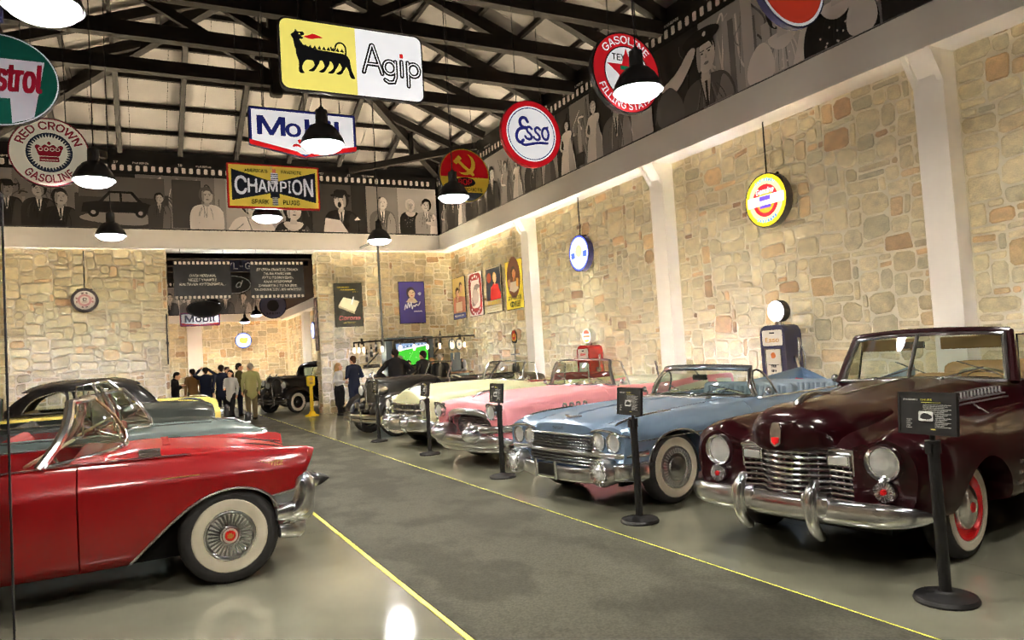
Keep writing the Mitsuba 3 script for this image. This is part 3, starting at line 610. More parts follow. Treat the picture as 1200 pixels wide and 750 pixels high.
def oval(a, b, n=16, p=2.4):
    g = np.arange(n) * 2 * PI / n; c, s = np.cos(g), np.sin(g); return np.c_[a * np.sign(c) * np.abs(c) ** (2 / p), b * np.sign(s) * np.abs(s) ** (2 / p)]
def bumper_path(w, x0, bow, wrap, z, n=41, p=3.0, dz=0.0):
    """From the left end round the front to the right end: y from -w to w, the ends carried back by wrap."""
    g = np.linspace(-1, 1, n); y = w * np.sign(g) * (1 - (1 - np.abs(g)) ** 1.0); x = x0 + bow * g ** 2 + wrap * np.abs(g) ** (2 * p); return np.c_[x, y, z + dz * g ** 2]
def run(cg, pts, r, off=0.004, sign=1, flat=1.0, n=0):
    """A thin moulding laid along the side of a body through (x, z) points."""
    q = curve(pts, n) if n else np.asarray(pts, float); return tube([(x, sign * (cg.side(x, z) + off), z) for x, z in q], r, 6, flat=flat)
def onTop(cg, pts, r, off=0.003, flat=1.0): return tube([(x, y, cg.top(x, y) + off) for x, y in pts], r, 6, flat=flat)
def text_on(car, M, F, s, h, bsdf='gold_trim', bold=True, skew=0.2, name='script'):
    v, f = text2d(s, h, bold); v = v.copy(); v[:, 0] += skew * v[:, 1]; m = trimesh.Trimesh(np.c_[v, 0 * v[:, 0]], f, process=False); put(f'{car}__{name}', m, bsdf, False, M @ F)
def cockpit(x0, x1, Y, r=0.16): return sg.box(x0, -Y, x1, Y).buffer(-r).buffer(r, 8)
def floorpan(car, M, x0, x1, Y, bsdf='dark_cloth', z=0.42, dash=None, dx=0.0, zd=0.9, trim=None):
    put(f'{car}__cabin_lining', cat(box(x0, x1, -Y, Y, z - .02, z), box(x0, x1, -Y - .012, -Y, z, zd - .05), box(x0, x1, Y, Y + .012, z, zd - .05), box(x1 - .01, x1, -Y, Y, z, zd - .05)), trim or bsdf, False, M)
    if dash: put(f'{car}__dashboard', rbox(x0 - .05, x0 + .18, -Y, Y, zd - 0.26, zd + 0.03, 0.05), dash, 40, M)
# ------------------------------------------------------------------ red convertible, nearest on the left
def red_car():
    M = pose(1.30, 6.88, 0, 180) @ np.eye(4)
    c = thing('convertible_car', 'bright red finned convertible with turbine wheels and wraparound windshield, nearest on the left', 'car', 'classic cars of the left row')
    low, D = 0.28, 0.13
    S = [(.08, [(0, .44, D), (.60, .44, D), (.84, .48, D), (.885, .62, D), (.905, .800, .07), (.80, .935, 0), (.57, .850, .05), (.46, .830, .10), (0, .850, .10)]),
         (.14, [(0, .40, D), (.66, .40, D), (.88, .46, D), (.93, .62, .11), (.945, .812, .04), (.815, .955, 0), (.56, .870, .03), (.45, .862, .05), (0, .885, .05)]),
         (.45, [(0, .30), (.75, .30), (.935, .40), (.968, .62), (.972, .822), (.815, .975), (.58, .915), (.46, .945), (0, .965)]),
         (.80, [(0, .26), (.78, .26), (.955, .36), (.985, .60), (.982, .828), (.815, .988), (.60, .945), (.48, .990), (0, 1.008)]),
         (1.30, [(0, .24), (.78, .24), (.955, .32), (.985, .58), (.980, .828), (.825, .996), (.65, .978), (.50, 1.030), (0, 1.048)]),
         (1.70, [(0, .23), (.78, .23), (.955, .31), (.985, .57), (.978, .822), (.835, .998), (.68, .990), (.50, 1.02), (0, 1.03)]),
         (2.20, [(0, .23), (.78, .23), (.955, .31), (.985, .57), (.975, .815), (.845, .985), (.72, .985), (.50, .98), (0, .98)]),
         (3.60, [(0, .23), (.78, .23), (.955, .31), (.985, .57), (.972, .81), (.855, .965), (.74, .970), (.50, .97), (0, .97)]),
         (4.60, [(0, .26), (.75, .26), (.93, .34), (.965, .57), (.950, .80), (.845, 1.00), (.68, .930), (.50, .92), (0, .93)]),
         (5.35, [(0, .34), (.66, .34), (.86, .40), (.905, .57), (.895, .80), (.83, 1.06), (.62, .84), (.48, .82), (0, .84)]),
         (5.58, [(0, .40), (.60, .40), (.80, .44), (.85, .57), (.84, .78), (.80, 1.04), (.58, .74), (.45, .72), (0, .72)])]
    g = Cage(S, sharp=(4,), nx=110, nv=7); b = g.man
    arch = curve([(.395, .50), (.44, .60), (.56, .685), (.72, .715), (.90, .68), (1.05, .60), (1.20, .48), (1.36, .33), (1.50, .18)], 40)
    well = sg.Polygon(np.vstack([arch, [(1.50, 0.0), (.395, 0.0)]]))
    rear = sg.Polygon([(3.70, .0), (3.78, .40), (3.95, .55), (4.20, .60), (4.45, .55), (4.62, .40), (4.70, 0)])
    for s in (1, -1):
        y0, y1 = (.60, 1.2) if s > 0 else (-1.2, -.60); b = b - mside(well, y0, y1) - mside(rear, y0, y1)
        for x in (1.735, 3.05): b = b - (mbox(x - .005, x + .005, .84 if s > 0 else -1.2, 1.2 if s > 0 else -.84, .26, 1.2))
        b = b - mbox(1.735, 3.05, s * 1.0 - .045, s * 1.0 + .045, .292, .300)
    b = b - mprism(cockpit(1.62, 4.0, .80), .42, 2)
    put(f'{c}__body', mesh_of(b), 'paint_red', 28, M)
    for s in (1, -1):
        put(f'{c}__wheel_arch_trim', tube([(x, s * (g.side(x, z) + .003), z) for x, z in arch if z > .262], 0.010, 6), 'chrome', 40, M)
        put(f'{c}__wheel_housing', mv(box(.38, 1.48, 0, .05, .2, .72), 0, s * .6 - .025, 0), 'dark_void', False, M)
        yy = np.linspace(.52, .845, 22); f = lambda k: .006 + .005 * (k % 2)
        put(f'{c}__cowl_vent', skin(np.array([[(x, s * y, g.top(x, y) + f(k)) for k, y in enumerate(yy)] for x in (1.20, 1.25, 1.30, 1.35)])), 'chrome', False, M)
        wheel(c, M, .755, s * .955, 'fins'); wheel(c, M, 4.2, s * .93, 'fins', name='rear_wheel')
        put(f'{c}__hood_spear', onTop(g, [(x, s * .60) for x in np.linspace(.12, 1.05, 24)], .010, flat=.6), 'chrome', 40, M)
        put(f'{c}__side_spear', run(g, [(x, .845) for x in np.linspace(.95, 1.2, 8)], .004, sign=s), 'gold_trim', 40, M)
        # the deep front bumper: wraparound blade, upright horn and pointed bullet
        p = [(.98, .985, .46), (.75 - .12, .992, .465), (.42, .985, .47), (.26, .93, .475), (.17, .82, .475), (.13, .62, .475), (.12, .30, .475), (.12, 0, .475)]
        q = curve([(x, s * y, z) for x, y, z in p[2:]], 26); pr = oval(.065, .098, 16, 2.6)
        bl = sweep(q, pr, np.r_[np.linspace(.45, 1, 7), np.ones(19)]); k = put(f'{c}__front_bumper', bl, 'chrome', 50, M)
        q2 = curve([(.40, s * .955, .335), (.28, s * .90, .325), (.21, s * .78, .32), (.19, s * .55, .32), (.19, 0, .32)], 22)
        put(f'{k}__valance', sweep(q2, oval(.045, .075, 14, 2.2), np.r_[np.linspace(.7, 1, 6), np.ones(16)]), 'chrome', 50, M)
        horn = tube(curve([(.33, s * .90, .46), (.24, s * .90, .50), (.20, s * .895, .60), (.205, s * .89, .68), (.26, s * .87, .71)], 18), [.098] * 3 + [.095] * 12 + [.08, .07, .055], 20)
        put(f'{k}__horn', horn, 'chrome', 50, M)
        bul = at(lathe([(.0, -.20), (.05, -.19), (.068, -.12), (.072, .0), (.066, .06), (.05, .10)], 28), frame([.16, s * .80, .675], [0, 1, 0], [0, 0, 1], [-1, 0, 0])); put(f'{k}__bullet', bul, 'chrome', 50, M)
        tip = at(lathe([(.05, .10), (.052, .115), (.025, .165), (.0, .20)], 28), frame([.16, s * .80, .675], [0, 1, 0], [0, 0, 1], [-1, 0, 0])); put(f'{k}__bullet_tip', tip, 'rubber', 50, M)
        headlight(c, M, .175, s * .72, .815, .085, .04)
        # parking lamp let into the side between arch and bumper
        lamp = [(.235, .55), (.43, .535), (.455, .615), (.225, .65)]
        put(f'{c}__parking_lamp', cat(tube([(x, s * (g.side(max(x, .24), z) + .004), z) for x, z in lamp + lamp[:1]], .008, 6)), 'chrome', 40, M)
        pl = skin(np.array([[(x, s * (g.side(max(x, .24), z) + .003), z) for x, z in (lamp[0], lamp[1])], [(x, s * (g.side(max(x, .24), z) + .003), z) for x, z in (lamp[3], lamp[2])]])); put(f'{c}__parking_lamp__lens', pl, 'steel_grey', False, M)
        F = frame([.52, s * (g.side(.45, .875) + .006), .850], [-s, 0, 0] if s > 0 else [1, 0, 0], [0, -.62 * s, .78]); F = frame([.56 if s > 0 else .33, s * (g.side(.45, .862) + .008), .845], [-1 if s > 0 else 1, 0, 0], [0, -.42 * s, .9])
        text_on(c, M, F, 'Biarritz', .046)
    # grille, hood louvres and ornaments
    put(f'{c}__grille', cat([box(.19, .205, -.70, .70, .55, .84)]), 'grille_black', False, M)
    put(f'{c}__grille__mesh_bars', cat([tube([(.185, -.66, z), (.175, 0, z), (.185, .66, z)], .006, 5) for z in np.linspace(.58, .80, 8)] + [tube([(.18, y, .56), (.18, y, .83)], .005, 5) for y in np.linspace(-.64, .64, 24)]), 'chrome', 40, M)
    for k in range(14): put(f'{c}__hood_louvre', rbox(1.12 + .0, 1.18, -.40 + .057 * k, -.40 + .057 * k + .03, g.top(1.15, .2) - .01, g.top(1.15, .2) + .005, .004), 'paint_red', 40, M)
    for s in (1, -1): put(f'{c}__hood_ornament', onTop(g, [(x, s * .30) for x in np.linspace(.14, .55, 10)], [.004] + [.012] * 8 + [.004], flat=.7), 'chrome', 40, M)
    G = windshield(c, M, (1.44, 1.97, .855, 1.05, .995, 2.6, 31), (1.67, 1.78, .66, 1.445, 1.44, 2.6, 31), .018, .036, header=.022, bow=.05); wipers(c, M, G)
    put(f'{c}__windshield__reflection_band', tube(G[:, G.shape[1] // 2] - [.008, 0, 0], .013, 8), 'reflection_brown', 40, M)  # added strip standing in for the grazing reflection band in the glass
    for s in (1, -1): put(f'{c}__belt_trim', tube([(x, s * (.862 - .0 * x), g.top(x, .845) + .004) for x in np.linspace(1.0, 3.9, 30)], .012, 6, flat=.7), 'chrome', 40, M)
    floorpan(c, M, 1.62, 4.0, .80, 'leather_red', dash='leather_red', zd=1.0); bench(c, M, 2.75, .62, bsdf='leather_red'); bench(c, M, 3.75, .62, bsdf='leather_red', name='rear_seat'); steering(c, M, 2.02, -.36, 1.0, bsdf='ivory')
    mirror(c, M, 1.95, -.88, 1.0, -1)
    put(f'{c}__inner_mirror', cat(rbox(1.74, 1.77, -.12, .12, 1.34, 1.40, .012), tube([(1.70, 0, 1.5), (1.75, 0, 1.38)], .006, 6)), 'chrome', 40, M)
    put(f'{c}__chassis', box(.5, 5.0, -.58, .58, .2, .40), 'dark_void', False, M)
    put(f'{c}__rear_bumper', sweep(np.array([(x, -y, z) for x, y, z in curve([(5.3, .90, .45), (5.55, .84, .45), (5.64, .6, .45), (5.66, 0, .45), (5.64, -.6, .45), (5.55, -.84, .45), (5.3, -.90, .45)], 41)]), oval(.05, .1)), 'chrome', 50, M)
red_car()
# ------------------------------------------------------------------ dark maroon convertible, nearest on the right
def maroon_car():
    M = pose(3.93, 3.78, 0, 9)
    c = thing('convertible_car', 'dark maroon convertible with chrome bar grille and red wheel rims, nearest on the right', 'car', 'classic cars of the right row')
    # hood, catwalks and front fenders as one shell
    S = [(.27, [(0, .40), (.40, .40), (.80, .44), (.86, .66), (.82, .80), (.66, .885), (.50, .74), (.40, .76), (.20, .90), (0, .92)]),
         (.33, [(0, .36), (.46, .36), (.87, .42), (.93, .66), (.895, .83), (.68, .925), (.49, .80), (.37, .86), (.19, .99), (0, 1.01)]),
         (.50, [(0, .33), (.50, .33), (.92, .40), (.985, .66), (.945, .86), (.70, .955), (.49, .845), (.36, .935), (.19, 1.055), (0, 1.075)]),
         (.95, [(0, .30), (.50, .30), (.95, .38), (1.01, .66), (.965, .86), (.73, .965), (.55, .875), (.41, .985), (.24, 1.085), (0, 1.11)]),
         (1.60, [(0, .30), (.55, .30), (.95, .36), (1.00, .60), (.965, .80), (.78, .925), (.66, .905), (.52, 1.03), (.33, 1.125), (0, 1.15)]),
         (2.20, [(0, .30), (.60, .30), (.93, .34), (.965, .55), (.94, .78), (.83, .935), (.78, .96), (.66, 1.09), (.42, 1.155), (0, 1.175)]),
         (2.40, [(0, .30), (.60, .30), (.92, .34), (.945, .55), (.93, .76), (.86, .95), (.82, 1.00), (.72, 1.12), (.42, 1.16), (0, 1.165)])]
    g = Cage(S, nx=90, nv=7); b = g.man
    B = [(2.36, [(0, .30), (.62, .30), (.90, .34), (.93, .55), (.915, .80), (.86, 1.02), (.80, 1.12), (.50, 1.14), (0, 1.14)]),
         (3.40, [(0, .30), (.62, .30), (.90, .34), (.93, .55), (.92, .80), (.87, 1.00), (.80, 1.09), (.50, 1.10), (0, 1.10)]),
         (4.30, [(0, .32), (.62, .32), (.90, .36), (.93, .55), (.90, .80), (.80, 1.00), (.70, 1.08), (.45, 1.10), (0, 1.10)]),
         (5.00, [(0, .36), (.58, .36), (.80, .42), (.83, .58), (.76, .80), (.62, .96), (.50, 1.00), (.3, 1.01), (0, 1.01)]),
         (5.45, [(0, .48), (.40, .48), (.58, .50), (.60, .60), (.50, .72), (.38, .78), (.30, .79), (.2, .79), (0, .79)])]
    h = Cage(B, nx=50, nv=6)
    for s in (1, -1):
        y0, y1 = (.50, 1.3) if s > 0 else (-1.3, -.50)
        b = b - mside(sg.Polygon(np.vstack([curve([(.56, .24), (.58, .42), (.68, .60), (.88, .705), (1.08, .70), (1.26, .60), (1.38, .44), (1.41, .24)], 32), [(1.41, 0), (.56, 0)]])), y0, y1)
    b = b - mprism(sg.Polygon([(.18, -.43), (.37, -.43), (.37, .43), (.18, .43)]), .33, .80)
    tub = h.man - mprism(cockpit(2.44, 4.35, .76), .45, 2)
    for s in (1, -1):
        for x in (2.46, 3.62): tub = tub - mbox(x - .005, x + .005, *((.82, 1.2) if s > 0 else (-1.2, -.82)), .34, 1.2)
    k = put(f'{c}__body', mesh_of(b), 'paint_maroon', 28, M); put(f'{c}__rear_body', mesh_of(tub), 'paint_maroon', 28, M)
    for s in (1, -1):   # rear fenders
        R = [(3.75, [(.70, .30), (.86, .30), (.92, .50), (.90, .66), (.80, .74), (.70, .74)]), (4.2, [(.66, .26), (.94, .28), (1.02, .52), (.99, .76), (.84, .87), (.66, .88)]), (4.8, [(.60, .30), (.90, .32), (.97, .52), (.93, .72), (.78, .82), (.60, .82)]), (5.4, [(.50, .40), (.70, .42), (.76, .52), (.72, .62), (.62, .66), (.50, .66)])]
        rf = Cage(R, nx=30, nv=4, y0=1).man - mcyl(4.2, .36, .42, .8, 1.3)
        m = mesh_of(rf); put(f'{c}__rear_fender', m if s > 0 else flipy(m), 'paint_maroon', 28, M)
        wheel(c, M, .97, s * .85, 'moon', .355); wheel(c, M, 4.2, s * .88, 'moon', .355, name='rear_wheel')
        put(f'{c}__wheel_housing', mv(box(.56, 1.38, 0, .05, .2, .78), 0, s * .5 - .025, 0), 'dark_void', False, M)
        headlight(c, M, .31, s * .655, .735, .098, .095, ring=1.28)
        # round parking lamps under the headlights
        f = frame([.235, s * .66, .552], [0, 1, 0], [0, 0, 1], [-1, 0, 0]) @ np.diag([.84, .84, 1, 1]); q = put(f'{c}__fog_lamp', lathe([(.082, -.03), (.084, .01), (.074, .022), (.066, .012), (.058, .022), (.050, .012), (.042, .022), (.034, .012), (0, .012)], 32), 'chrome', 25, M @ f)
        put(f'{q}__reflector', lathe([(.024, .012), (.022, .03), (0, .036)], 20), 'enamel_red', 40, M @ f)
        put(f'{q}__spokes', cat([at(box(.030, .078, -.0022, .0022, .015, .026), rot([0, 0, 1], a)) for a in range(0, 360, 20)]), 'chrome_dull', False, M @ f)
        for j in range(3):   # speed lines behind the wheel
            put(f'{c}__fender_moulding', tube([(x, s * (g.side(x, z) + .004), z) for x, z in [(1.44 + .02 * j, .46 + .075 * j), (1.8, .47 + .075 * j), (2.15, .48 + .075 * j), (2.38, .485 + .075 * j)]], .014, 6), 'chrome', 40, M)
        # louvred vent along the hood side
        for j in range(4):
            z0 = .0 + .026 * j; put(f'{c}__hood_vent', tube([(x, s * (np.interp(1.035 + z0 + .04 * (x - 1.45), [0.9, 1.2], [0, 0]) + vent_y(g, x, 0.975 + z0 + .055 * (x - 1.4)) + .004), 0.975 + z0 + .055 * (x - 1.4)) for x in np.linspace(1.55, 2.15, 12)], .008, 6), 'chrome_dull', 40, M)
        put(f'{c}__hood_vent', cat([box(x - .006, x + .006, s * (vent_y(g, x, 1.015 + .055 * (x - 1.4))) - .006, s * (vent_y(g, x, 1.015 + .055 * (x - 1.4))) + .006, 0.97 + .055 * (x - 1.4), 1.06 + .055 * (x - 1.4)) for x in np.linspace(1.57, 2.13, 16)]), 'chrome_dull', False, M)
        # bumper guards
        gd = curve([(.10, s * .285, .22), (.01, s * .285, .29), (-.03, s * .285, .42), (-.01, s * .285, .54), (.06, s * .285, .61)], 22)
        put(f'{c}__bumper_guard', tube(gd, np.r_[.022, np.full(3, .034), np.full(14, .042), np.full(3, .034), .022], 14), 'chrome', 50, M)
        put(f'{c}__bumper_guard', sweep(np.array([(.055, s * .285 - .075, .45), (.03, s * .285 - .03, .45), (.03, s * .285 + .03, .45), (.055, s * .285 + .075, .45)])[::-1], oval(.05, .085)), 'chrome', 50, M)
    # grille: body-coloured prow, chrome bars that follow it
    put(f'{c}__grille_backing', box(.33, .36, -.43, .43, .33, .80), 'grille_black', False, M)
    def gx(y, z): a = abs(y); return .265 - (.17 - .11 * (z - .38)) * max(0, 1 - (a / .25) ** 1.7) * (1 if a < .25 else 0) + (.0 if a < .25 else .012)
    for j, z in enumerate(np.linspace(.345, .785, 12)):
        w = .43 if j > 2 else .26; yy = np.linspace(-w, w, 37)
        put(f'{c}__grille_bar', tube([(gx(y, z), y, z - .02 * (abs(y) / .45)) for y in yy], .0135 if j < 11 else .017, 8), 'chrome', 40, M)
    for y in np.linspace(-.40, .40, 17): put(f'{c}__grille_post', tube([(gx(y, .42) + .02, y, .40 if abs(y) < .26 else .47), (gx(y, .72) + .02, y, .78)], .006, 6), 'chrome', 40, M)
    for s in (1, -1):
        q = put(f'{c}__grille_lamp', rbox(.245, .275, s * .345 - .085, s * .345 + .085, .685, .765, .01), 'chrome', 40, M); put(f'{q}__lens', rbox(.238, .262, s * .345 - .07, s * .345 + .07, .695, .755, .008), 'lens_glass', 40, M)
    put(f'{c}__grille_surround', cat(tube([(gx(y, .80) - .004, y, .808 - .018 * (abs(y) / .45)) for y in np.linspace(-.45, .45, 37)], .014, 8), tube([(.272, -.44, .80), (.285, -.44, .46)], .010, 6), tube([(.272, .44, .80), (.285, .44, .46)], .010, 6)), 'chrome', 40, M)
    # hood nose: prow, emblem, script, beading
    prow = Cage([(.075, [(0, .80), (.03, .80), (.10, .82), (.12, .88), (.07, .95), (0, .965)]), (.10, [(0, .79), (.09, .79), (.17, .82), (.185, .90), (.12, .995), (0, 1.012)]), (.16, [(0, .79), (.17, .79), (.25, .82), (.262, .92), (.17, 1.035), (0, 1.055)]), (.28, [(0, .79), (.25, .79), (.33, .82), (.325, .94), (.20, 1.068), (0, 1.09)]), (.50, [(0, .79), (.30, .79), (.395, .82), (.375, .955), (.225, 1.085), (0, 1.11)]), (.95, [(0, .80), (.32, .80), (.42, .84), (.405, .985), (.245, 1.092), (0, 1.118)])], nx=60, nv=8)
    put(f'{c}__hood_nose', prow.mesh, 'paint_maroon', 40, M)
    e = put(f'{c}__hood_emblem', at(extr(sg.Polygon([(-.035, -.05), (0, -.075), (.035, -.05), (.038, .04), (.02, .085), (-.02, .085), (-.038, .04)]).buffer(.006), .012), frame([.068, 0, .90], [0, -1, 0], [.14, 0, .99])), 'chrome', False, M)
    put(f'{e}__shield', at(extr(sg.Polygon([(-.028, -.045), (0, -.066), (.028, -.045), (.03, -.012), (-.03, -.012)]), .006), frame([.068, 0, .90], [0, -1, 0], [.14, 0, .99]) @ T4(0, 0, .010)), 'enamel_red', False, M)
    F = frame([.088, .155, .885], [.30, -.95, 0], [0, 0, 1]); text_on(c, M, frame([.088, -.05, .818], [.36, -.93, 0], [0, 0, 1]), 'CADILLAC', .020, 'chrome', True, 0)
    orn = tube(curve([(.30, 0, 1.075), (.42, 0, 1.13), (.60, 0, 1.155), (.80, 0, 1.14)], 16), [.008, .014, .02, .024, .026, .026, .024, .022, .02, .018, .016, .014, .012, .010, .008, .006], 10, flat=1.0)
    o = put(f'{c}__hood_ornament', orn, 'chrome', 40, M); put(f'{o}__wing', cat([skin(np.array([[(.42, s * .012, 1.135), (.50, s * .012, 1.155)], [(.62, s * .07, 1.16), (.66, s * .06, 1.17)], [(.78, s * .11, 1.165), (.80, s * .10, 1.172)]])) for s in (1, -1)]), 'chrome', False, M)
    put(f'{c}__hood_strip', tube([(x, 0, g.top(x, 0) + .004) for x in np.linspace(.75, 2.12, 20)], .008, 6), 'chrome', 40, M)
    # front bumper
    bp = bumper_path(.94, .045, .06, .17, .42, 45); ends = np.r_[np.sqrt(1 - np.linspace(.97, 0, 8) ** 2), np.ones(29), np.sqrt(1 - np.linspace(0, .97, 8) ** 2)]
    put(f'{c}__front_bumper', sweep(bp, np.vstack([oval(.045, .082, 20, 2.2)]), ends), 'chrome', 50, M)
    put(f'{c}__bumper_apron', sweep(bumper_path(.80, .17, .04, .10, .445, 31), oval(.10, .012), None), 'paint_maroon', 40, M)
    # windshield in two flat panes, body-coloured frame with chrome reveal
    G = windshield(c, M, (2.05, 2.22, .70, 1.155, 1.135, 2.2, 31), (2.30, 2.44, .625, 1.545, 1.515, 2.2, 31), .018, .022, split=True, header=.018, bow=.0)
    fr = [(2.33, -.64, 1.555), (2.46, -.665, 1.53)]
    U = arcs(2.315, 2.47, .665, 1.572, 1.54, 2.2, 25); put(f'{c}__windshield_header', tube(U, .026, 8), 'paint_maroon', 40, M)
    for s in (1, -1):
        put(f'{c}__windshield_post', tube([(2.25, s * .745, 1.12), (2.36, s * .705, 1.34), (2.47, s * .665, 1.54)], [.036, .030, .026], 8), 'paint_maroon', 40, M)
        v = put(f'{c}__vent_window', skin(np.array([[(2.36, s * .74, 1.13), (2.70, s * .80, 1.11)], [(2.52, s * .69, 1.50), (2.68, s * .71, 1.50)]])), 'glass', False, M)
        put(f'{v}__frame', tube([(2.36, s * .74, 1.13), (2.70, s * .80, 1.11), (2.68, s * .71, 1.50), (2.52, s * .69, 1.50), (2.36, s * .74, 1.13)], .010, 6), 'chrome', 40, M)
        mirror(c, M, 2.48, s * .86, 1.07, s)
    wipers(c, M, G)
    for y, z in ((-.36, 1.40), (.36, 1.40)): put(f'{c}__sun_visor', rbox(2.46, 2.48, y - .25, y + .25, z, z + .11, .02), 'leather_tan', 40, M)
    put(f'{c}__inner_mirror', cat(rbox(2.36, 2.38, -.02, .20, 1.42, 1.48, .01)), 'chrome', 40, M)
    floorpan(c, M, 2.44, 4.35, .76, 'leather_tan', dash='paint_maroon', zd=1.10); bench(c, M, 3.35, .72, .62, .42, 'leather_tan', pleat=10); bench(c, M, 4.2, .72, .60, .42, 'leather_tan', 'rear_seat', 10); steering(c, M, 2.78, -.34, 1.12, .21)
    put(f'{c}__folded_top', rbox(4.25, 4.75, -.68, .68, 1.0, 1.20, .09), 'leather_tan', 40, M)
    put(f'{c}__hood_latch', cat(tube([(1.75, -(vent_y(g, 1.75, .98) + .01), .985), (1.76, -(vent_y(g, 1.75, .93) + .02), .90)], .008, 6), sphere((1.76, -(vent_y(g, 1.75, .93) + .02), .90), .014, 1)), 'chrome', 40, M)
    put(f'{c}__chassis', box(.5, 5.0, -.55, .55, .2, .42), 'dark_void', False, M)
def vent_y(g, x, z):
    q = g.sec(x); n = len(q); k = int(n * .52); q = q[k:]; o = np.argsort(q[:, 1]); return float(np.interp(z, q[o, 1], q[o, 0]))
maroon_car()
# ------------------------------------------------------------------ metallic blue finned convertible
def blue_car():
    M = pose(3.76, 6.62, 0, 7)
    c = thing('convertible_car', 'metallic light blue convertible with tail fins, twin headlights and jewelled grille', 'car', 'classic cars of the right row')
    S = [(.16, [(0, .30), (.60, .30), (.86, .36), (.93, .52), (.955, .66), (.93, .775), (.74, .825), (.52, .785), (.40, .815), (0, .835)]),
         (.24, [(0, .28), (.66, .28), (.92, .34), (.975, .52), (.985, .67), (.96, .79), (.76, .855), (.54, .82), (.40, .852), (0, .872)]),
         (.50, [(0, .26), (.72, .26), (.96, .32), (1.005, .52), (1.005, .70), (.965, .82), (.79, .895), (.58, .865), (.42, .900), (0, .920)]),
         (1.10, [(0, .24), (.76, .24), (.975, .32), (1.02, .54), (1.01, .72), (.965, .84), (.82, .920), (.64, .905), (.45, .940), (0, .958)]),
         (2.10, [(0, .23), (.78, .23), (.975, .31), (1.02, .54), (1.005, .72), (.965, .85), (.86, .935), (.72, .945), (.50, .96), (0, .968)]),
         (2.60, [(0, .23), (.78, .23), (.975, .31), (1.02, .54), (1.005, .71), (.97, .84), (.88, .93), (.76, .935), (.50, .94), (0, .94)]),
         (3.90, [(0, .24), (.78, .24), (.97, .32), (1.015, .54), (1.00, .70), (.96, .85), (.90, .95), (.76, .93), (.50, .93), (0, .93)]),
         (4.60, [(0, .26), (.74, .26), (.95, .34), (.99, .54), (.98, .70), (.958, .90), (.938, .99), (.885, .93), (.50, .925), (0, .925)]),
         (5.30, [(0, .32), (.68, .32), (.90, .38), (.94, .54), (.935, .70), (.928, .98), (.915, 1.065), (.87, .90), (.48, .89), (0, .89)]),
         (5.68, [(0, .38), (.60, .38), (.84, .42), (.88, .54), (.885, .70), (.888, 1.00), (.882, 1.11), (.84, .86), (.45, .84), (0, .84)])]
    g = Cage(S, sharp=(4,), nx=110, nv=7); b = g.man
    arch = curve([(.41, .27), (.41, .42), (.46, .58), (.60, .70), (.82, .745), (1.04, .71), (1.20, .58), (1.30, .40), (1.35, .26)], 40); well = sg.Polygon(np.vstack([arch, [(1.36, 0), (.41, 0)]]))
    rear = sg.Polygon([(3.72, 0), (3.82, .36), (4.0, .47), (4.3, .49), (4.55, .44), (4.7, 0)])
    for s in (1, -1):
        y0, y1 = (.58, 1.3) if s > 0 else (-1.3, -.58); b = b - mside(well, y0, y1) - mside(rear, y0, y1)
        for x in (2.0, 3.30): b = b - mbox(x - .005, x + .005, *((.87, 1.3) if s > 0 else (-1.3, -.87)), .27, 1.2)
    b = b - mprism(cockpit(2.20, 4.35, .78), .40, 2) - mbox(.1, .24, -.60, .60, .33, .70)
    put(f'{c}__body', mesh_of(b), 'paint_blue', 28, M)
    for s in (1, -1):
        put(f'{c}__wheel_arch_trim', tube([(x, s * (g.side(x, z) + .002), z) for x, z in arch], .009, 6), 'chrome', 40, M)
        wheel(c, M, .85, s * .935, 'ribs', .365); wheel(c, M, 4.25, s * .93, 'ribs', .365, name='rear_wheel')
        put(f'{c}__wheel_housing', mv(box(.40, 1.36, 0, .05, .2, .76), 0, s * .58 - .025, 0), 'dark_void', False, M)
        for y in (.585, .80): headlight(c, M, .185, s * y, .675, .083, .05, ring=1.2)
        put(f'{c}__headlight_brow', tube(curve([(.15, s * .47, .76), (.12, s * .60, .79), (.11, s * .78, .79), (.15, s * .93, .755), (.26, s * .985, .73)], 24), [.008] + [.016] * 22 + [.008], 8, flat=.7), 'chrome', 40, M)
        put(f'{c}__fender_crest', onTop(g, [(x, s * (.80 - .03 * (x - .2))) for x in np.linspace(.20, 1.0, 20)], np.r_[.006, np.full(18, .016), .006], flat=.7), 'chrome', 40, M)
        put(f'{c}__side_crease', run(g, [(x, .685 + .02 * min(x, 2) / 2) for x in np.linspace(.3, 5.0, 60)], .004, sign=s), 'chrome', 40, M)
        put(f'{c}__belt_trim', tube([(x, s * .885, g.top(x, .88) + .006) for x in np.linspace(2.25, 4.4, 24)], .012, 6), 'chrome', 40, M)
        # bumper pods with jewelled lamps
        pod = at(lathe([(.06, -.34), (.11, -.22), (.135, -.06), (.138, .02), (.128, .055), (.118, .05), (.105, .035)], 32), frame([.05, s * .73, .40], [0, 1, 0], [0, 0, 1], [-1, 0, 0])); k = put(f'{c}__bumper_pod', pod, 'chrome', 40, M)
        put(f'{k}__lamp', at(lathe([(.108, .036), (.10, .05), (.085, .045), (.07, .06), (.055, .055), (.04, .07), (0, .075)], 24), frame([.05, s * .73, .40], [0, 1, 0], [0, 0, 1], [-1, 0, 0])), 'lens_glass', 25, M)
        put(f'{k}__blade', cat([beam((.02, s * .73 + .07 * math.cos(a), .40 + .07 * math.sin(a)), (.0, s * .73 + .125 * math.cos(a), .40 + .125 * math.sin(a)), .02, .03, (1, 0, 0)) for a in np.linspace(0, 2 * PI, 13)[:-1]]), 'chrome', False, M)
        q = curve([(.10, s * .70, .40), (.14, s * .88, .40), (.28, s * .98, .405), (.38, s * 1.01, .41)], 18); put(f'{c}__front_bumper', sweep(q if s > 0 else q[::-1], oval(.035, .085, 16, 2.8), None), 'chrome', 50, M)
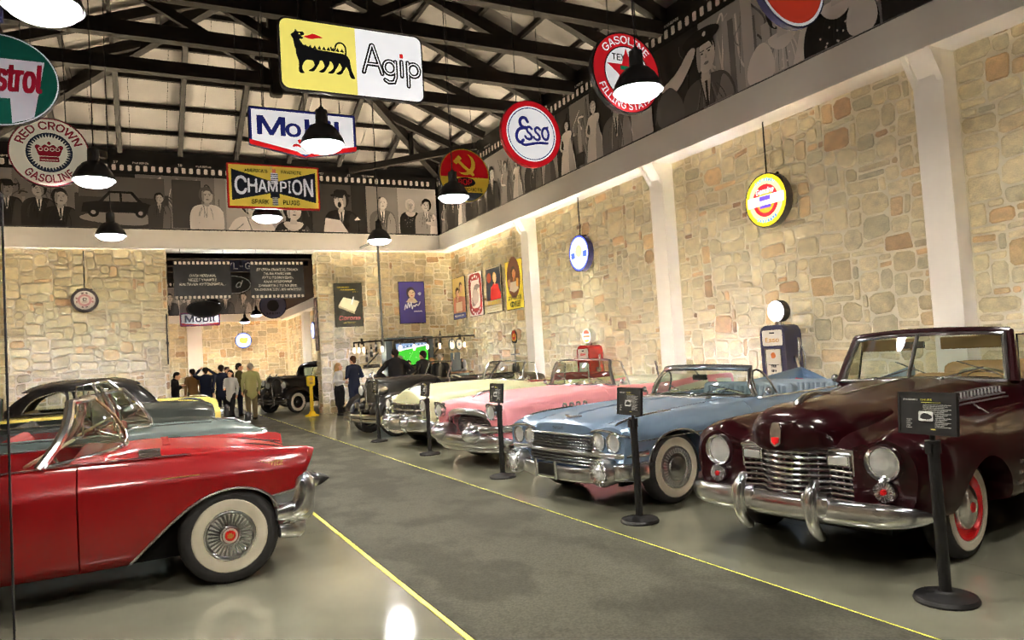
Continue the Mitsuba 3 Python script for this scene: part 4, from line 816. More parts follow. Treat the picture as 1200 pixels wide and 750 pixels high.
        q = curve([(.13, s * .52, .565), (.11, s * .72, .555), (.16, s * .90, .555), (.30, s * .99, .565), (.40, s * 1.01, .57)], 20); put(f'{c}__upper_bumper', sweep(q if s > 0 else q[::-1], oval(.022, .026, 12), None), 'chrome', 50, M)
        put(f'{c}__gravel_shield', skin(np.array([[(x, s * (y + .0), z) for x, y, z in ((.16, .55, .44), (.17, .75, .46), (.24, .93, .46), (.46, 1.0, .47))], [(x, s * y, z) for x, y, z in ((.16, .55, .54), (.17, .75, .54), (.24, .93, .54), (.46, 1.0, .55))]])), 'grille_black', False, M)
        for j in range(4): put(f'{c}__bumper_stud', sphere((.18 + .05 * j, s * (.865 + .035 * j), .50), .016, 1), 'chrome', True, M)
    q = curve([(.10, -.66, .36), (.06, -.40, .34), (.045, 0, .335), (.06, .40, .34), (.10, .66, .36)], 31); put(f'{c}__centre_bumper', sweep(q[::-1], oval(.03, .075, 14, 2.8)), 'chrome', 50, M)
    put(f'{c}__plate', rbox(.0, .02, -.02, .26, .30, .43, .008), 'paint_black', False, M)
    for y in (-.05, .29): put(f'{c}__plate_frame', tube([(.005, y, .27), (.0, y, .46)], .016, 8), 'chrome', 40, M)
    # two tiers of jewelled grille with the bar between
    put(f'{c}__grille_backing', box(.19, .21, -.62, .62, .40, .73), 'grille_black', False, M)
    for tier, (z0, z1, rows) in enumerate(((.425, .525, 4), (.565, .685, 5))):
        for z in np.linspace(z0, z1, rows): put(f'{c}__grille_bar', tube([(.135 + .03 * (abs(y) / .6) ** 2, y, z) for y in np.linspace(-.60, .60, 13)], .006, 6), 'chrome', 40, M)
        p = []
        for r, z in enumerate(np.linspace(z0, z1, rows)):
            for y in np.linspace(-.58, .58, 30): p.append(mv(trimesh.creation.icosphere(0, .0135), .128 + .03 * (abs(y) / .6) ** 2, y, z))
        k = put(f'{c}__grille_jewels', cat(p), 'chrome', False, M); labels[k] = {'kind': 'stuff', 'label': 'rows of small chrome grille studs'}
    put(f'{c}__grille_divider', tube([(.13 + .03 * (abs(y) / .6) ** 2, y, .545) for y in np.linspace(-.66, .66, 25)], .022, 10), 'chrome', 40, M)
    put(f'{c}__grille_top_bar', tube([(.13 + .03 * (abs(y) / .6) ** 2, y, .725) for y in np.linspace(-.52, .52, 25)], .018, 10, flat=.8), 'chrome', 40, M)
    e = extr(sg.Polygon([(-.14, .025), (-.10, .03), (0, -.02), (.10, .03), (.14, .025), (.03, -.045), (-.03, -.045)]), .014); put(f'{c}__hood_emblem', at(e, frame([.30, 0, .885], [0, -1, 0], [.97, 0, .25])), 'chrome', False, M)
    text_on(c, M, frame([.155, .16, .770], [0, -1, 0], [.1, 0, 1]), 'CADILLAC', .026, 'chrome', True, 0)
    put(f'{c}__hood_strip', onTop(g, [(x, 0) for x in np.linspace(.4, 2.0, 20)], .005), 'paint_blue', 40, M)
    for s in (1, -1): put(f'{c}__hood_seam', onTop(g, [(x, s * (.56 + .05 * x)) for x in np.linspace(.3, 1.85, 24)], .002, .0), 'dark_void', 40, M)
    put(f'{c}__cowl_grille', rbox(1.78, 1.88, -.55, .55, .955, .975, .008), 'chrome_dull', 40, M)
    G = windshield(c, M, (1.88, 2.32, .80, .975, .945, 3.2, 35), (2.18, 2.44, .67, 1.29, 1.25, 3.0, 35), .015, .026, header=.024, bow=.05); wipers(c, M, G)
    U = arcs(2.19, 2.46, .68, 1.295, 1.255, 3.0, 35); put(f'{c}__windshield_header', tube(U, .026, 8, flat=1.4), 'leather_black', 40, M)
    for s in (1, -1):
        v = put(f'{c}__vent_window', skin(np.array([[(2.36, s * .80, .955), (2.66, s * .85, .945)], [(2.46, s * .68, 1.235), (2.60, s * .72, 1.215)]])), 'glass', False, M)
        put(f'{v}__frame', tube(curve([(2.36, s * .80, .955), (2.44, s * .70, 1.215), (2.52, s * .70, 1.235), (2.61, s * .74, 1.165), (2.66, s * .85, .945)], 20), .012, 6), 'chrome', 40, M); mirror(c, M, 2.32, s * .90, .93, s)
    put(f'{c}__inner_mirror', cat(rbox(2.32, 2.35, -.11, .11, 1.13, 1.20, .02), tube([(2.24, 0, 1.27), (2.33, 0, 1.18)], .007, 6)), 'leather_black', 40, M)
    floorpan(c, M, 2.20, 4.35, .78, 'leather_blue', dash='leather_black', zd=.94); bench(c, M, 3.08, .56, .70, .50, 'leather_blue', pleat=16); bench(c, M, 4.15, .56, .70, .46, 'leather_blue', 'rear_seat', 16); steering(c, M, 2.48, -.36, .93, .2, 'leather_white')
    put(f'{c}__tail_lamp', cat(tube([(5.50, -.88, .90), (5.76, -.875, .90)], [.045, .02], 12)), 'enamel_red', 40, M); put(f'{c}__tail_lamp', cat(tube([(5.50, .88, .90), (5.76, .875, .90)], [.045, .02], 12)), 'enamel_red', 40, M)
    put(f'{c}__rear_bumper', sweep(bumper_path(.92, -5.74, .06, .14, .42, 31) * [-1, 1, 1], oval(.05, .12)), 'chrome', 50, M)
    put(f'{c}__chassis', box(.5, 5.0, -.55, .55, .2, .40), 'dark_void', False, M)
blue_car()
# ------------------------------------------------------------------ the cars farther along both rows, from one pattern
def common(c, M, S, col, well, wx=(.96, 4.15), wheel_style='ribs', wy=.88, cab=(2.35, 4.3, .74), ws=None, dash=None, seat='leather_black', doors=(2.2, 3.4), split=False, zd=.98, r=.36, sharp=(), cut=None, lining=None, back=.42):
    g = Cage(S, sharp=sharp, nx=90, nv=6); b = g.man
    for s in (1, -1):
        y0, y1 = (.56, 1.3) if s > 0 else (-1.3, -.56); b = b - mside(well, y0, y1) - mside(sg.Polygon([(wx[1] - .42, 0), (wx[1] - .36, .40), (wx[1] - .2, .54), (wx[1] + .1, .58), (wx[1] + .34, .46), (wx[1] + .42, 0)]), y0, y1)
        for x in doors: b = b - mbox(x - .005, x + .005, *((.80, 1.3) if s > 0 else (-1.3, -.80)), .28, 1.3)
        wheel(c, M, wx[0], s * wy, wheel_style, r); wheel(c, M, wx[1], s * wy, wheel_style, r, name='rear_wheel')
        put(f'{c}__wheel_housing', mv(box(wx[0] - .46, wx[0] + .5, 0, .05, .2, .74), 0, s * .56 - .025, 0), 'dark_void', False, M)
    if cab: b = b - mprism(cockpit(*cab), .42, 2)
    if cut is not None: b = b - cut
    put(f'{c}__body', mesh_of(b), col, 28, M); put(f'{c}__chassis', box(.5, 4.9, -.5, .5, .2, .41), 'dark_void', False, M)
    if ws:
        G = windshield(c, M, *ws, split=split); wipers(c, M, G)
        for s in (1, -1):
            e = 0 if s < 0 else -1; p0, p1 = G[0, e], G[-1, e]; q0, q1 = p0 + [.32, .03 * s, -.02], p1 + [.20, .03 * s, -.03]
            v = put(f'{c}__vent_window', skin(np.array([[p0, q0], [p1, q1]])), 'glass', False, M); put(f'{v}__frame', tube([p1, q1, q0], .011, 6), 'chrome', 40, M); mirror(c, M, p0[0] - .02, s * (abs(p0[1]) + .10), p0[2] - .02, s)
    if cab:
        floorpan(c, M, cab[0], cab[1], cab[2], lining or seat, dash=dash or seat, zd=zd); bench(c, M, cab[0] + .92, .60, cab[2] - .08, back, seat, pleat=12); bench(c, M, cab[1] - .16, .60, cab[2] - .08, back, seat, 'rear_seat', 12); steering(c, M, cab[0] + .30, -.36, zd, .2)
    return g
wellA = sg.Polygon(np.vstack([curve([(.50, .22), (.52, .44), (.62, .60), (.80, .70), (1.0, .72), (1.2, .66), (1.36, .50), (1.44, .22)], 32), [(1.44, 0), (.50, 0)]]))
# pink with portholes
def pink_car():
    M = pose(3.98, 9.82, 0, 9)
    c = thing('convertible_car', 'pink and white convertible with an oval chrome grille and its door glass raised', 'car', 'classic cars of the right row')
    S = [(.24, [(0, .62), (.55, .62), (.78, .62), (.84, .70), (.84, .80), (.76, .885), (.58, .86), (.40, .885), (0, .915)]),
         (.30, [(0, .34), (.60, .34), (.86, .42), (.91, .66), (.89, .82), (.77, .915), (.58, .895), (.40, .930), (0, .965)]),
         (.55, [(0, .30), (.66, .30), (.93, .38), (.965, .64), (.945, .83), (.79, .945), (.60, .935), (.42, .985), (0, 1.02)]),
         (1.20, [(0, .27), (.72, .27), (.955, .36), (.985, .62), (.965, .84), (.81, .965), (.66, .97), (.46, 1.015), (0, 1.045)]),
         (2.15, [(0, .26), (.76, .26), (.955, .34), (.985, .60), (.965, .84), (.84, .985), (.74, .995), (.50, 1.02), (0, 1.04)]),
         (3.50, [(0, .26), (.76, .26), (.95, .34), (.98, .60), (.96, .84), (.86, .965), (.76, .97), (.50, .98), (0, .98)]),
         (4.50, [(0, .28), (.72, .28), (.92, .36), (.95, .60), (.94, .84), (.86, 1.02), (.70, .96), (.50, .96), (0, .96)]),
         (5.30, [(0, .36), (.62, .36), (.84, .42), (.87, .58), (.86, .80), (.82, 1.02), (.60, .84), (.45, .82), (0, .82)]), (5.45, [(0, .42), (.55, .42), (.78, .46), (.81, .58), (.80, .76), (.77, .98), (.55, .76), (.42, .74), (0, .74)])]
    ws = ((2.08, 2.50, .78, 1.045, 1.005, 3.0, 31), (2.34, 2.56, .66, 1.43, 1.395, 3.0, 31), .016, .030)
    cut = mani(at(extr(sg.Polygon(oval(.62, .215, 40, 2.6)), .6), frame([.1, 0, .555], [0, 1, 0], [0, 0, 1], [1, 0, 0])))
    g = common(c, M, S, 'paint_pink', wellA, ws=ws, seat='leather_white', dash='paint_pink', wheel_style='ribs', cut=cut, zd=1.0, lining='leather_white')
    put(f'{c}__grille_backing', at(extr(sg.Polygon(oval(.62, .215, 40, 2.6)), .03), frame([.46, 0, .555], [0, 1, 0], [0, 0, 1], [1, 0, 0])), 'grille_black', False, M)
    o = np.array([(.21 + .10 * (abs(y) / .6) ** 2, y, .555 + z) for y, z in oval(.65, .235, 60, 2.6)]); put(f'{c}__grille_surround', tube(o, .052, 10, closed=True), 'chrome', 40, M)
    for z in np.linspace(.44, .68, 10): put(f'{c}__grille_bar', tube([(.34, y, z) for y in np.linspace(-.54, .54, 9)], .007, 6), 'chrome_dull', 40, M)
    k = put(f'{c}__grille_emblem', at(lathe([(.0, .03), (.05, .02), (.075, -.01)], 24), frame([.26, 0, .56], [0, 1, 0], [0, 0, 1], [-1, 0, 0])), 'chrome', 40, M); put(f'{k}__wing', tube([(.28, -.20, .565), (.26, 0, .56), (.28, .20, .565)], [.008, .022, .008], 8), 'chrome', 40, M)
    bp = bumper_path(.93, .06, .10, .22, .385, 45); ends = np.r_[np.sqrt(1 - np.linspace(.95, 0, 6) ** 2), np.ones(33), np.sqrt(1 - np.linspace(0, .95, 6) ** 2)]
    put(f'{c}__front_bumper', sweep(bp, oval(.055, .088, 20, 2.4), ends), 'chrome', 50, M); put(f'{c}__lower_bumper', sweep(bumper_path(.84, .12, .10, .16, .28, 41), oval(.04, .05)), 'chrome', 50, M)
    for s in (1, -1):
        b = at(lathe([(.10, -.20), (.135, -.08), (.13, .04), (.095, .13), (.05, .18), (0, .195)], 28), frame([.06, s * .44, .50], [0, 1, 0], [0, 0, 1], [-1, 0, 0])); put(f'{c}__bumper_bullet', b, 'chrome', 40, M)
        put(f'{c}__bumper_wing', sweep(curve([(.10, s * .44, .555), (.14, s * .70, .56), (.30, s * .92, .57), (.46, s * .99, .575)], 18)[::s], oval(.045, .05, 14)), 'chrome', 50, M)
        headlight(c, M, .215, s * .715, .795, .092, .06, ring=1.16); put(f'{c}__headlight_hood', tube(curve([(.26, s * .60, .80), (.17, s * .63, .885), (.14, s * .715, .915), (.17, s * .80, .885), (.26, s * .83, .80)], 20), .016, 8), 'chrome', 40, M)
        put(f'{c}__parking_lamp', at(lathe([(.045, -.02), (.045, .01), (.03, .02), (0, .024)], 20), frame([.27, s * .74, .655], [0, 1, 0], [0, 0, 1], [-1, 0, 0])), 'chrome', 40, M)
        for j in range(4): put(f'{c}__porthole', at(lathe([(.040, -.01), (.042, .012), (.028, .016), (.022, .004), (0, .002)], 20), frame([1.30 + .13 * j, s * (g.side(1.3, .80) - .005), .80], [1, 0, 0], [0, 0, 1], [0, s, 0]) if s < 0 else frame([1.30 + .13 * j, s * (g.side(1.3, .80) - .005), .80], [-1, 0, 0], [0, 0, 1], [0, s, 0])), 'chrome', 40, M)
        put(f'{c}__side_sweep', run(g, [(x, z) for x, z in curve([(1.50, .64), (2.0, .61), (2.8, .52), (3.45, .41)], 40)], .012, sign=s), 'chrome', 40, M)
        w = put(f'{c}__door_glass', skin(np.array([[(2.86, s * .86, .99), (3.45, s * .86, .975)], [(2.92, s * .78, 1.34), (3.35, s * .80, 1.25)]])), 'glass', False, M); put(f'{w}__frame', tube([(3.45, s * .86, .975), (3.42, s * .82, 1.33)], .014, 6), 'chrome', 40, M)
        put(f'{c}__white_flash', skin(np.array([[(x, s * (g.side(x, z0 + (z1 - z0) * t) + .006), z0 + (z1 - z0) * t) for t in np.linspace(0, 1, 6)] for x, z0, z1 in [(3.55, .80, .86), (3.9, .78, .90), (4.4, .76, .94), (5.0, .72, .95), (5.3, .70, .93)]])), 'paint_white', True, M)
    text_on(c, M, frame([.30, .17, .915], [0, -1, 0], [.75, 0, .65]), 'BUICK', .035, 'chrome', True, 0)
    put(f'{c}__hood_ornament', tube(curve([(.36, 0, .985), (.55, 0, 1.045), (.85, 0, 1.055)], 14), [.006, .01, .014, .018, .02, .022, .022, .02, .018, .016, .014, .012, .010, .006], 10), 'chrome', 40, M)
    put(f'{c}__boot_cover', rbox(4.15, 4.75, -.70, .70, .90, 1.05, .07), 'paint_white', 40, M)
    put(f'{c}__rear_bumper', sweep(bumper_path(.86, -5.52, .06, .14, .42, 31) * [-1, 1, 1], oval(.05, .12)), 'chrome', 50, M)
pink_car()
# cream
def cream_car():
    M = pose(4.02, 12.75, 0, 8)
    c = thing('convertible_car', 'cream convertible with a heavy chrome bumper and dark red seats behind the pink car', 'car', 'classic cars of the right row')
    S = [(.28, [(0, .36), (.60, .36), (.84, .42), (.90, .64), (.88, .80), (.74, .885), (.52, .86), (.40, .93), (.20, 1.00), (0, 1.02)]),
         (.45, [(0, .32), (.66, .32), (.92, .40), (.965, .64), (.945, .83), (.77, .935), (.56, .92), (.43, 1.00), (.22, 1.075), (0, 1.095)]),
         (1.10, [(0, .28), (.72, .28), (.95, .36), (.99, .62), (.965, .84), (.79, .965), (.62, .965), (.48, 1.05), (.25, 1.115), (0, 1.13)]),
         (2.15, [(0, .26), (.76, .26), (.95, .34), (.985, .60), (.965, .84), (.84, .985), (.76, 1.02), (.55, 1.08), (.28, 1.11), (0, 1.12)]),
         (3.50, [(0, .26), (.76, .26), (.95, .34), (.98, .60), (.96, .84), (.87, .98), (.78, 1.0), (.5, 1.01), (.25, 1.01), (0, 1.01)]),
         (4.60, [(0, .28), (.72, .28), (.92, .36), (.95, .60), (.93, .84), (.84, 1.00), (.70, .98), (.5, .98), (.25, .98), (0, .98)]),
         (5.35, [(0, .36), (.62, .36), (.82, .42), (.85, .58), (.83, .78), (.78, .98), (.58, .80), (.4, .78), (.2, .78), (0, .78)])]
    ws = ((2.12, 2.42, .72, 1.115, 1.075, 2.6, 31), (2.40, 2.54, .64, 1.455, 1.425, 2.6, 31), .016, .024)
    g = common(c, M, S, 'paint_cream', wellA, ws=ws, seat='leather_red', dash='paint_cream', wheel_style='steel', zd=1.04, split=True)
    put(f'{c}__grille_backing', box(.25, .28, -.52, .52, .58, .80), 'grille_black', False, M)
    for z in (.60, .69, .795): put(f'{c}__grille_bar', tube([(.215 + .06 * (abs(y) / .6) ** 2, y, z) for y in np.linspace(-.62, .62, 21)], .020, 8), 'chrome', 40, M)
    for y in np.linspace(-.42, .42, 9): put(f'{c}__grille_post', beam((.235, y, .60), (.235, y, .80), .016, .03, (1, 0, 0)), 'chrome', False, M)
    put(f'{c}__front_bumper', sweep(bumper_path(.96, .06, .08, .20, .44, 45), oval(.06, .11, 20, 2.4), np.r_[np.sqrt(1 - np.linspace(.95, 0, 6) ** 2), np.ones(33), np.sqrt(1 - np.linspace(0, .95, 6) ** 2)]), 'chrome', 50, M)
    for s in (1, -1):
        put(f'{c}__bumper_bullet', at(lathe([(.11, -.20), (.13, -.06), (.115, .06), (.07, .13), (0, .15)], 28), frame([.04, s * .36, .50], [0, 1, 0], [0, 0, 1], [-1, 0, 0])), 'chrome', 40, M)
        put(f'{c}__bumper_guard', tube(curve([(.06, s * .36, .34), (-.02, s * .36, .46), (.02, s * .36, .62)], 14), .05, 12), 'chrome', 40, M)
        headlight(c, M, .26, s * .70, .785, .092, .06, ring=1.2)
        q = put(f'{c}__parking_lamp', at(lathe([(.07, -.03), (.07, .02), (.05, .03), (0, .036)], 24), frame([.24, s * .72, .62], [0, 1, 0], [0, 0, 1], [-1, 0, 0])), 'chrome', 40, M)
        for j in range(3): put(f'{c}__fender_bar', run(g, [(x, .55 + .045 * j) for x in np.linspace(.36, .60, 8)], .014, sign=s), 'chrome', 40, M)
        put(f'{c}__side_strip', run(g, [(x, .57) for x in np.linspace(1.5, 4.6, 40)], .009, sign=s), 'chrome', 40, M)
    put(f'{c}__hood_ornament', cat(tube(curve([(.32, 0, 1.05), (.5, 0, 1.13), (.8, 0, 1.14)], 12), .014, 8), tube([(1.2, 0, 1.12), (1.2, 0, 1.22)], .008, 6)), 'chrome', 40, M)
    put(f'{c}__hood_emblem', at(extr(sg.Polygon([(-.12, .03), (0, -.05), (.12, .03), (.10, .05), (0, -.02), (-.10, .05)]), .012), frame([.30, 0, .93], [0, -1, 0], [.25, 0, .97])), 'chrome', False, M)
    put(f'{c}__boot_cover', rbox(4.15, 4.75, -.70, .70, .92, 1.10, .07), 'leather_red', 40, M)
    put(f'{c}__spotlight', at(lathe([(.0, -.06), (.05, -.04), (.07, .0), (.072, .02), (.0, .03)], 20), frame([2.2, -.83, 1.17], [0, 1, 0], [0, 0, 1], [-1, 0, 0])), 'chrome', 40, M)
cream_car()
# black pre-war car with separate headlamps
def vintage(label, M, col='paint_black', closed=False, group='classic cars of the right row', wheel_style='steel'):
    c = thing('vintage_car', label, 'car', group)
    hood = Cage([(.42, [(0, .55), (.22, .55), (.26, .80), (.24, 1.08), (.12, 1.20), (0, 1.22)]), (.48, [(0, .5), (.26, .5), (.30, .80), (.28, 1.10), (.14, 1.22), (0, 1.24)]), (1.8, [(0, .5), (.40, .5), (.50, .85), (.48, 1.08), (.28, 1.22), (0, 1.25)])], nx=30, nv=5); put(f'{c}__hood', hood.mesh, col, 35, M)
    B = Cage([(1.78, [(0, .36), (.55, .36), (.68, .55), (.70, .95), (.62, 1.12), (0, 1.18)]), (2.6, [(0, .34), (.6, .34), (.78, .55), (.80, .95), (.74, 1.12), (0, 1.14)]), (4.2, [(0, .36), (.6, .36), (.78, .58), (.78, .98), (.70, 1.12), (0, 1.14)]), (4.75, [(0, .50), (.5, .50), (.64, .66), (.60, .92), (.50, 1.05), (0, 1.08)])], nx=40, nv=5)
    b = B.man if closed else B.man - mprism(cockpit(2.1, 4.2, .62), .5, 2)
    for s in (1, -1):
        for x in (2.15, 3.1): b = b - mbox(x - .005, x + .005, *((.6, 1.2) if s > 0 else (-1.2, -.6)), .40, 1.2)
    put(f'{c}__body', mesh_of(b), col, 28, M)
    put(f'{c}__radiator_shell', tube(curve([(.40, -.25, .52), (.39, -.28, .85), (.39, -.22, 1.14), (.39, 0, 1.24), (.39, .22, 1.14), (.39, .28, .85), (.40, .25, .52)], 30), .035, 10), 'chrome', 40, M)
    put(f'{c}__radiator', cat(box(.40, .42, -.25, .25, .5, 1.16)), 'grille_black', False, M)
    for y in np.linspace(-.22, .22, 10): put(f'{c}__radiator_slat', beam((.385, y, .55), (.385, y, 1.15 - 1.2 * y * y), .009, .02, (1, 0, 0)), 'chrome', False, M)
    for s in (1, -1):
        f = np.array([(x, z) for x, z in curve([(.10, .52), (.20, .72), (.48, .86), (.85, .84), (1.2, .66), (1.5, .44), (1.8, .34), (2.6, .32)], 40)])
        pr = np.array([(-.19, -.02), (-.17, .02), (-.08, .05), (0, .06), (.10, .04), (.17, -.03), (.19, -.09), (.16, -.05), (.08, .0), (0, .02), (-.08, .01)])
        put(f'{c}__front_fender', strip3(f, .70 * s, pr, s), col, 40, M)
        r = np.array(curve([(3.4, .34), (3.6, .62), (3.95, .83), (4.3, .80), (4.7, .52), (4.8, .40)], 30)); put(f'{c}__rear_fender', strip3(r, .74 * s, pr, s), col, 40, M)
        wheel(c, M, .62, s * .80, wheel_style, .37); wheel(c, M, 4.05, s * .83, wheel_style, .37, name='rear_wheel')
        put(f'{c}__running_board', rbox(1.75, 3.45, s * .75 - .14, s * .75 + .14, .30, .345, .02), 'rubber', 40, M)
        F = frame([.34, s * .42, .98], [0, 1, 0], [0, 0, 1], [-1, 0, 0]); k = put(f'{c}__headlamp', lathe([(0, -.26), (.04, -.25), (.09, -.18), (.122, -.06), (.128, .0), (.12, .02), (.112, .01)], 28), 'chrome', 40, M @ F); put(f'{k}__lens', lathe([(.115, .01), (.08, .035), (0, .05)], 28), 'lens_glass', 40, M @ F)
        put(f'{k}__stalk', cat(tube([(.42, s * .42, .90), (.46, s * .46, .74)], .022, 8), tube([(.40, s * .42, .96), (.41, s * .25, .94)], .018, 8)), 'chrome', 40, M)
        F = frame([.16, s * .26, .66], [0, 1, 0], [0, 0, 1], [-1, 0, 0]); put(f'{c}__fog_lamp', lathe([(0, -.14), (.05, -.12), (.078, -.02), (.08, .0), (.06, .015), (0, .02)], 24), 'chrome', 40, M @ F)
        put(f'{c}__horn', tube([(.5, s * .16, .58), (.24, s * .14, .56), (.15, s * .14, .56)], [.012, .02, .05], 14), 'chrome', 40, M)
    put(f'{c}__front_bumper', sweep(bumper_path(.86, .0, .04, .06, .46, 31), oval(.02, .045)), 'chrome', 50, M); put(f'{c}__front_bumper', sweep(bumper_path(.86, .0, .04, .06, .36, 31), oval(.02, .035)), 'chrome', 50, M)
    for s in (1, -1): put(f'{c}__bumper_guard', rbox(-.03, .0, s * .3 - .03, s * .3 + .03, .28, .56, .012), 'chrome', 40, M)
    put(f'{c}__mascot', cat(tube(curve([(.40, 0, 1.26), (.38, 0, 1.32), (.46, 0, 1.38)], 8), [.03, .025, .02, .02, .02, .015, .01, .006], 8)), 'chrome', 40, M)
    for s in (1, -1): put(f'{c}__hood_hinge', tube([(.5, s * .15, 1.225), (1.78, s * .29, 1.22)], .008, 6), 'chrome', 40, M)
    put(f'{c}__chassis', box(.5, 4.6, -.4, .4, .3, .52), 'dark_void', False, M)
    if closed:
        C = Cage([(1.86, [(0, 1.08), (.60, 1.08), (.66, 1.14), (.62, 1.45), (.52, 1.60), (0, 1.66)]), (2.1, [(0, 1.05), (.68, 1.05), (.74, 1.12), (.69, 1.52), (.56, 1.70), (0, 1.76)]), (3.2, [(0, 1.05), (.70, 1.05), (.76, 1.12), (.71, 1.55), (.58, 1.74), (0, 1.80)]), (4.2, [(0, 1.05), (.66, 1.05), (.72, 1.12), (.66, 1.50), (.54, 1.68), (0, 1.74)]), (4.55, [(0, 1.05), (.55, 1.05), (.60, 1.12), (.54, 1.40), (.42, 1.52), (0, 1.56)])], nx=40, nv=5)
        m = C.man - mside(sg.box(2.12, 1.16, 2.95, 1.58), -1, 1) - mside(sg.box(3.1, 1.16, 3.9, 1.58), -1, 1) - mbox(1.7, 4.7, -.5, .5, 1.16, 1.55) - mbox(2.0, 4.3, -.56, .56, 1.1, 1.62)
        put(f'{c}__cabin', mesh_of(m), col, 28, M)
        for s in (1, -1):
            for x0, x1 in ((2.12, 2.95), (3.1, 3.9)):
                k = put(f'{c}__side_window', skin(np.array([[(x0, s * .725, 1.16), (x1, s * .725, 1.16)], [(x0, s * .67, 1.58), (x1, s * .67, 1.58)]])), 'glass', False, M); put(f'{k}__frame', tube(np.array([(x0, s * .735, 1.16), (x1, s * .735, 1.16), (x1, s * .685, 1.58), (x0, s * .685, 1.58)]), .010, 6, closed=True), 'chrome', 40, M)
        put(f'{c}__windshield', skin(np.array([[(1.80, -.5, 1.16), (1.80, .5, 1.16)], [(1.90, -.5, 1.55), (1.90, .5, 1.55)]])), 'glass', False, M)
    else:
        G = windshield(c, M, (1.95, 2.0, .56, 1.16, 1.15, 2, 15), (2.12, 2.16, .52, 1.52, 1.51, 2, 15), .014, .018, bow=0); bench(c, M, 2.95, .72, .55, .42, 'leather_black'); steering(c, M, 2.45, -.3, 1.1)
    return c
def strip3(path, yc, prof, s):
    p = np.asarray(path, float); t = np.gradient(p, axis=0); t /= np.linalg.norm(t, axis=1, keepdims=True); n = np.c_[-t[:, 1], t[:, 0]]
    v = np.stack([np.stack([p[:, 0] + n[:, 0] * b, np.full(len(p), yc + a * s), p[:, 1] + n[:, 1] * b], -1) for a, b in prof], 1)
    m = skin(v, closed_v=True, caps=True)
    if m.volume < 0: m.invert()
    return m
vintage('black open pre-war car with big chrome headlamps at the far end of the right row', pose(4.05, 15.55, 0, 8))
vintage('black closed pre-war sedan with whitewall wheels inside the second hall', pose(3.85, 26.4, 0, 30), closed=True, group='cars in the second hall')
vintage('black pre-war car mostly hidden behind the closed sedan in the second hall', pose(4.3, 31.0, 0, 25), closed=False, group='cars in the second hall')
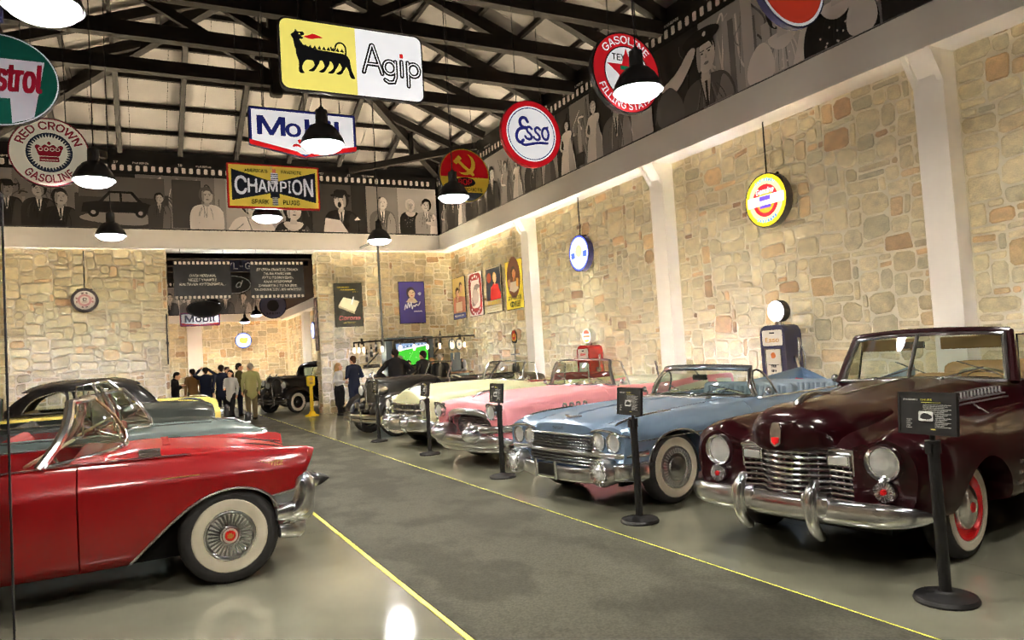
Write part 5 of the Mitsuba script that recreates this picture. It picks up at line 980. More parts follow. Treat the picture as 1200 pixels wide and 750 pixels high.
# left row: grey-teal, dark grey, yellow with a black roof
def left_car(label, x, y, col, zh, roof=False, seat='leather_black', wsz=(1.05, 1.46)):
    M = pose(x, y, 0, 180); c = thing('sedan_car' if roof else 'convertible_car', label, 'car', 'classic cars of the left row'); d = zh
    S = [(.25, [(0, .36), (.60, .36), (.84, .42), (.90, .64), (.88, .80), (.74, .885), (.52, .84), (.42, .88 + d * .8), (.20, .94 + d), (0, .96 + d)]),
         (.36, [(0, .32), (.66, .32), (.92, .40), (.965, .64), (.945, .83), (.77, .925), (.55, .885), (.44, .92 + d * .8), (.22, .99 + d), (0, 1.01 + d)]),
         (.90, [(0, .28), (.72, .28), (.95, .36), (.99, .62), (.965, .84), (.79, .955), (.62, .935), (.48, .975 + d * .8), (.25, 1.035 + d), (0, 1.05 + d)]),
         (1.65, [(0, .26), (.76, .26), (.95, .34), (.985, .60), (.965, .84), (.84, .965), (.74, .98), (.55, 1.01 + d * .7), (.28, 1.05 + d), (0, 1.06 + d)]),
         (2.60, [(0, .26), (.76, .26), (.95, .34), (.98, .60), (.96, .84), (.87, .97), (.78, .99), (.5, 1.00), (.25, 1.00), (0, 1.00)]),
         (4.60, [(0, .28), (.72, .28), (.92, .36), (.95, .60), (.93, .84), (.84, .97), (.70, .97), (.5, .97), (.25, .97), (0, .97)]),
         (5.35, [(0, .36), (.62, .36), (.82, .42), (.85, .58), (.83, .78), (.78, .92), (.58, .80), (.4, .78), (.2, .78), (0, .78)])]
    z0, z1 = wsz; ws = None if roof else ((1.42, 1.78, .74, z0 + d * .5, z0 - .04, 2.6, 31), (1.72, 1.90, .64, z1, z1 - .03, 2.6, 31), .018, .026)
    g = common(c, M, S, col, wellA, wx=(.92, 4.1), cab=None if roof else (1.75, 4.2, .74), ws=ws, seat=seat, wheel_style='ribs', doors=(1.75, 3.2), zd=1.02, split=True)  # on the teal car the split post stands in for the glass reflection band
    put(f'{c}__front_bumper', sweep(bumper_path(.93, .05, .06, .18, .44, 41), oval(.05, .10, 18), np.r_[np.sqrt(1 - np.linspace(.95, 0, 6) ** 2), np.ones(29), np.sqrt(1 - np.linspace(0, .95, 6) ** 2)]), 'chrome', 50, M)
    for s in (1, -1):
        headlight(c, M, .24, s * .71, .78, .09, .06); put(f'{c}__bumper_guard', tube(curve([(.05, s * .35, .32), (-.02, s * .35, .45), (.02, s * .35, .60)], 12), .045, 10), 'chrome', 40, M)
        put(f'{c}__fender_spear', run(g, [(x, .80) for x in np.linspace(.5, 1.6, 20)], .010, sign=s), 'chrome', 40, M); put(f'{c}__belt_trim', tube([(x, s * .86, g.top(x, .86) + .004) for x in np.linspace(1.75, 4.4, 20)], .011, 6), 'chrome', 40, M)
    for z in (.58, .66, .74): put(f'{c}__grille_bar', tube([(.215 + .05 * (abs(y) / .6) ** 2, y, z) for y in np.linspace(-.56, .56, 15)], .015, 8), 'chrome', 40, M)
    put(f'{c}__hood_ornament', tube(curve([(.34, 0, .99 + d), (.5, 0, 1.06 + d), (.75, 0, 1.07 + d)], 12), [.006, .012, .016, .02, .022, .022, .02, .018, .016, .014, .01, .006], 8), 'chrome', 40, M)
    put(f'{c}__hood_strip', tube([(x, 0, g.top(x, 0) + .004) for x in np.linspace(.75, 1.5, 16)], .008, 6), 'chrome', 40, M)
    if roof:
        C = Cage([(1.30, [(0, .98), (.60, .98), (.70, 1.0), (.68, 1.03), (.60, 1.05), (0, 1.07)]), (1.75, [(0, .98), (.74, .98), (.80, 1.02), (.70, 1.36), (.58, 1.47), (0, 1.53)]), (2.1, [(0, .98), (.76, .98), (.82, 1.02), (.70, 1.42), (.58, 1.55), (0, 1.61)]), (2.8, [(0, .98), (.76, .98), (.82, 1.02), (.70, 1.43), (.57, 1.55), (0, 1.61)]), (3.3, [(0, .98), (.74, .98), (.80, 1.02), (.67, 1.38), (.53, 1.50), (0, 1.55)]), (3.62, [(0, .97), (.70, .97), (.76, 1.01), (.62, 1.26), (.48, 1.36), (0, 1.40)]), (3.85, [(0, .96), (.62, .96), (.68, .98), (.58, 1.06), (.46, 1.10), (0, 1.12)]), (3.95, [(0, .96), (.5, .96), (.55, .97), (.5, .98), (.4, .99), (0, 1.0)])], nx=60, nv=6)
        q = curve([(2.86, 1.04), (2.86, 1.38), (3.08, 1.38), (3.36, 1.26), (3.52, 1.05)], 24); wins = [sg.Polygon([(1.62, 1.04), (2.0, 1.39), (2.12, 1.40), (2.12, 1.04)]), sg.box(2.17, 1.04, 2.80, 1.40), sg.Polygon(q)]
        m = C.man - mbox(1.4, 4.2, -.6, .6, .9, 1.42) - mprism(sg.box(1.2, -.60, 1.80, .60), 1.06, 1.45)
        for w in wins: m = m - mside(w, -1, 1)
        put(f'{c}__roof', mesh_of(m), 'paint_black', 28, M)
        for s in (1, -1):
            for w in wins:
                P = np.array(w.exterior.coords)[:-1]; yy = lambda z: s * (.815 - .29 * (z - 1.02)); k = put(f'{c}__side_window', at(trimesh.Trimesh(*(lambda vf: (np.c_[vf[0][:, 0], [yy(z) - s * .01 for z in vf[0][:, 1]], vf[0][:, 1]], vf[1]))(trimesh.creation.triangulate_polygon(w, engine='earcut')), process=False), np.eye(4)), 'glass', False, M)
                put(f'{k}__frame', tube(np.array([(x, yy(z), z) for x, z in P]), .014, 6, closed=True), 'chrome', 40, M)
        G = windshield(c, M, (1.28, 1.60, .70, 1.06, 1.03, 2.6, 25), (1.70, 1.86, .60, 1.50, 1.44, 2.6, 25), .016, .02)
        bench(c, M, 2.5, .72, .62, .42, seat); bench(c, M, 3.35, .72, .62, .36, seat, 'rear_seat')
left_car('grey teal convertible of the left row, directly behind the red car', 1.50, 9.95, 'paint_teal', -.08, seat='leather_red')
left_car('dark green grey convertible of the left row with a tall chrome windshield', 1.24, 12.85, 'paint_dark_grey', .12, wsz=(1.12, 1.56))
left_car('pale yellow sedan with a black roof, farthest of the left row', 1.58, 16.2, 'paint_yellow', .07, roof=True, seat='leather_tan')
# ------------------------------------------------------------------ hanging oil-company signs: a board with printed faces, hung on two wires
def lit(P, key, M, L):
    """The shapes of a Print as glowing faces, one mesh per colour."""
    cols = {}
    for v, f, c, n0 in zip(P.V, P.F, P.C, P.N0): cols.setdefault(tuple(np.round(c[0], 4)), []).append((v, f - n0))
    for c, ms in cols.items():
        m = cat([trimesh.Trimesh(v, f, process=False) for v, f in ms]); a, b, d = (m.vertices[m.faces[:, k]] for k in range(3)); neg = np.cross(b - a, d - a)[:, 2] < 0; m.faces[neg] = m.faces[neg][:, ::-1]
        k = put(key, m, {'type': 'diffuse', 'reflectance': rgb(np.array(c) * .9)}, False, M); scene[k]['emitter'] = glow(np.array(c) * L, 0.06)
def board(label, shape, x, y, z, rim, top=None, th=0.07, wires=(-.3, .3), name='hanging_sign', group='hanging oil company signs'):
    """shape: a polygon in the sign's own plane, facing the camera's end of the hall (-y)."""
    t = thing(name, label, 'sign', group); M = frame([x, y - th / 2, z], [1, 0, 0], [0, 0, 1], [0, -1, 0])
    put(f'{t}__board', extr(shape, th, -th), rim, False, M); h = shape.bounds[3]
    for w in wires: put(f'{t}__wire', cyl((x + w, y, z + h - .12), (x + w * .8, y, (roof_z(x + w * .8, y) if top is None else top)), .005, 5), 'black_plastic')
    return t, M
def circle(r, n=64): return sg.Polygon([(r * math.cos(2 * PI * k / n), r * math.sin(2 * PI * k / n)) for k in range(n)])
def rrect(w, h, r): return sg.box(-w / 2 + r, -h / 2 + r, w / 2 - r, h / 2 - r).buffer(r, 8)
matte('sign_rim_black', lin([24, 24, 26]), 0.4); matte('sign_rim_red', lin([170, 24, 30]), 0.4); matte('sign_rim_navy', lin([26, 30, 70]), 0.4)
W2, CR = lin([250, 250, 252]), lin([226, 220, 196])
SIGN = 0.225        # the four backlit boards glow faintly; the other signs get a weaker added glow
# yellow and white sign with the six-legged animal
t, M = board('rectangular yellow and white hanging sign with a black six-legged animal', rrect(1.64, .80, .09), 2.24, 7.9, 4.99, 'sign_rim_black', wires=(-.6, .6))
P = Print(); P.poly(rrect(1.61, .77, .085), W2); P.poly(rrect(1.61, .77, .085).intersection(sg.box(-.9, -.5, .02, .5)), lin([246, 232, 118]))
body = curve([(-.62, .10), (-.57, .115), (-.45, .085), (-.30, .075), (-.18, .07), (-.10, .06), (-.06, .02), (-.045, -.06), (-.02, -.15), (-.005, -.20), (-.045, -.20), (-.075, -.11), (-.12, -.06), (-.20, -.045), (-.34, -.035), (-.46, -.05), (-.53, -.05), (-.57, -.10), (-.58, -.17), (-.56, -.20), (-.61, -.20), (-.615, -.10), (-.64, .0), (-.64, .06)], 90, True)
P.poly(body, BLACK)
for k in range(9): P.poly([(-.56 + .05 * k, .085), (-.535 + .05 * k, .125), (-.515 + .05 * k, .08)], BLACK)
for x in (-.47, -.36, -.26, -.17): P.poly(curve([(x, -.03), (x + .02, -.09), (x - .02, -.15), (x - .045, -.17), (x - .0, -.175), (x + .045, -.12), (x + .075, -.04)], 26, True), BLACK)
P.poly(curve([(-.64, .05), (-.67, .16), (-.69, .21), (-.655, .24), (-.64, .275), (-.62, .25), (-.57, .255), (-.545, .235), (-.56, .215), (-.585, .205), (-.56, .19), (-.57, .175), (-.60, .17), (-.565, .11), (-.56, .05)], 50, True), BLACK)
P.disc(-.60, .228, .009, lin([246, 232, 118])); P.poly(curve([(-.55, .205), (-.50, .225), (-.46, .245), (-.40, .235), (-.35, .215), (-.42, .200), (-.47, .185)], 40, True), RED)
P.stroke([(-.10, .05), (-.10, .14), (-.13, .18), (-.18, .18), (-.21, .14), (-.22, .10), (-.25, .09), (-.26, .12)], .017, BLACK, 30)
for (dx, c, w) in ((0, BLACK, .050), (0, W2, .013)):
    for s in ([(.10, -.11), (.20, .21), (.215, .21), (.315, -.11)], [(.145, -.01), (.27, -.01)]): P.stroke(s, w, c)
    g = np.linspace(0, 2 * PI, 30); P.stroke(np.c_[.405 + .068 * np.cos(g), -.025 + .075 * np.sin(g)], w, c); P.stroke([(.475, .05), (.475, -.13), (.45, -.19), (.39, -.20), (.345, -.175)], w, c); P.stroke([(.55, .06), (.55, -.11)], w, c)
    P.stroke([(.625, .06), (.625, -.22)], w, c); P.stroke(np.c_[.695 + .068 * np.cos(g), -.025 + .075 * np.sin(g)], w, c)
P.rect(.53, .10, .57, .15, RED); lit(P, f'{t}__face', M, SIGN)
# white sign with navy word and red chevron
sh = sg.Polygon([(-.70, .30), (.70, .30), (.70, -.20), (.02, -.33), (-.02, -.33), (-.70, -.20)]).buffer(-.03).buffer(.03)
t, M = board('white shield shaped hanging sign with navy lettering and a red chevron edge', sh, 2.02, 9.7, 4.70, 'sign_rim_navy', wires=(-.5, .5))
P = Print(); P.poly(sh.buffer(-.012), lin([30, 36, 92])); P.poly(sh.buffer(-.035), W2); P.poly(sg.Polygon([(-.72, -.13), (-.10, -.26), (.0, -.325), (.10, -.26), (.72, -.13), (.72, -.21), (.0, -.36), (-.72, -.21)]).intersection(sh), RED); P.poly([(-.10, -.235), (0, -.30), (.10, -.235), (0, -.20)], W2)
P.text('M', -.42, -.06, .24, lin([30, 36, 92]), True, .36); P.text('o', -.14, -.06, .225, lin([30, 36, 92]), True, .20); P.text('bil', .26, -.06, .24, lin([30, 36, 92]), True, .50)
P.poly(curve([(-.16, -.20), (-.12, -.16), (-.06, -.17), (-.09, -.11), (-.03, -.10), (.03, -.13), (.06, -.19), (.0, -.17), (-.05, -.20), (-.10, -.19)], 50, True), RED); lit(P, f'{t}__face', M, SIGN * .8)
# yellow spark plug sign
t, M = board('yellow rectangular spark plug sign with a black bow tie shape', rrect(1.54, .77, .02), 2.14, 12.9, 4.73, 'sign_rim_red', wires=(-.6, .6))
P = Print(); P.rect(-.76, -.375, .76, .375, RED); P.rect(-.742, -.357, .742, .357, lin([232, 204, 84])); P.poly([(-.70, .28), (0, .08), (.70, .28), (.70, -.26), (0, -.10), (-.70, -.26)], lin([28, 30, 36]))
P.rect(-.055, .30, -.035, .36, lin([200, 190, 150])).rect(-.06, .05, .06, .24, W2).rect(-.03, .24, .03, .31, lin([214, 120, 90]))
for k in range(5): P.rect(-.062, .065 + .036 * k, .062, .078 + .036 * k, lin([60, 62, 70]))
x = -.655
for ch, h, w in (('C', .30, .20), ('H', .235, .155), ('A', .205, .15), ('M', .175, .16)): P.text(ch, x, -h / 2 + .005, h, W2, True, w, 'l'); x += w + .012
x = .655
for ch, h, w in (('N', .30, .165), ('O', .25, .175), ('I', .205, .045), ('P', .18, .115)): P.text(ch, x, -h / 2 + .005, h, W2, True, w, 'r'); x -= w + .022
P.rect(-.075, -.20, .075, -.10, lin([28, 30, 36])).rect(-.045, -.33, .045, -.19, lin([190, 186, 170]))
for k in range(4): P.rect(-.045, -.32 + .035 * k, .045, -.308 + .035 * k, lin([60, 62, 70]))
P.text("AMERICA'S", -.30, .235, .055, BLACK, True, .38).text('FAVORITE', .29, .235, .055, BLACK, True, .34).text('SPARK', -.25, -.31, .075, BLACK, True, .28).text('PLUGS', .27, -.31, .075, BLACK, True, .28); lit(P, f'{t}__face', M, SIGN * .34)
# round signs
def round_sign(label, x, y, z, rim, r=.48, ry=None, wires=(-.2, .2)):
    s = circle(r); s = sa.scale(s, 1, (ry or r) / r) if ry else s; return board(label, s, x, y, z, rim, wires=wires)
t, M = round_sign('round cream gasoline sign with a dark red crown in its middle', -1.04, 11.6, 4.74, 'sign_rim_black'); P = Print(); D = lin([124, 26, 38]); K = lin([34, 40, 52])
P.disc(0, 0, .475, D).disc(0, 0, .462, CR).disc(0, 0, .275, K).disc(0, 0, .215, CR)
for k in range(40):
    a = 2 * PI * k / 40; P.poly([(.21 * math.cos(a - .05), .21 * math.sin(a - .05)), (.262 * math.cos(a), .262 * math.sin(a)), (.21 * math.cos(a + .05), .21 * math.sin(a + .05))], CR)
P.arc('RED CROWN', 0, 0, .315, .105, D, 90, True, .92).arc('GASOLINE', 0, 0, .425, .105, D, 270, True, .92, True)
P.poly(curve([(-.15, .03), (-.165, .07), (-.13, .095), (-.09, .07), (-.05, .10), (0, .075), (.05, .10), (.09, .07), (.13, .095), (.165, .07), (.15, .03), (.11, -.06), (-.11, -.06)], 70, True), D).rect(-.115, -.135, .115, -.07, D, .01).disc(0, .12, .022, D).rect(-.10, -.115, .10, -.105, CR).rect(-.11, -.067, .11, -.058, CR)
for x in (-.10, -.035, .035, .10): P.ring(x, .035, .018, .028, CR)
lit(P, f'{t}__face', M, SIGN * .34)
t, M = round_sign('green and white oval sign cut off by the left edge of the photograph', -1.16, 8.3, 4.53, 'sign_rim_black', .52, .455); G = lin([18, 66, 56]); S = lin([214, 212, 224]); P = Print()
P.poly(sa.scale(circle(.515), 1, .875), S).poly(sa.scale(circle(.503), 1, .873), G); P.poly(sg.Polygon([(-.46, .21), (.40, .21), (.30, -.36), (.12, -.42), (.11, -.18), (-.46, -.18)]).intersection(sa.scale(circle(.50), 1, .87)), S); [P.text('Castrol', .365 + e, -.10, .27, lin([128, 22, 40]), True, .60, 'r', .08) for e in (-.008, 0, .008)]; lit(P, f'{t}__face', M, SIGN * .34)
t, M = round_sign('round white hanging sign with a red rim and navy script', 5.04, 8.9, 4.70, 'sign_rim_red'); N = lin([34, 38, 104]); P = Print()
P.disc(0, 0, .475, lin([186, 24, 34])).disc(0, 0, .40, W2).ring(0, 0, .365, .378, N)
P.stroke([(-.055, .17), (-.10, .225), (-.165, .20), (-.175, .13), (-.12, .085), (-.08, .08), (-.16, .07), (-.235, .0), (-.235, -.10), (-.18, -.135), (-.14, -.10)], .046, N, 60); P.stroke([(-.19, -.13), (-.14, -.165), (-.05, -.155), (.10, -.125), (.25, -.12)], .036, N, 30)
for x in (-.045, .09): P.stroke([(x + .05, .07), (x + .01, .10), (x - .03, .07), (x - .01, .02), (x + .035, -.02), (x + .03, -.07), (x - .03, -.075), (x - .06, -.045)], .036, N, 34)
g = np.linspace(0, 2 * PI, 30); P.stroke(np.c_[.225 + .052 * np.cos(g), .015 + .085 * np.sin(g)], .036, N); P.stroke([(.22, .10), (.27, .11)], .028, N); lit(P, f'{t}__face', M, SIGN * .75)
t, M = round_sign('round red and white filling station sign with a red star', 5.11, 6.7, 4.76, 'sign_rim_black'); P = Print(); R_ = lin([196, 32, 40])
P.disc(0, 0, .462, R_).disc(0, 0, .315, BLACK).disc(0, 0, .302, W2); P.arc('GASOLINE', 0, 0, .345, .088, W2, 90, True, 1.02).arc('FILLING STATION', 0, 0, .435, .085, W2, 270, True, 1.0, True)
P.text('TEXACO', .0, .135, .075, BLACK, True, .40); P.poly([(.29 * math.cos(PI / 2 + k * PI / 5) * (1 if k % 2 == 0 else .40), .29 * math.sin(PI / 2 + k * PI / 5) * (1 if k % 2 == 0 else .40)) for k in range(10)], R_); P.poly([(-.09, .075), (.09, .075), (.09, .03), (.025, .03), (.025, -.11), (-.025, -.11), (-.025, .03), (-.09, .03)], lin([20, 110, 74])); lit(P, f'{t}__face', M, SIGN * .7)
t, M = round_sign('round red and yellow sign with a yellow hammer and sickle', 5.17, 11.6, 4.78, 'sign_rim_black'); P = Print(); Y_ = lin([226, 196, 70])
P.disc(0, 0, .472, Y_).disc(0, 0, .46, R_); c46 = circle(.46); P.poly(c46.intersection(sg.box(-.5, -.5, .5, -.03)), Y_).poly(c46.intersection(sg.box(-.5, -.5, .5, -.30)), lin([30, 34, 38]))
P.poly(sg.Point(0.02, .20).buffer(.19, 24).difference(sg.Point(-.045, .235).buffer(.185, 24)).difference(sg.box(-.3, .2, -.03, .5)), Y_); P.stroke([(-.10, .24), (.16, .02)], .055, Y_); P.poly([(-.21, .24), (-.10, .36), (-.04, .30), (-.15, .19)], Y_)
P.poly(sa.scale(circle(.17), 1.15, .5).__class__(sa.translate(sa.scale(circle(.17), 1.15, .5), 0, -.12).exterior), lin([36, 34, 36])); P.text('BOP', 0, -.165, .10, R_, True, .26).text('PRODUCTS', .10, -.275, .055, lin([36, 34, 36]), True, .44); lit(P, f'{t}__face', M, SIGN * .08)
t, M = round_sign('round red and white sign cut off by the top edge of the photograph', 5.80, 4.9, 5.10, 'sign_rim_navy'); P = Print(); P.disc(0, 0, .465, W2).disc(0, 0, .435, lin([204, 66, 48])).poly([(-.46, .02), (.46, -.10), (.46, .26), (-.46, .30)], W2).poly([(-.46, .07), (.40, -.04), (.46, .21), (-.46, .25)], lin([30, 32, 46])); lit(P, f'{t}__face', M, SIGN * .34)

# ------------------------------------------------------------------ lit round signs on iron brackets along the walls, posters
def wall_round(label, o, ex, out, r, draw, L, rod, bs='sign_rim_black'):
    t = thing('lit_wall_sign', label, 'sign', 'round lit signs on the walls'); M = frame(o, ex, [0, 0, 1], out)
    b = lathe([(0, -.15), (r * .96, -.15), (r, -.13), (r, .0), (r * .97, .012), (r * .95, .0), (0, .0)], 56); put(f'{t}__case', b, bs, 40, M); P = Print(); draw(P, r); lit(P, f'{t}__lit_face', M @ T4(0, 0, .004), L) if L else P.build(f'{t}__print', M @ T4(0, 0, .004))
    c = np.array(o) - np.array(out) * .07; put(f'{t}__rod', cyl(c + [0, 0, r - .02], c + [0, 0, rod], .012, 8), 'black_iron')
    for a in (-.5, .5): put(f'{t}__lug', sphere(c + np.array(ex) * a * r + [0, 0, r * .9], .025, 1), 'black_iron')
    return t
def d_yellow(P, r):
    P.disc(0, 0, r * .95, lin([252, 206, 40])).ring(0, 0, r * .58, r * .80, lin([255, 236, 150])).disc(0, 0, r * .60, lin([206, 44, 50])).disc(0, -.02, r * .42, lin([244, 150, 50])).rect(-r * .86, -r * .17, r * .86, r * .19, W2)
    P.arcbars(0, 0, r * .70, r * .15, lin([90, 150, 190]), 125, 50, 9).arcbars(0, 0, r * .70, r * .15, lin([90, 130, 190]), 235, 310, 8).text('Genuine', 0, r * .25, r * .20, W2, True, r * .85, skew=.2)
    P.rect(-r * .26, -r * .28, r * .26, -r * .17, lin([96, 70, 180])).rect(-r * .26, r * .0, r * .26, r * .16, lin([102, 76, 186]))
def d_blue(P, r):
    P.disc(0, 0, r * .95, lin([214, 226, 255])).ring(0, 0, r * .86, r * .95, lin([70, 84, 210])).rect(-r * .86, -r * .22, r * .86, r * .05, W2).rect(-r * .80, -r * .25, -r * .40, r * .08, lin([60, 80, 190])).rect(r * .40, -r * .25, r * .80, r * .08, lin([66, 86, 196])).disc(0, r * .12, r * .34, lin([236, 210, 120]))
    P.arcbars(0, 0, r * .66, r * .14, lin([110, 140, 225]), 150, 60, 8).arcbars(0, 0, r * .66, r * .14, lin([110, 140, 225]), 210, 300, 8)
wall_round('round lit yellow and red sign on the stone wall above the blue fuel pump', [9.62, 8.95, 3.955], [0, -1, 0], [-1, 0, 0], .47, d_yellow, .50, 1.40)
wall_round('round lit blue and white sign on the stone wall above the red fuel pump', [9.62, 14.95, 3.95], [0, -1, 0], [-1, 0, 0], .45, d_blue, .8, 1.42, 'sign_rim_navy')
def d_cap(P, r): P.disc(0, 0, r * .95, lin([60, 52, 56])).disc(0, 0, r * .78, lin([235, 228, 222])).disc(0, 0, r * .50, lin([205, 150, 155])).disc(0, 0, r * .34, lin([230, 224, 216])).ring(0, r * .06, r * .09, r * .15, lin([90, 60, 70])).bars(0, -r * .20, r * .4, r * .07, lin([150, 80, 90])).arcbars(0, 0, r * .54, r * .13, lin([80, 50, 56]), 60, 120, 2).arcbars(0, 0, r * .54, r * .13, lin([80, 50, 56]), 240, 300, 2).arcbars(0, 0, r * .54, r * .13, lin([150, 60, 66]), 150, 210, 2).arcbars(0, 0, r * .54, r * .13, lin([150, 60, 66]), -30, 30, 2)
wall_round('small round white and pink sign on the back wall, left of the opening', [-1.39, 23.55, 3.83], [1, 0, 0], [0, -1, 0], .34, d_cap, 0, 1.42)
def d_far(P, r): P.disc(0, 0, r * .96, lin([110, 130, 230])).disc(0, 0, r * .84, lin([255, 246, 228])).poly(curve([(-.5 * r, 0), (-.3 * r, .4 * r), (.1 * r, .3 * r), (.5 * r, .35 * r), (.45 * r, -.2 * r), (.1 * r, -.4 * r), (-.3 * r, -.3 * r)], 30, True), lin([250, 170, 70]))
wall_round('round lit white and orange sign hanging in the second hall', [5.35, 45.3, 3.33], [1, 0, 0], [0, -1, 0], .46, d_far, .7, 1.3, 'sign_rim_navy')
wall_round('round lit blue sign on the side wall of the second hall, beside the opening', [7.6, 36.6, 3.35], [0, -1, 0], [-1, 0, 0], .42, d_blue, .7, 1.3, 'sign_rim_navy')
def poster(label, o, ex, out, w, h, draw, rim='sign_rim_black', group='enamel advertising posters', name='poster'):
    t = thing(name, label, 'poster', group); M = frame(o, ex, [0, 0, 1], out); put(f'{t}__panel', rbox(-w / 2, w / 2, -h / 2, h / 2, -.03, 0, .008), rim, False, M); P = Print(); P.STEP = .0004; draw(P, w / 2 - .015, h / 2 - .015); P.build(f'{t}__print', M)
def d_corona(P, w, h):
    P.rect(-w, -h, w, h, lin([26, 28, 24])); P.bars(-w * .35, h * .80, w * .85, h * .05, Y_, 3).bars(0, h * .68, w * 1.1, h * .05, Y_, 5).text('ΔΡΧ. 7', w * .52, h * .57, h * .06, Y_, True)
    P.poly([(-.75 * w, -.02 * h), (-.35 * w, .36 * h), (.80 * w, .16 * h), (.42 * w, -.34 * h)], lin([232, 222, 196])).poly([(-.75 * w, -.02 * h), (.42 * w, -.34 * h), (.42 * w, -.44 * h), (-.75 * w, -.12 * h)], lin([176, 166, 140])).poly([(.15 * w, .02 * h), (.35 * w, .40 * h), (.43 * w, .38 * h), (.26 * w, .0)], W2)
    P.text('Corona', 0, -h * .70, h * .19, lin([220, 120, 130]), True, w * 1.55, skew=.25).text('ΜΑΤΣΑΓΓΟΥ', 0, -h * .86, h * .06, lin([240, 226, 130]), True, w * .85)
def face(P, x, y, s, skin, hair, lips=RED, look=1, bald=False, hat=None):
    """A simple printed head, s = half its height."""
    P.poly(sa.translate(sa.scale(circle(s), .86, 1.06), x - .06 * s * look, y + .10 * s), hair) if not bald else None
    P.poly([(x - .25 * s, y - .6 * s), (x + .25 * s, y - .6 * s), (x + .32 * s, y - 1.35 * s), (x - .32 * s, y - 1.35 * s)], skin * .85)
    P.poly(sa.translate(sa.scale(circle(s), .66, .90), x + .10 * s * look, y - .06 * s), skin); P.poly(curve([(x - .62 * s, y + .1 * s), (x - .5 * s, y + .8 * s), (x, y + 1.0 * s), (x + .5 * s, y + .8 * s), (x + .66 * s, y + .15 * s), (x + .4 * s, y + .55 * s), (x - .25 * s, y + .52 * s)], 40, True), hair) if not bald else P.poly(curve([(x - .62 * s, y - .1 * s), (x - .6 * s, y + .6 * s), (x - .2 * s, y + .9 * s), (x - .3 * s, y + .4 * s), (x - .4 * s, y + .0)], 30, True), hair)
    for e in (-.22, .30): P.disc(x + (e + .06 * look) * s, y + .08 * s, .085 * s, hair * .4, .05 * s); P.stroke([(x + (e - .14 + .06 * look) * s, y + .20 * s), (x + (e + .14 + .06 * look) * s, y + .22 * s)], .05 * s, hair * .6)
    P.poly([(x + .10 * s * look, y + .06 * s), (x + .22 * s * look, y - .22 * s), (x + .06 * s * look, y - .24 * s)], skin * .7); P.poly(sa.translate(sa.scale(circle(s), .19, .075), x + .12 * s * look, y - .47 * s), lips)
    if hat is not None: P.poly(sa.translate(sa.scale(circle(s), 1.15, .22), x, y + .55 * s), hat).poly(curve([(x - .72 * s, y + .5 * s), (x - .60 * s, y + 1.15 * s), (x, y + 1.22 * s), (x + .6 * s, y + 1.12 * s), (x + .72 * s, y + .5 * s)], 26, True), hat)
def d_blueposter(P, w, h):
    P.rect(-w, -h, w, h, lin([48, 40, 120])); P.poly([(-.5 * w, .02 * h), (-.2 * w, .22 * h), (.2 * w, .22 * h), (.45 * w, .02 * h), (.2 * w, -.04 * h)], lin([230, 214, 190])); face(P, -.05 * w, .45 * h, .26 * h, lin([240, 210, 180]), lin([40, 26, 22])); P.disc(.62 * w, .42 * h, .13 * w, lin([210, 214, 230])); P.stroke([(-.62 * w, -.34 * h), (-.5 * w, -.12 * h), (-.42 * w, -.28 * h), (-.3 * w, -.02 * h), (-.22 * w, -.24 * h), (-.1 * w, .02 * h), (-.02 * w, -.32 * h), (.1 * w, -.14 * h), (.2 * w, -.20 * h), (.3 * w, -.10 * h), (.42 * w, -.15 * h), (.62 * w, .02 * h)], .045 * h, W2, 90).bars(.42 * w, -.46 * h, .6 * w, .06 * h, W2, 4)
poster('black poster with an open white packet and pink script on the back wall', [6.16, YB - .072, 3.54], [1, 0, 0], [0, -1, 0], .95, 1.46, d_corona)
poster('dark blue poster with a dark-haired woman and white script on the back wall', [8.38, YB - .072, 3.57], [1, 0, 0], [0, -1, 0], .95, 1.46, d_blueposter)
SK = lin([222, 176, 136])
def d_p1(P, w, h): P.rect(-w, -h, w, h, lin([214, 190, 120])); P.poly([(-w, -.5 * h), (-.8 * w, .05 * h), (.0, .1 * h), (w, .0), (w, -.7 * h), (-w, -.7 * h)], lin([190, 120, 100])); face(P, .35 * w, .50 * h, .22 * h, SK, lin([60, 34, 26])); face(P, -.20 * w, .22 * h, .28 * h, lin([236, 196, 160]), lin([66, 38, 28])); P.rect(-.5 * w, -.65 * h, .5 * w, -.2 * h, lin([226, 206, 180]), .03); P.rect(-w, -h, w, -.72 * h, lin([50, 60, 120])).bars(0, -.90 * h, 1.5 * w, .09 * h, W2, 6)
def d_p2(P, w, h):
    P.rect(-w, -h, w, h, lin([228, 222, 214])); P.poly(rrect(1.85 * w, 1.9 * h, .45 * w), lin([122, 30, 38])); P.poly(rrect(1.3 * w, 1.3 * h, .4 * w), lin([226, 218, 212])); P.poly(curve([(-.5 * w, -.5 * h), (-.4 * w, .0), (-.1 * w, .35 * h), (.3 * w, .45 * h), (.7 * w, .3 * h), (.3 * w, .2 * h), (.3 * w, -.1 * h), (.0, -.5 * h)], 40, True), lin([120, 112, 112])).poly(curve([(-.4 * w, .1 * h), (.1 * w, .2 * h), (.5 * w, -.1 * h), (.2 * w, -.45 * h), (-.3 * w, -.4 * h)], 36, True), lin([182, 172, 168]))
    P.arcbars(0, .30 * h, .62 * w, .13 * h, W2, 155, 25, 5).arcbars(0, -.36 * h, .66 * w, .13 * h, W2, 205, 335, 6)
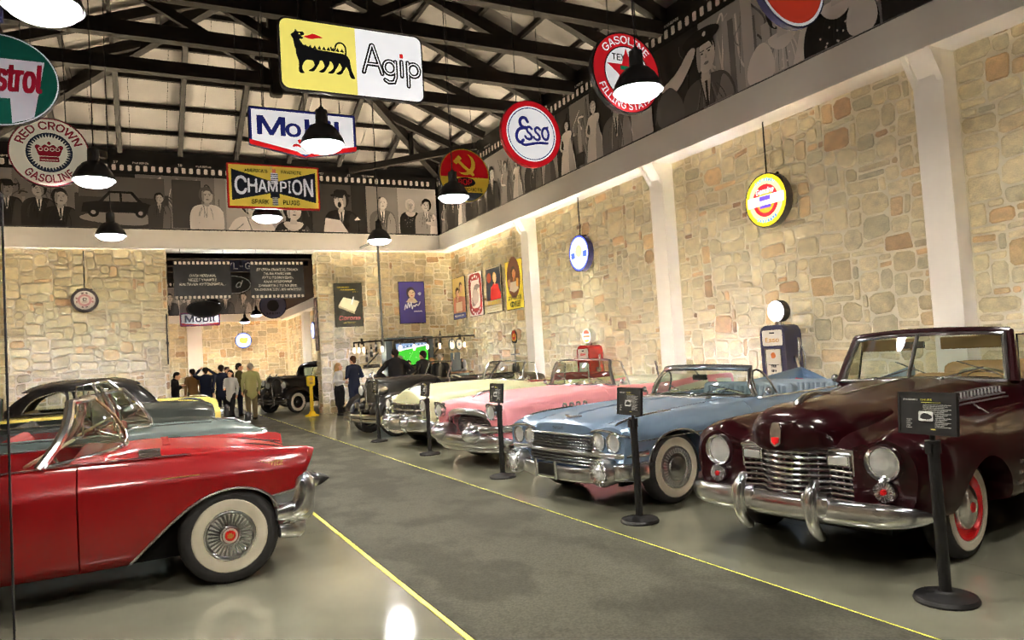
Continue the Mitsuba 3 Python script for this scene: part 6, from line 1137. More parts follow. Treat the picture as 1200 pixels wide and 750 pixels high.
def d_p3(P, w, h): P.rect(-w, -h, w, h, lin([190, 178, 150])); P.rect(-.94 * w, -.45 * h, .94 * w, .95 * h, lin([36, 44, 58])).disc(-.55 * w, .55 * h, .3 * w, lin([150, 60, 40])); P.poly([(-.5 * w, -.45 * h), (-.35 * w, .1 * h), (.1 * w, .28 * h), (.6 * w, .2 * h), (.9 * w, -.2 * h), (.9 * w, -.45 * h)], lin([180, 34, 36])); face(P, .2 * w, .50 * h, .22 * h, lin([244, 206, 170]), lin([224, 190, 120])); P.bars(0, -.64 * h, 1.6 * w, .16 * h, lin([206, 176, 80]), 8).rect(-.94 * w, -.96 * h, .94 * w, -.70 * h, lin([226, 222, 206])).bars(0, -.80 * h, 1.6 * w, .045 * h, lin([190, 170, 110]), 2).bars(0, -.91 * h, 1.6 * w, .045 * h, lin([190, 170, 110]), 3)
def d_p4(P, w, h): P.rect(-w, -h, w, h, lin([246, 222, 72])); P.poly(sa.translate(sa.scale(circle(.78 * w), 1, 1.45), -.05 * w, .30 * h), lin([92, 50, 34])); face(P, -.02 * w, .48 * h, .25 * h, lin([186, 120, 76]), lin([50, 28, 22])); P.poly([(-.6 * w, -.2 * h), (-.4 * w, .12 * h), (.3 * w, .12 * h), (.5 * w, -.2 * h), (0, -.35 * h)], lin([220, 206, 190])).rect(.25 * w, -.1 * h, .55 * w, .25 * h, lin([210, 150, 60]), .02).rect(-.7 * w, -.05 * h, -.45 * w, .25 * h, lin([206, 160, 120]), .02); P.text('ΖΥΘΟΣ', 0, -.62 * h, .15 * h, BLACK, True, 1.6 * w).text('ΦΙΞ', 0, -.92 * h, .22 * h, BLACK, True, 1.2 * w)
for lb, y, dw in (('leftmost poster of the side wall bay, two portraits over a blue strip', 23.2, d_p1), ('dark red and white poster with a grey bird shape, second of the side wall bay', 21.8, d_p2), ('dark poster of a blonde woman in red, third of the side wall bay', 20.4, d_p3), ('bright yellow poster with bold black Greek letters beside the white column', 18.98, d_p4)):
    poster(lb, [XR - .072, y, 3.63], [0, -1, 0], [-1, 0, 0], 1.12, 1.46, dw, 'sign_rim_black', 'posters on the side wall bay')

# ------------------------------------------------------------------ film strip panels over the opening
def filmpanel(label, x0, x1, z0, z1, lines, h):
    t = thing('film_strip_panel', label, 'sign', 'film strip panels over the opening'); w, hh = x1 - x0, z1 - z0; M = frame([(x0 + x1) / 2, 23.66, (z0 + z1) / 2], [1, 0, 0], [0, 0, 1], [0, -1, 0]); put(f'{t}__panel', box(-w / 2, w / 2, -hh / 2, hh / 2, -.03, 0), 'sign_rim_black', False, M)
    P = Print(); n = 13
    for k in range(n):
        x = -w / 2 + w * (k + .5) / n
        for s in (1, -1): P.rect(x - .038, s * (hh / 2 - .065) - .045, x + .038, s * (hh / 2 - .065) + .045, lin([214, 206, 196]), .012)
    for k, s in enumerate(lines): P.text(s, 0, (len(lines) / 2 - k - 1) * h * 1.75 + h * .45, h, lin([214, 210, 202]), True)
    P.build(f'{t}__print', M)
    for x in (x0 + .2, x1 - .2): put(f'{t}__wire', cyl((x, 23.675, z1 - .02), (x, 23.675, 5.34), .006, 5), 'black_plastic')
filmpanel('black film strip panel with three lines of Greek text, left over the opening', 0.91, 2.51, 3.80, 4.97, ['ΟΛΟΙ ΗΘΕΛΑΝ,', 'ΝΕΕΣ ΓΥΝΑΙΚΕΣ', 'ΚΑΙ ΠΑΛΙΑ ΑΥΤΟΚΙΝΗΤΑ...'], .075)
filmpanel('black film strip panel with six lines of Greek text, right over the opening', 3.08, 4.71, 3.79, 4.97, ['ΣΙΓΟΥΡΑ ΕΙΜΑΣΤΕ ΤΡΕΛΟΙ', 'ΓΙΑ ΝΑ ΚΑΝΟΥΜΕ', 'ΑΥΤΟ ΤΟ ΜΟΥΣΕΙΟ,', 'ΑΛΛΑ ΘΕΩΡΟΥΜΕ', 'ΣΗΜΑΝΤΙΚΟ ΤΟ ΝΑ ΖΕΙΣ', 'ΤΑ ΟΝΕΙΡΑ ΣΟΥ, ΑΝ ΜΠΟΡΕΙΣ'], .072)
# signs of the second hall, seen past those panels
def farsign(label, sh, x, y, z, rim, draw): t, M = board(label, sh, x, y, z, rim, 7.4, name='hanging_sign', group='hanging signs of the second hall'); P = Print(); draw(P); P.build(f'{t}__face', M)
farsign('navy sign with worn pale gas lettering high in the second hall', rrect(2.4, .40, .03), 3.1, 27.5, 5.34, 'sign_rim_navy', lambda P: P.rect(-1.17, -.17, 1.17, .17, lin([30, 38, 72])).text('ETHYL-GAS', 0, -.11, .22, lin([206, 206, 214]), True, 1.9))
farsign('black oval sign with a white line between the two film strip panels', sa.scale(circle(.6), 1, .55), 2.95, 27.0, 4.60, 'sign_rim_black', lambda P: P.poly(sa.scale(circle(.57), 1, .55), W2).poly(sa.scale(circle(.54), 1, .54), lin([24, 26, 30])).text('d', .12, -.10, .26, W2, False, skew=.4))
farsign('dark oval sign behind the left pendant lamps of the second hall', sa.scale(circle(.66), 1, .5), 2.2, 30.0, 4.02, 'sign_rim_black', lambda P: P.poly(sa.scale(circle(.63), 1, .49), lin([70, 72, 78])).poly(sa.scale(circle(.60), 1, .48), lin([22, 24, 28])))
farsign('white sign with navy letters and a red lower edge in the second hall', rrect(1.5, .55, .05), 2.15, 32.0, 3.76, 'sign_rim_red', lambda P: P.poly(rrect(1.46, .51, .05), lin([30, 36, 92])).poly(rrect(1.40, .45, .04), W2).poly([(-.7, -.15), (0, -.22), (.7, -.15), (.7, -.23), (-.7, -.23)], RED).text('Mobil', 0, -.1, .26, lin([24, 26, 60]), True, 1.15))
farsign('round purple grey sign with a dark centre in the second hall', circle(.5), 4.55, 29.0, 4.0, 'sign_rim_navy', lambda P: P.disc(0, 0, .47, lin([112, 108, 140])).disc(0, 0, .22, lin([30, 28, 40])).bars(0, -.34, .5, .08, lin([60, 56, 90]), 5))

# ------------------------------------------------------------------ the photo frieze: a strip of film with black-and-white portraits, printed flat on boards
def tone(v): v = min(.92, 3.4 * v ** 1.5); return np.array([v * 1.0, v * .91, v * .86])
def frieze(key, length, M, seed, figs, label):
    t = thing('photo_frieze', label, 'mural', 'black and white film strip mural'); H = 2.0; put(f'{t}__board', box(0, length, 0, H, -.03, 0), 'black_plastic', False, M)
    P = Print(); P.STEP = .00011; P.clip = sg.box(0, .01, length, H); rnd = random.Random(seed); P.rect(0, 0, length, 1.62, tone(.055)); x = 0
    while x < length:
        w = rnd.uniform(.8, 2.2); v = rnd.choice((.03, .05, .10, .17, .24)); P.rect(x, .02, min(length, x + w), 1.62, tone(v))
        for k in range(rnd.randint(6, 16)):
            a, b = x + rnd.uniform(.05, max(.06, w - .05)), rnd.uniform(.1, 1.5); P.stroke(np.clip([(a, b), (a + rnd.uniform(-.2, .2), min(1.55, b + rnd.uniform(.05, .3))), (a + rnd.uniform(-.25, .25), rnd.uniform(.3, 1.5))], .03, [length - .05, 1.56]), rnd.uniform(.012, .05), tone(v * rnd.choice((.35, .6, 1.5, 2.4)) + .004), 10)
        for k in range(rnd.randint(1, 4)):
            xx = x + rnd.uniform(0, w); P.rect(min(xx, length), .02, min(length, xx + rnd.uniform(.03, .2)), rnd.uniform(.8, 1.62), tone(v * rnd.uniform(.5, 1.6)))
        x += w
    for f in figs: f(P)
    P.rect(0, 1.60, length, H, tone(.012)); n = int(length / .205)
    for k in range(n): P.rect(.06 + k * .205, 1.69, .06 + k * .205 + .105, 1.86, tone(.72), .028)
    for k in range(int(length / 1.7)): P.text('FUJI RDP III', .9 + k * 1.7, 1.905, .05, tone(.45), True); P.text(str(15 + k), .25 + k * 1.7, 1.90, .07, tone(.6), True)
    P.build(f'{t}__print', M)
def bust(x, s, z=None, skin=.42, hair=.02, suit=.03, shirt=.5, look=1, hat=None, bald=False, tie=.04, y0=.02, dress=False, arm=False):
    """A printed head and shoulders; s = half the head's height."""
    def f(P):
        top = (z if z is not None else 1.25); cy = top; sh = cy - 1.25 * s
        P.poly(curve([(x - 2.0 * s, y0), (x - 1.9 * s, sh - .9 * s), (x - 1.35 * s, sh - .10 * s), (x - .4 * s, sh + .15 * s), (x + .4 * s, sh + .15 * s), (x + 1.35 * s, sh - .10 * s), (x + 1.9 * s, sh - .9 * s), (x + 2.0 * s, y0)], 50), tone(suit))
        P.poly(curve([(x + .5 * s, y0), (x + .9 * s, sh - .8 * s), (x + 1.2 * s, sh - .2 * s), (x + 1.75 * s, sh - .9 * s), (x + 1.85 * s, y0)], 30), tone(suit * 1.9 + .01))
        q = random.Random(int(x * 97))
        for k in range(9):
            a = q.uniform(-1.5, 1.5) * s; P.stroke([(x + a * .55, sh - q.uniform(.2, .5) * s), (x + a * .85, sh - q.uniform(.8, 1.2) * s), (x + a, max(y0 + .02, sh - q.uniform(1.6, 2.6) * s))], q.uniform(.03, .10) * s, tone(suit * q.choice((.45, .6, 1.6, 2.1))), 10)
        if not dress:
            P.poly([(x - .38 * s, sh + .12 * s), (x + .38 * s, sh + .12 * s), (x + .10 * s, max(y0, sh - 1.6 * s)), (x - .06 * s, max(y0, sh - 1.6 * s))], tone(shirt)); P.poly([(x - .08 * s, sh - .05 * s), (x + .10 * s, sh - .05 * s), (x + .12 * s, max(y0, sh - 1.4 * s)), (x - .06 * s, max(y0, sh - 1.4 * s))], tone(tie)); P.stroke([(x - .42 * s, sh + .1 * s), (x - .05 * s, max(y0, sh - 1.5 * s))], .08 * s, tone(suit * .4))
        else:
            P.poly(curve([(x - .9 * s, sh), (x, sh - .75 * s), (x + .9 * s, sh), (x + .4 * s, sh + .15 * s), (x - .4 * s, sh + .15 * s)], 30, True), tone(skin))
            for k in range(14): P.disc(x + random.Random(k).uniform(-1.4, 1.4) * s, max(y0 + .06 * s + .01, sh - random.Random(k + 50).uniform(.9, 2.6) * s), .05 * s, tone(skin * .9))
        if arm: P.poly(curve([(x - 1.7 * s * look, sh - .9 * s), (x - 1.9 * s * look, max(y0 + .1, sh - 2.0 * s)), (x - .2 * s * look, max(y0 + .05, sh - 1.9 * s)), (x + .2 * s * look, max(y0 + .15, sh - 1.6 * s)), (x - 1.2 * s * look, sh - 1.3 * s)], 30, True), tone(suit * 1.5 + .02))
        face(P, x, cy, s, tone(skin), tone(hair), tone(skin * .45), look, bald, None if hat is None else tone(hat)); P.poly(sa.translate(sa.scale(circle(s), .16, .72), x - .42 * s * look, cy - .08 * s), tone(skin * .68))
    return f
def figure(x, h, dress=.45, skin=.4, hair=.03, look=1):
    def f(P):
        P.poly(curve([(x - .30 * h, .02), (x - .20 * h, .45 * h), (x - .13 * h, .62 * h), (x - .19 * h, .80 * h), (x, .86 * h), (x + .19 * h, .80 * h), (x + .12 * h, .62 * h), (x + .2 * h, .45 * h), (x + .28 * h, .02)], 40), tone(dress)); P.poly(curve([(x + .02 * h, .02), (x + .05 * h, .5 * h), (x + .12 * h, .7 * h), (x + .19 * h, .45 * h), (x + .26 * h, .02)], 24), tone(dress * .6))
        P.stroke([(x - .17 * h * look, .78 * h), (x - .26 * h * look, .55 * h), (x - .05 * h * look, .48 * h)], .05 * h, tone(skin), 14); face(P, x, .98 * h, .11 * h, tone(skin), tone(hair), tone(skin * .5), look)
    return f
def blob(pts, v, n=40): return lambda P: P.poly(curve(pts, n, True), tone(v))
def quad(x0, z0, x1, z1, v): return lambda P: P.rect(x0, z0, x1, z1, tone(v))
X0 = -4.15
back = [bust(.55, .20, 1.05, .22, hat=.02, suit=.02), bust(1.0, .20, 1.05, .2, suit=.02, hat=.015), bust(1.75, .21, 1.05, .30, suit=.025, look=-1), bust(2.25, .23, .85, .32, suit=.02), quad(2.6, .02, 5.0, 1.0, .05), quad(2.7, .9, 4.9, 1.5, .10), blob([(2.7, .30), (3.4, .50), (4.4, .42), (4.5, .2), (3.5, .12)], .20), lambda P: P.poly([(2.75, .45), (2.8, .72), (3.2, .78), (3.45, 1.08), (4.05, 1.08), (4.3, .78), (4.55, .70), (4.55, .45)], tone(.012)).poly([(3.3, .78), (3.5, 1.02), (3.72, 1.02), (3.72, .78)], tone(.14)).poly([(3.78, .78), (3.78, 1.02), (4.0, 1.02), (4.18, .78)], tone(.14)).disc(3.05, .45, .14, tone(.01)).disc(4.25, .45, .14, tone(.01)).disc(3.05, .45, .06, tone(.25)).disc(4.25, .45, .06, tone(.25)), bust(4.75, .15, .92, .30, suit=.06, shirt=.3), quad(5.1, .05, 5.9, 1.5, .07), bust(6.05, .24, 1.05, .30, hair=.10, suit=.42, tie=.35, arm=True), quad(6.6, .02, 8.2, 1.6, .30), bust(7.35, .36, .85, .36, suit=.48, shirt=.5, hat=.012, tie=.45), bust(8.6, .34, .70, .42, hair=.02, suit=.03, dress=True), quad(9.2, .02, 10.5, 1.6, .06),
        bust(10.15, .29, 1.08, .36, suit=.012, hat=.012, shirt=.55, look=-1), lambda P: P.poly([(9.55, .02), (9.62, .48), (10.1, .42), (10.35, .02)], tone(.62)), lambda P: P.disc(10.10, .93, .06, tone(.02), .10), lambda P: P.poly([(10.55, .42), (10.68, .55), (10.78, .44)], tone(.6)), quad(11.0, .02, 12.1, 1.6, .16), bust(11.55, .23, 1.05, .36, suit=.10, bald=True), quad(12.1, .02, 13.55, 1.6, .26), bust(12.55, .20, 1.00, .46, hair=.34, suit=.015, dress=True), bust(13.12, .21, 1.02, .34, suit=.22, look=-1, arm=True)]
frieze('back', 13.5, frame([X0, 23.58, 5.90], [1, 0, 0], [0, 0, 1], [0, -1, 0]), 3, back, 'black and white film strip mural along the top of the back wall')
r = lambda y: 23.55 - y                          # distance along the right wall from its far corner
right = [figure(.5, .95, .12), bust(1.3, .2, 1.1, .34, suit=.02), figure(2.0, 1.05, .40), bust(2.8, .22, 1.05, .36, suit=.02), figure(3.6, 1.0, .06), bust(4.4, .21, 1.05, .38, suit=.015, shirt=.6), figure(5.3, 1.1, .20), figure(6.0, 1.0, .48), bust(6.9, .24, 1.0, .34, suit=.05), quad(7.4, .02, 8.2, 1.6, .22), figure(7.8, 1.05, .10), figure(8.7, 1.2, .50, hair=.02), quad(9.1, .05, 9.4, .35, .03), figure(9.9, 1.25, .46, hair=.3), bust(10.75, .28, 1.1, .36, suit=.10), quad(11.3, .02, 12.0, 1.6, .30),
         bust(r(9.95), .36, .98, .38, hair=.02, suit=.075, shirt=.30, tie=.03), lambda P: P.poly(sa.translate(sa.scale(circle(.5), 1, .30), r(10.02), 1.33), tone(.02)).poly(sa.translate(sa.scale(circle(.34), 1, .20), r(10.0), 1.24), tone(.008)).disc(r(9.92), 1.36, .045, tone(.4)), lambda P: P.poly(curve([(r(11.0), .55), (r(10.55), .72), (r(10.18), 1.18), (r(10.3), 1.22), (r(10.75), .92), (r(11.2), .72)], 26, True), tone(.46)), lambda P: P.poly(curve([(r(11.3), .02), (r(11.35), .5), (r(11.0), .72), (r(10.75), .55), (r(10.6), .02)], 26, True), tone(.085)),
         quad(r(9.0), .02, r(8.75), 1.6, .30), bust(r(8.15), .33, 1.02, .50, hair=.015, suit=.34, dress=True, look=1), lambda P: P.poly(curve([(r(8.9), .02), (r(8.85), .45), (r(8.55), .62), (r(8.35), .3), (r(8.4), .02)], 26, True), tone(.55)), bust(r(7.1), .33, 1.05, .46, hair=.03, suit=.012, dress=True, look=-1), lambda P: P.poly(curve([(r(6.55), .02), (r(6.5), .4), (r(6.75), .62), (r(6.95), .1)], 26, True), tone(.48)), quad(r(6.4), .0, r(4.2), 1.62, .015), bust(r(4.9), .3, 1.0, .12, suit=.01)]
frieze('right', 20.5, frame([9.46, 23.54, 5.90], [0, -1, 0], [0, 0, 1], [-1, 0, 0]), 4, right, 'black and white film strip mural along the top of the right wall')
frieze('far', 13.4, frame([-5.7, 45.86, 4.98], [1, 0, 0], [0, 0, 1], [0, -1, 0]), 9, [bust(7.2 + 1.0 * k, .24, 1.0, .4, suit=.03 + .1 * (k % 3), hat=.02 if k % 2 else None) for k in range(6)], 'black and white film strip mural on the end wall of the second hall')
t, M = board('dark pointed sign with a yellow border line at the upper left corner of the photograph', sg.Polygon([(-.45, .3), (.40, .08), (.40, -.02), (-.45, -.38)]), -1.27, 6.6, 4.42, 'sign_rim_navy', wires=(-.2, .1)); P = Print(); P.poly([(-.42, .26), (.36, .06), (.36, -.01), (-.42, -.33)], Y_).poly([(-.40, .23), (.33, .05), (.33, .0), (-.40, -.30)], lin([40, 28, 34])); P.build(f'{t}__face', M)
# ------------------------------------------------------------------ information stands in front of the cars
def stand(x, y, label, tilt=0):
    t = thing('information_stand', label, 'stand', 'information stands in front of the right row'); M = pose(x, y)
    put(f'{t}__base', lathe([(0, 0), (.17, 0), (.175, .012), (.165, .032), (.06, .045), (.045, .06), (0, .06)], 40), 'black_plastic', 40, M)
    put(f'{t}__post', cyl((0, 0, .04), (0, 0, .90), .033, 24), 'black_plastic', 40, M); put(f'{t}__post_head', cat(cyl((0, 0, .86), (0, 0, .935), .042, 24), box(-.05, -.03, -.02, .02, .86, .92), cyl((0, 0, .93), (0, 0, .98), .014, 10)), 'black_plastic', 40, M)
    F = M @ frame([-.02, 0, 1.095], [0, -1, 0], [.10, 0, 1]); put(f'{t}__panel', rbox(-.18, .18, -.125, .125, -.012, .012, .006), 'black_plastic', False, F)
    put(f'{t}__panel_rim', cat(box(-.18, .18, .112, .125, .0, .018), box(-.18, .18, -.125, -.112, .0, .018), box(-.18, -.167, -.125, .125, .0, .018), box(.167, .18, -.125, .125, .0, .018)), 'black_plastic', False, F)
    P = Print(); P.STEP = .0003; P.rect(-.166, -.111, .166, .111, lin([18, 18, 18])); g = lin([150, 150, 148])
    P.bars(-.10, .075, .09, .010, W2, 2).bars(.0, .075, .07, .011, lin([200, 190, 70]), 3).rect(-.03, .062, .09, .066, lin([190, 180, 80]))
    for k in range(16): P.rect(-.02 if k < 7 else .055, .048 - .0085 * k, .150 - .02 * ((k * 7) % 3), .0525 - .0085 * k, g)
    P.rect(-.045, -.045, .045, .012, lin([226, 228, 228]), .008).poly(curve([(-.035, -.025), (-.025, -.005), (.0, .002), (.02, -.004), (.036, -.014), (.034, -.028), (-.03, -.03)], 26, True), lin([30, 30, 32]))
    for k in range(5): P.rect(-.12, -.04 - .012 * k, -.085 - .01 * (k % 2), -.035 - .012 * k, g)
    P.rect(.03, -.095, .06, -.088, lin([190, 180, 80])); P.build(f'{t}__print', F @ T4(0, 0, .013))
stand(4.14, 2.73, 'black information stand in front of the maroon car, nearest'); stand(3.98, 5.46, 'black information stand beside the bumper of the blue car'); stand(4.12, 8.56, 'black information stand beside the bumper of the pink car'); stand(4.22, 11.52, 'black information stand between the pink and cream cars'); stand(4.17, 14.28, 'black information stand between the cream car and the black pre-war car')
for x, y, lb in ((1.36, 11.40, 'black post standing off the nose of the grey teal car'), (1.36, 14.5, 'black post farther back, off the nose of the dark grey car')):
    t = thing('barrier_post', lb, 'post', 'barrier posts of the left row'); M = pose(x, y); put(f'{t}__base', lathe([(0, 0), (.17, 0), (.17, .02), (.05, .045), (0, .05)], 32), 'black_plastic', 40, M); put(f'{t}__post', lathe([(.05, .04), (.052, .90), (.046, .95), (.02, .975), (0, .98)], 24), 'black_plastic', 40, M); put(f'{t}__belt_slot', box(-.054, .054, -.02, .02, .86, .93), 'chrome_dull', False, M)
# yellow coin meter on a post by the opening
t = thing('coin_meter', 'bright yellow meter on a post beside the opening in the back wall', 'meter'); M = pose(4.76, 23.62)
put(f'{t}__base', lathe([(0, 0), (.22, 0), (.22, .03), (.12, .07), (.07, .16), (0, .16)], 32), 'paint_meter' if 'paint_meter' in scene else (paint('paint_meter', lin([236, 200, 24]), .35), 'paint_meter')[1], 40, M)
put(f'{t}__post', cyl((0, 0, .1), (0, 0, .98), .055, 20), 'paint_meter', 40, M); put(f'{t}__head', rbox(-.13, .13, -.09, .09, .95, 1.28, .05), 'paint_meter', 40, M); put(f'{t}__dial', at(lathe([(.0, 0), (.06, 0), (.06, .01), (0, .012)], 24), frame([0, -.085, 1.18], [1, 0, 0], [0, 0, 1], [0, -1, 0])), 'gold_trim', 40, M); put(f'{t}__coin_slot', box(-.05, .05, -.10, -.085, 1.02, 1.08), 'gold_trim', False, M)
# smoked glass pane at the left edge of the photograph
t = thing('glass_partition', 'tinted glass pane with a bright polished edge at the left border of the photograph', 'glass pane'); put(f'{t}__pane', skin(np.array([[(-1.35, 2.45, .05), (-.34, 2.45, .05)], [(-1.35, 2.45, 2.13), (-.34, 2.45, 2.13)]])), 'smoked_glass', False)
put(f'{t}__edge', box(-.341, -.336, 2.445, 2.455, .05, 2.135), 'sign_rim_black'); put(f'{t}__top_edge', box(-1.35, -.334, 2.444, 2.456, 2.128, 2.138), 'steel_grey'); put(f'{t}__clamp', box(-.40, -.35, 2.435, 2.465, 1.50, 1.56), 'chrome'); put(f'{t}__foot', box(-1.35, -.34, 2.40, 2.50, 0, .06), 'steel_grey')

# ------------------------------------------------------------------ fuel pumps against the right wall
def pump(label, x, y, w, d, h, col, globe_r, globe_draw, texts):
    t = thing('fuel_pump', label, 'fuel pump'); M = pose(x, y); q = sg.Polygon([(-w / 2, 0), (-w / 2, h - .12), (-w / 2 + .05, h - .03), (-w / 2 + .14, h), (w / 2 - .14, h), (w / 2 - .05, h - .03), (w / 2, h - .12), (w / 2, 0)])
    F = M @ frame([0, 0, 0], [0, -1, 0], [0, 0, 1], [-1, 0, 0]); b = extr(q, d, -d); put(f'{t}__body', b, col, 30, F); put(f'{t}__plinth', rbox(-.03, d + .03, -w / 2 - .03, w / 2 + .03, 0, .16, .02), 'black_plastic', False, M)
    P = Print(); P.STEP = .0012; e = w / 2 - .05
    P.rect(-e, h - .34, e, h - .08, lin([230, 226, 214]), .03).rect(-e + .06, h - .95, e - .06, h - .40, lin([226, 222, 206]), .01).rect(-e, .25, e, h - 1.02, lin([232, 228, 216]), .01).rect(-.05, h - .14, .05, h - .115, BLACK)
    (P.text(texts[0], 0, h - .28, .075, texts[1], True, w * .55) if texts[0] else P.bars(0, h - .24, w * .4, .05, texts[1], 4)); P.disc(0, h - .50, .05, lin([210, 120, 60])).rect(-e + .10, h - .66, e - .10, h - .65, BLACK)
    for k in range(3): P.bars(0, h - .70 - .075 * k, .10, .04, BLACK, k + 3)
    P.rect(-.12, h - 1.38, .12, h - 1.14, lin([120, 120, 120])).rect(-.11, h - 1.37, .11, h - 1.15, lin([232, 228, 216])).bars(0, h - 1.20, .18, .02, BLACK, 5).bars(0, h - 1.25, .18, .02, BLACK, 6).bars(0, h - 1.32, .16, .025, BLACK, 7); P.build(f'{t}__front_print', F @ T4(0, 0, .002))
    put(f'{t}__dial_frame', cat([tube(np.array([(-e + .05, h - .96, .008), (e - .05, h - .96, .008), (e - .05, h - .39, .008), (-e + .05, h - .39, .008)]), .010, 6, closed=True)]), 'chrome', 40, F); put(f'{t}__trim_band', box(-e, e, h - 1.012, h - .985, 0, .01), 'chrome', False, F)
    g = thing_part = f'{t}__globe'; G = M @ frame([d * .35, 0, h + globe_r + .045], [0, -1, 0], [0, 0, 1], [-1, 0, 0]); put(g, lathe([(0, -.15), (globe_r * .9, -.15), (globe_r * 1.0, -.13), (globe_r * 1.03, -.02), (globe_r, .0), (globe_r * .96, .006), (0, .006)], 44), globe_draw[0], 40, G)
    P = Print(); globe_draw[1](P, globe_r); lit(P, f'{g}__lit_face', G @ T4(0, 0, .008), globe_draw[2]); put(f'{t}__globe_collar', cyl((d * .35 + .06, 0, h - .01), (d * .35 + .06, 0, h + .07), .07, 20), 'chrome', 40, M)
    s = -w / 2 - .03; put(f'{t}__hose', tube(curve([(d * .5, s, h - .55), (d * .45, s - .06, h - .75), (d * .4, s - .08, h - 1.3), (d * .5, s - .10, h - 1.45), (d * .75, s - .08, h - 1.2), (d * .8, s - .05, h - .75)], 40), .018, 8), 'ivory', 40, M)
    n = put(f'{t}__nozzle', tube(curve([(d * .55, s - .03, h - .62), (d * .55, s - .05, h - .42), (d * .58, s - .05, h - .30), (d * .62, s - .03, h - .24)], 14), [.016] * 6 + [.026] * 8, 10), 'chrome', 40, M); put(f'{n}__guard', tube(curve([(d * .62, s - .03, h - .28), (d * .85, s - .06, h - .5), (d * .88, s - .04, h - .72)], 14), .010, 6), 'chrome', 40, M); put(f'{t}__nozzle_holder', rbox(d * .42, d * .72, s - .02, s + .03, h - .62, h - .52, .01), 'chrome', 40, M)
paint('paint_navy', lin([22, 26, 62]), .3); paint('paint_pump_red', lin([140, 8, 12]), .3)
def g_esso(P, r): P.disc(0, 0, r * .96, lin([248, 248, 250])).text('ESSO', 0, -r * .16, r * .36, lin([70, 74, 110]), True, r * 1.2)
def g_red(P, r): P.disc(0, 0, r * .97, lin([255, 236, 220])).poly(circle(r * .86).intersection(sg.box(-1, r * .28, 1, 1)), lin([230, 70, 50])).poly(circle(r * .86).intersection(sg.box(-1, -r * .2, 1, r * .1)), lin([235, 90, 60])).poly(circle(r * .86).intersection(sg.box(-1, -1, 1, -r * .5)), lin([240, 170, 50]))
pump('navy blue and white fuel pump with a round white globe against the stone wall', 9.32, 8.76, .53, .38, 1.80, 'paint_navy', .185, ('black_plastic', g_esso, .6), ('Esso', lin([200, 150, 60])))
pump('red fuel pump with a lit red and white globe behind the pink car', 9.25, 14.48, .54, .38, 1.68, 'paint_pump_red', .175, ('leather_white', g_red, .9), ('', RED))
# narrow oil stand with a small sign by the column
t = thing('oil_bottle_stand', 'thin wire oil stand with a small red and yellow sign by the column', 'stand'); M = pose(9.55, 18.55)
put(f'{t}__pole', cyl((0, 0, 0), (0, 0, 1.95), .014, 8), 'steel_grey', 40, M); put(f'{t}__base', lathe([(0, 0), (.2, 0), (.2, .02), (.03, .05), (0, .05)], 24), 'steel_grey', 40, M)
for z in (.55, .95, 1.55): put(f'{t}__tray', at(lathe([(.13, 0), (.14, .03), (.13, .03), (.12, .005), (0, .005), (0, 0)], 20), T4(0, 0, z)), 'steel_grey', 40, M)
for k in range(5): a = k * 1.256; put(f'{t}__bottle', at(lathe([(0, 0), (.035, 0), (.035, .2), (.015, .28), (.015, .33), (0, .33)], 14), T4(.08 * math.cos(a), .08 * math.sin(a), .98)), 'leather_black', 40, M)
P = Print(); P.poly(rrect(.30, .24, .1), lin([196, 150, 60])).poly(sa.translate(rrect(.2, .28, .09), 0, .06), lin([176, 52, 34])).ring(0, .05, .03, .055, Y_); F = M @ frame([-.012, 0, 2.06], [0, -1, 0], [0, 0, 1], [-1, 0, 0]); put(f'{t}__sign_board', extr(rrect(.32, .34, .1), .02, -.02), 'black_plastic', False, F); P.build(f'{t}__sign_print', F)

# ------------------------------------------------------------------ the bar in the far corner
matte('bar_front', lin([74, 100, 112]), .35, .5); matte('bar_top', lin([92, 54, 34]), .3); matte('bar_frame', lin([86, 102, 112]), .5)
t = thing('bar_counter', 'long bar counter with a brown top and blue grey front in the far corner', 'bar counter')
put(f'{t}__front', box(6.2, 9.3, 21.35, 21.45, .08, 1.07), 'bar_front'); put(f'{t}__body', box(6.22, 9.3, 21.45, 21.95, 0, 1.06), 'bar_frame'); put(f'{t}__top', rbox(6.12, 9.4, 21.25, 22.02, 1.07, 1.12, .015), 'bar_top', 30); put(f'{t}__foot_rail', cyl((6.2, 21.25, .18), (9.3, 21.25, .18), .022, 10), 'chrome', 40)
for k in range(6): put(f'{t}__front_panel', rbox(6.24 + .5 * k, 6.70 + .5 * k, 21.33, 21.36, .18, .98, .01), 'bar_front', 30)
t = thing('back_bar_cabinet', 'blue grey cabinet behind the bar that holds the television', 'cabinet'); put(f'{t}__body', box(7.25, 8.95, 23.3, 23.86, 0, 1.05), 'bar_frame'); put(f'{t}__upright', box(7.2, 7.42, 23.3, 23.86, 1.05, 2.36), 'bar_frame'); put(f'{t}__upright', box(8.72, 8.86, 23.3, 23.86, 1.05, 2.36), 'bar_frame'); put(f'{t}__shelf_top', box(7.2, 8.86, 23.3, 23.86, 2.30, 2.36), 'bar_frame')
t = thing('television', 'flat television showing a green football pitch behind the bar', 'television'); put(f'{t}__housing', rbox(7.46, 8.68, 23.22, 23.302, 1.38, 2.24, .02), 'black_plastic'); M = frame([8.07, 23.215, 1.79], [1, 0, 0], [0, 0, 1], [0, -1, 0])
P = Print(); P.rect(-.56, -.36, .56, .36, lin([70, 196, 60])); P.poly([(-.56, .36), (.56, .36), (.56, .27), (-.56, .10)], lin([120, 150, 190])); P.poly([(-.56, .16), (.56, .32), (.56, .26), (-.56, .09)], lin([220, 230, 240]))
for k in range(16): P.rect(-.5 + .065 * k, .20 + .008 * k, -.47 + .065 * k, .25 + .007 * k, lin([30, 50, 110]) if k % 2 else W2)
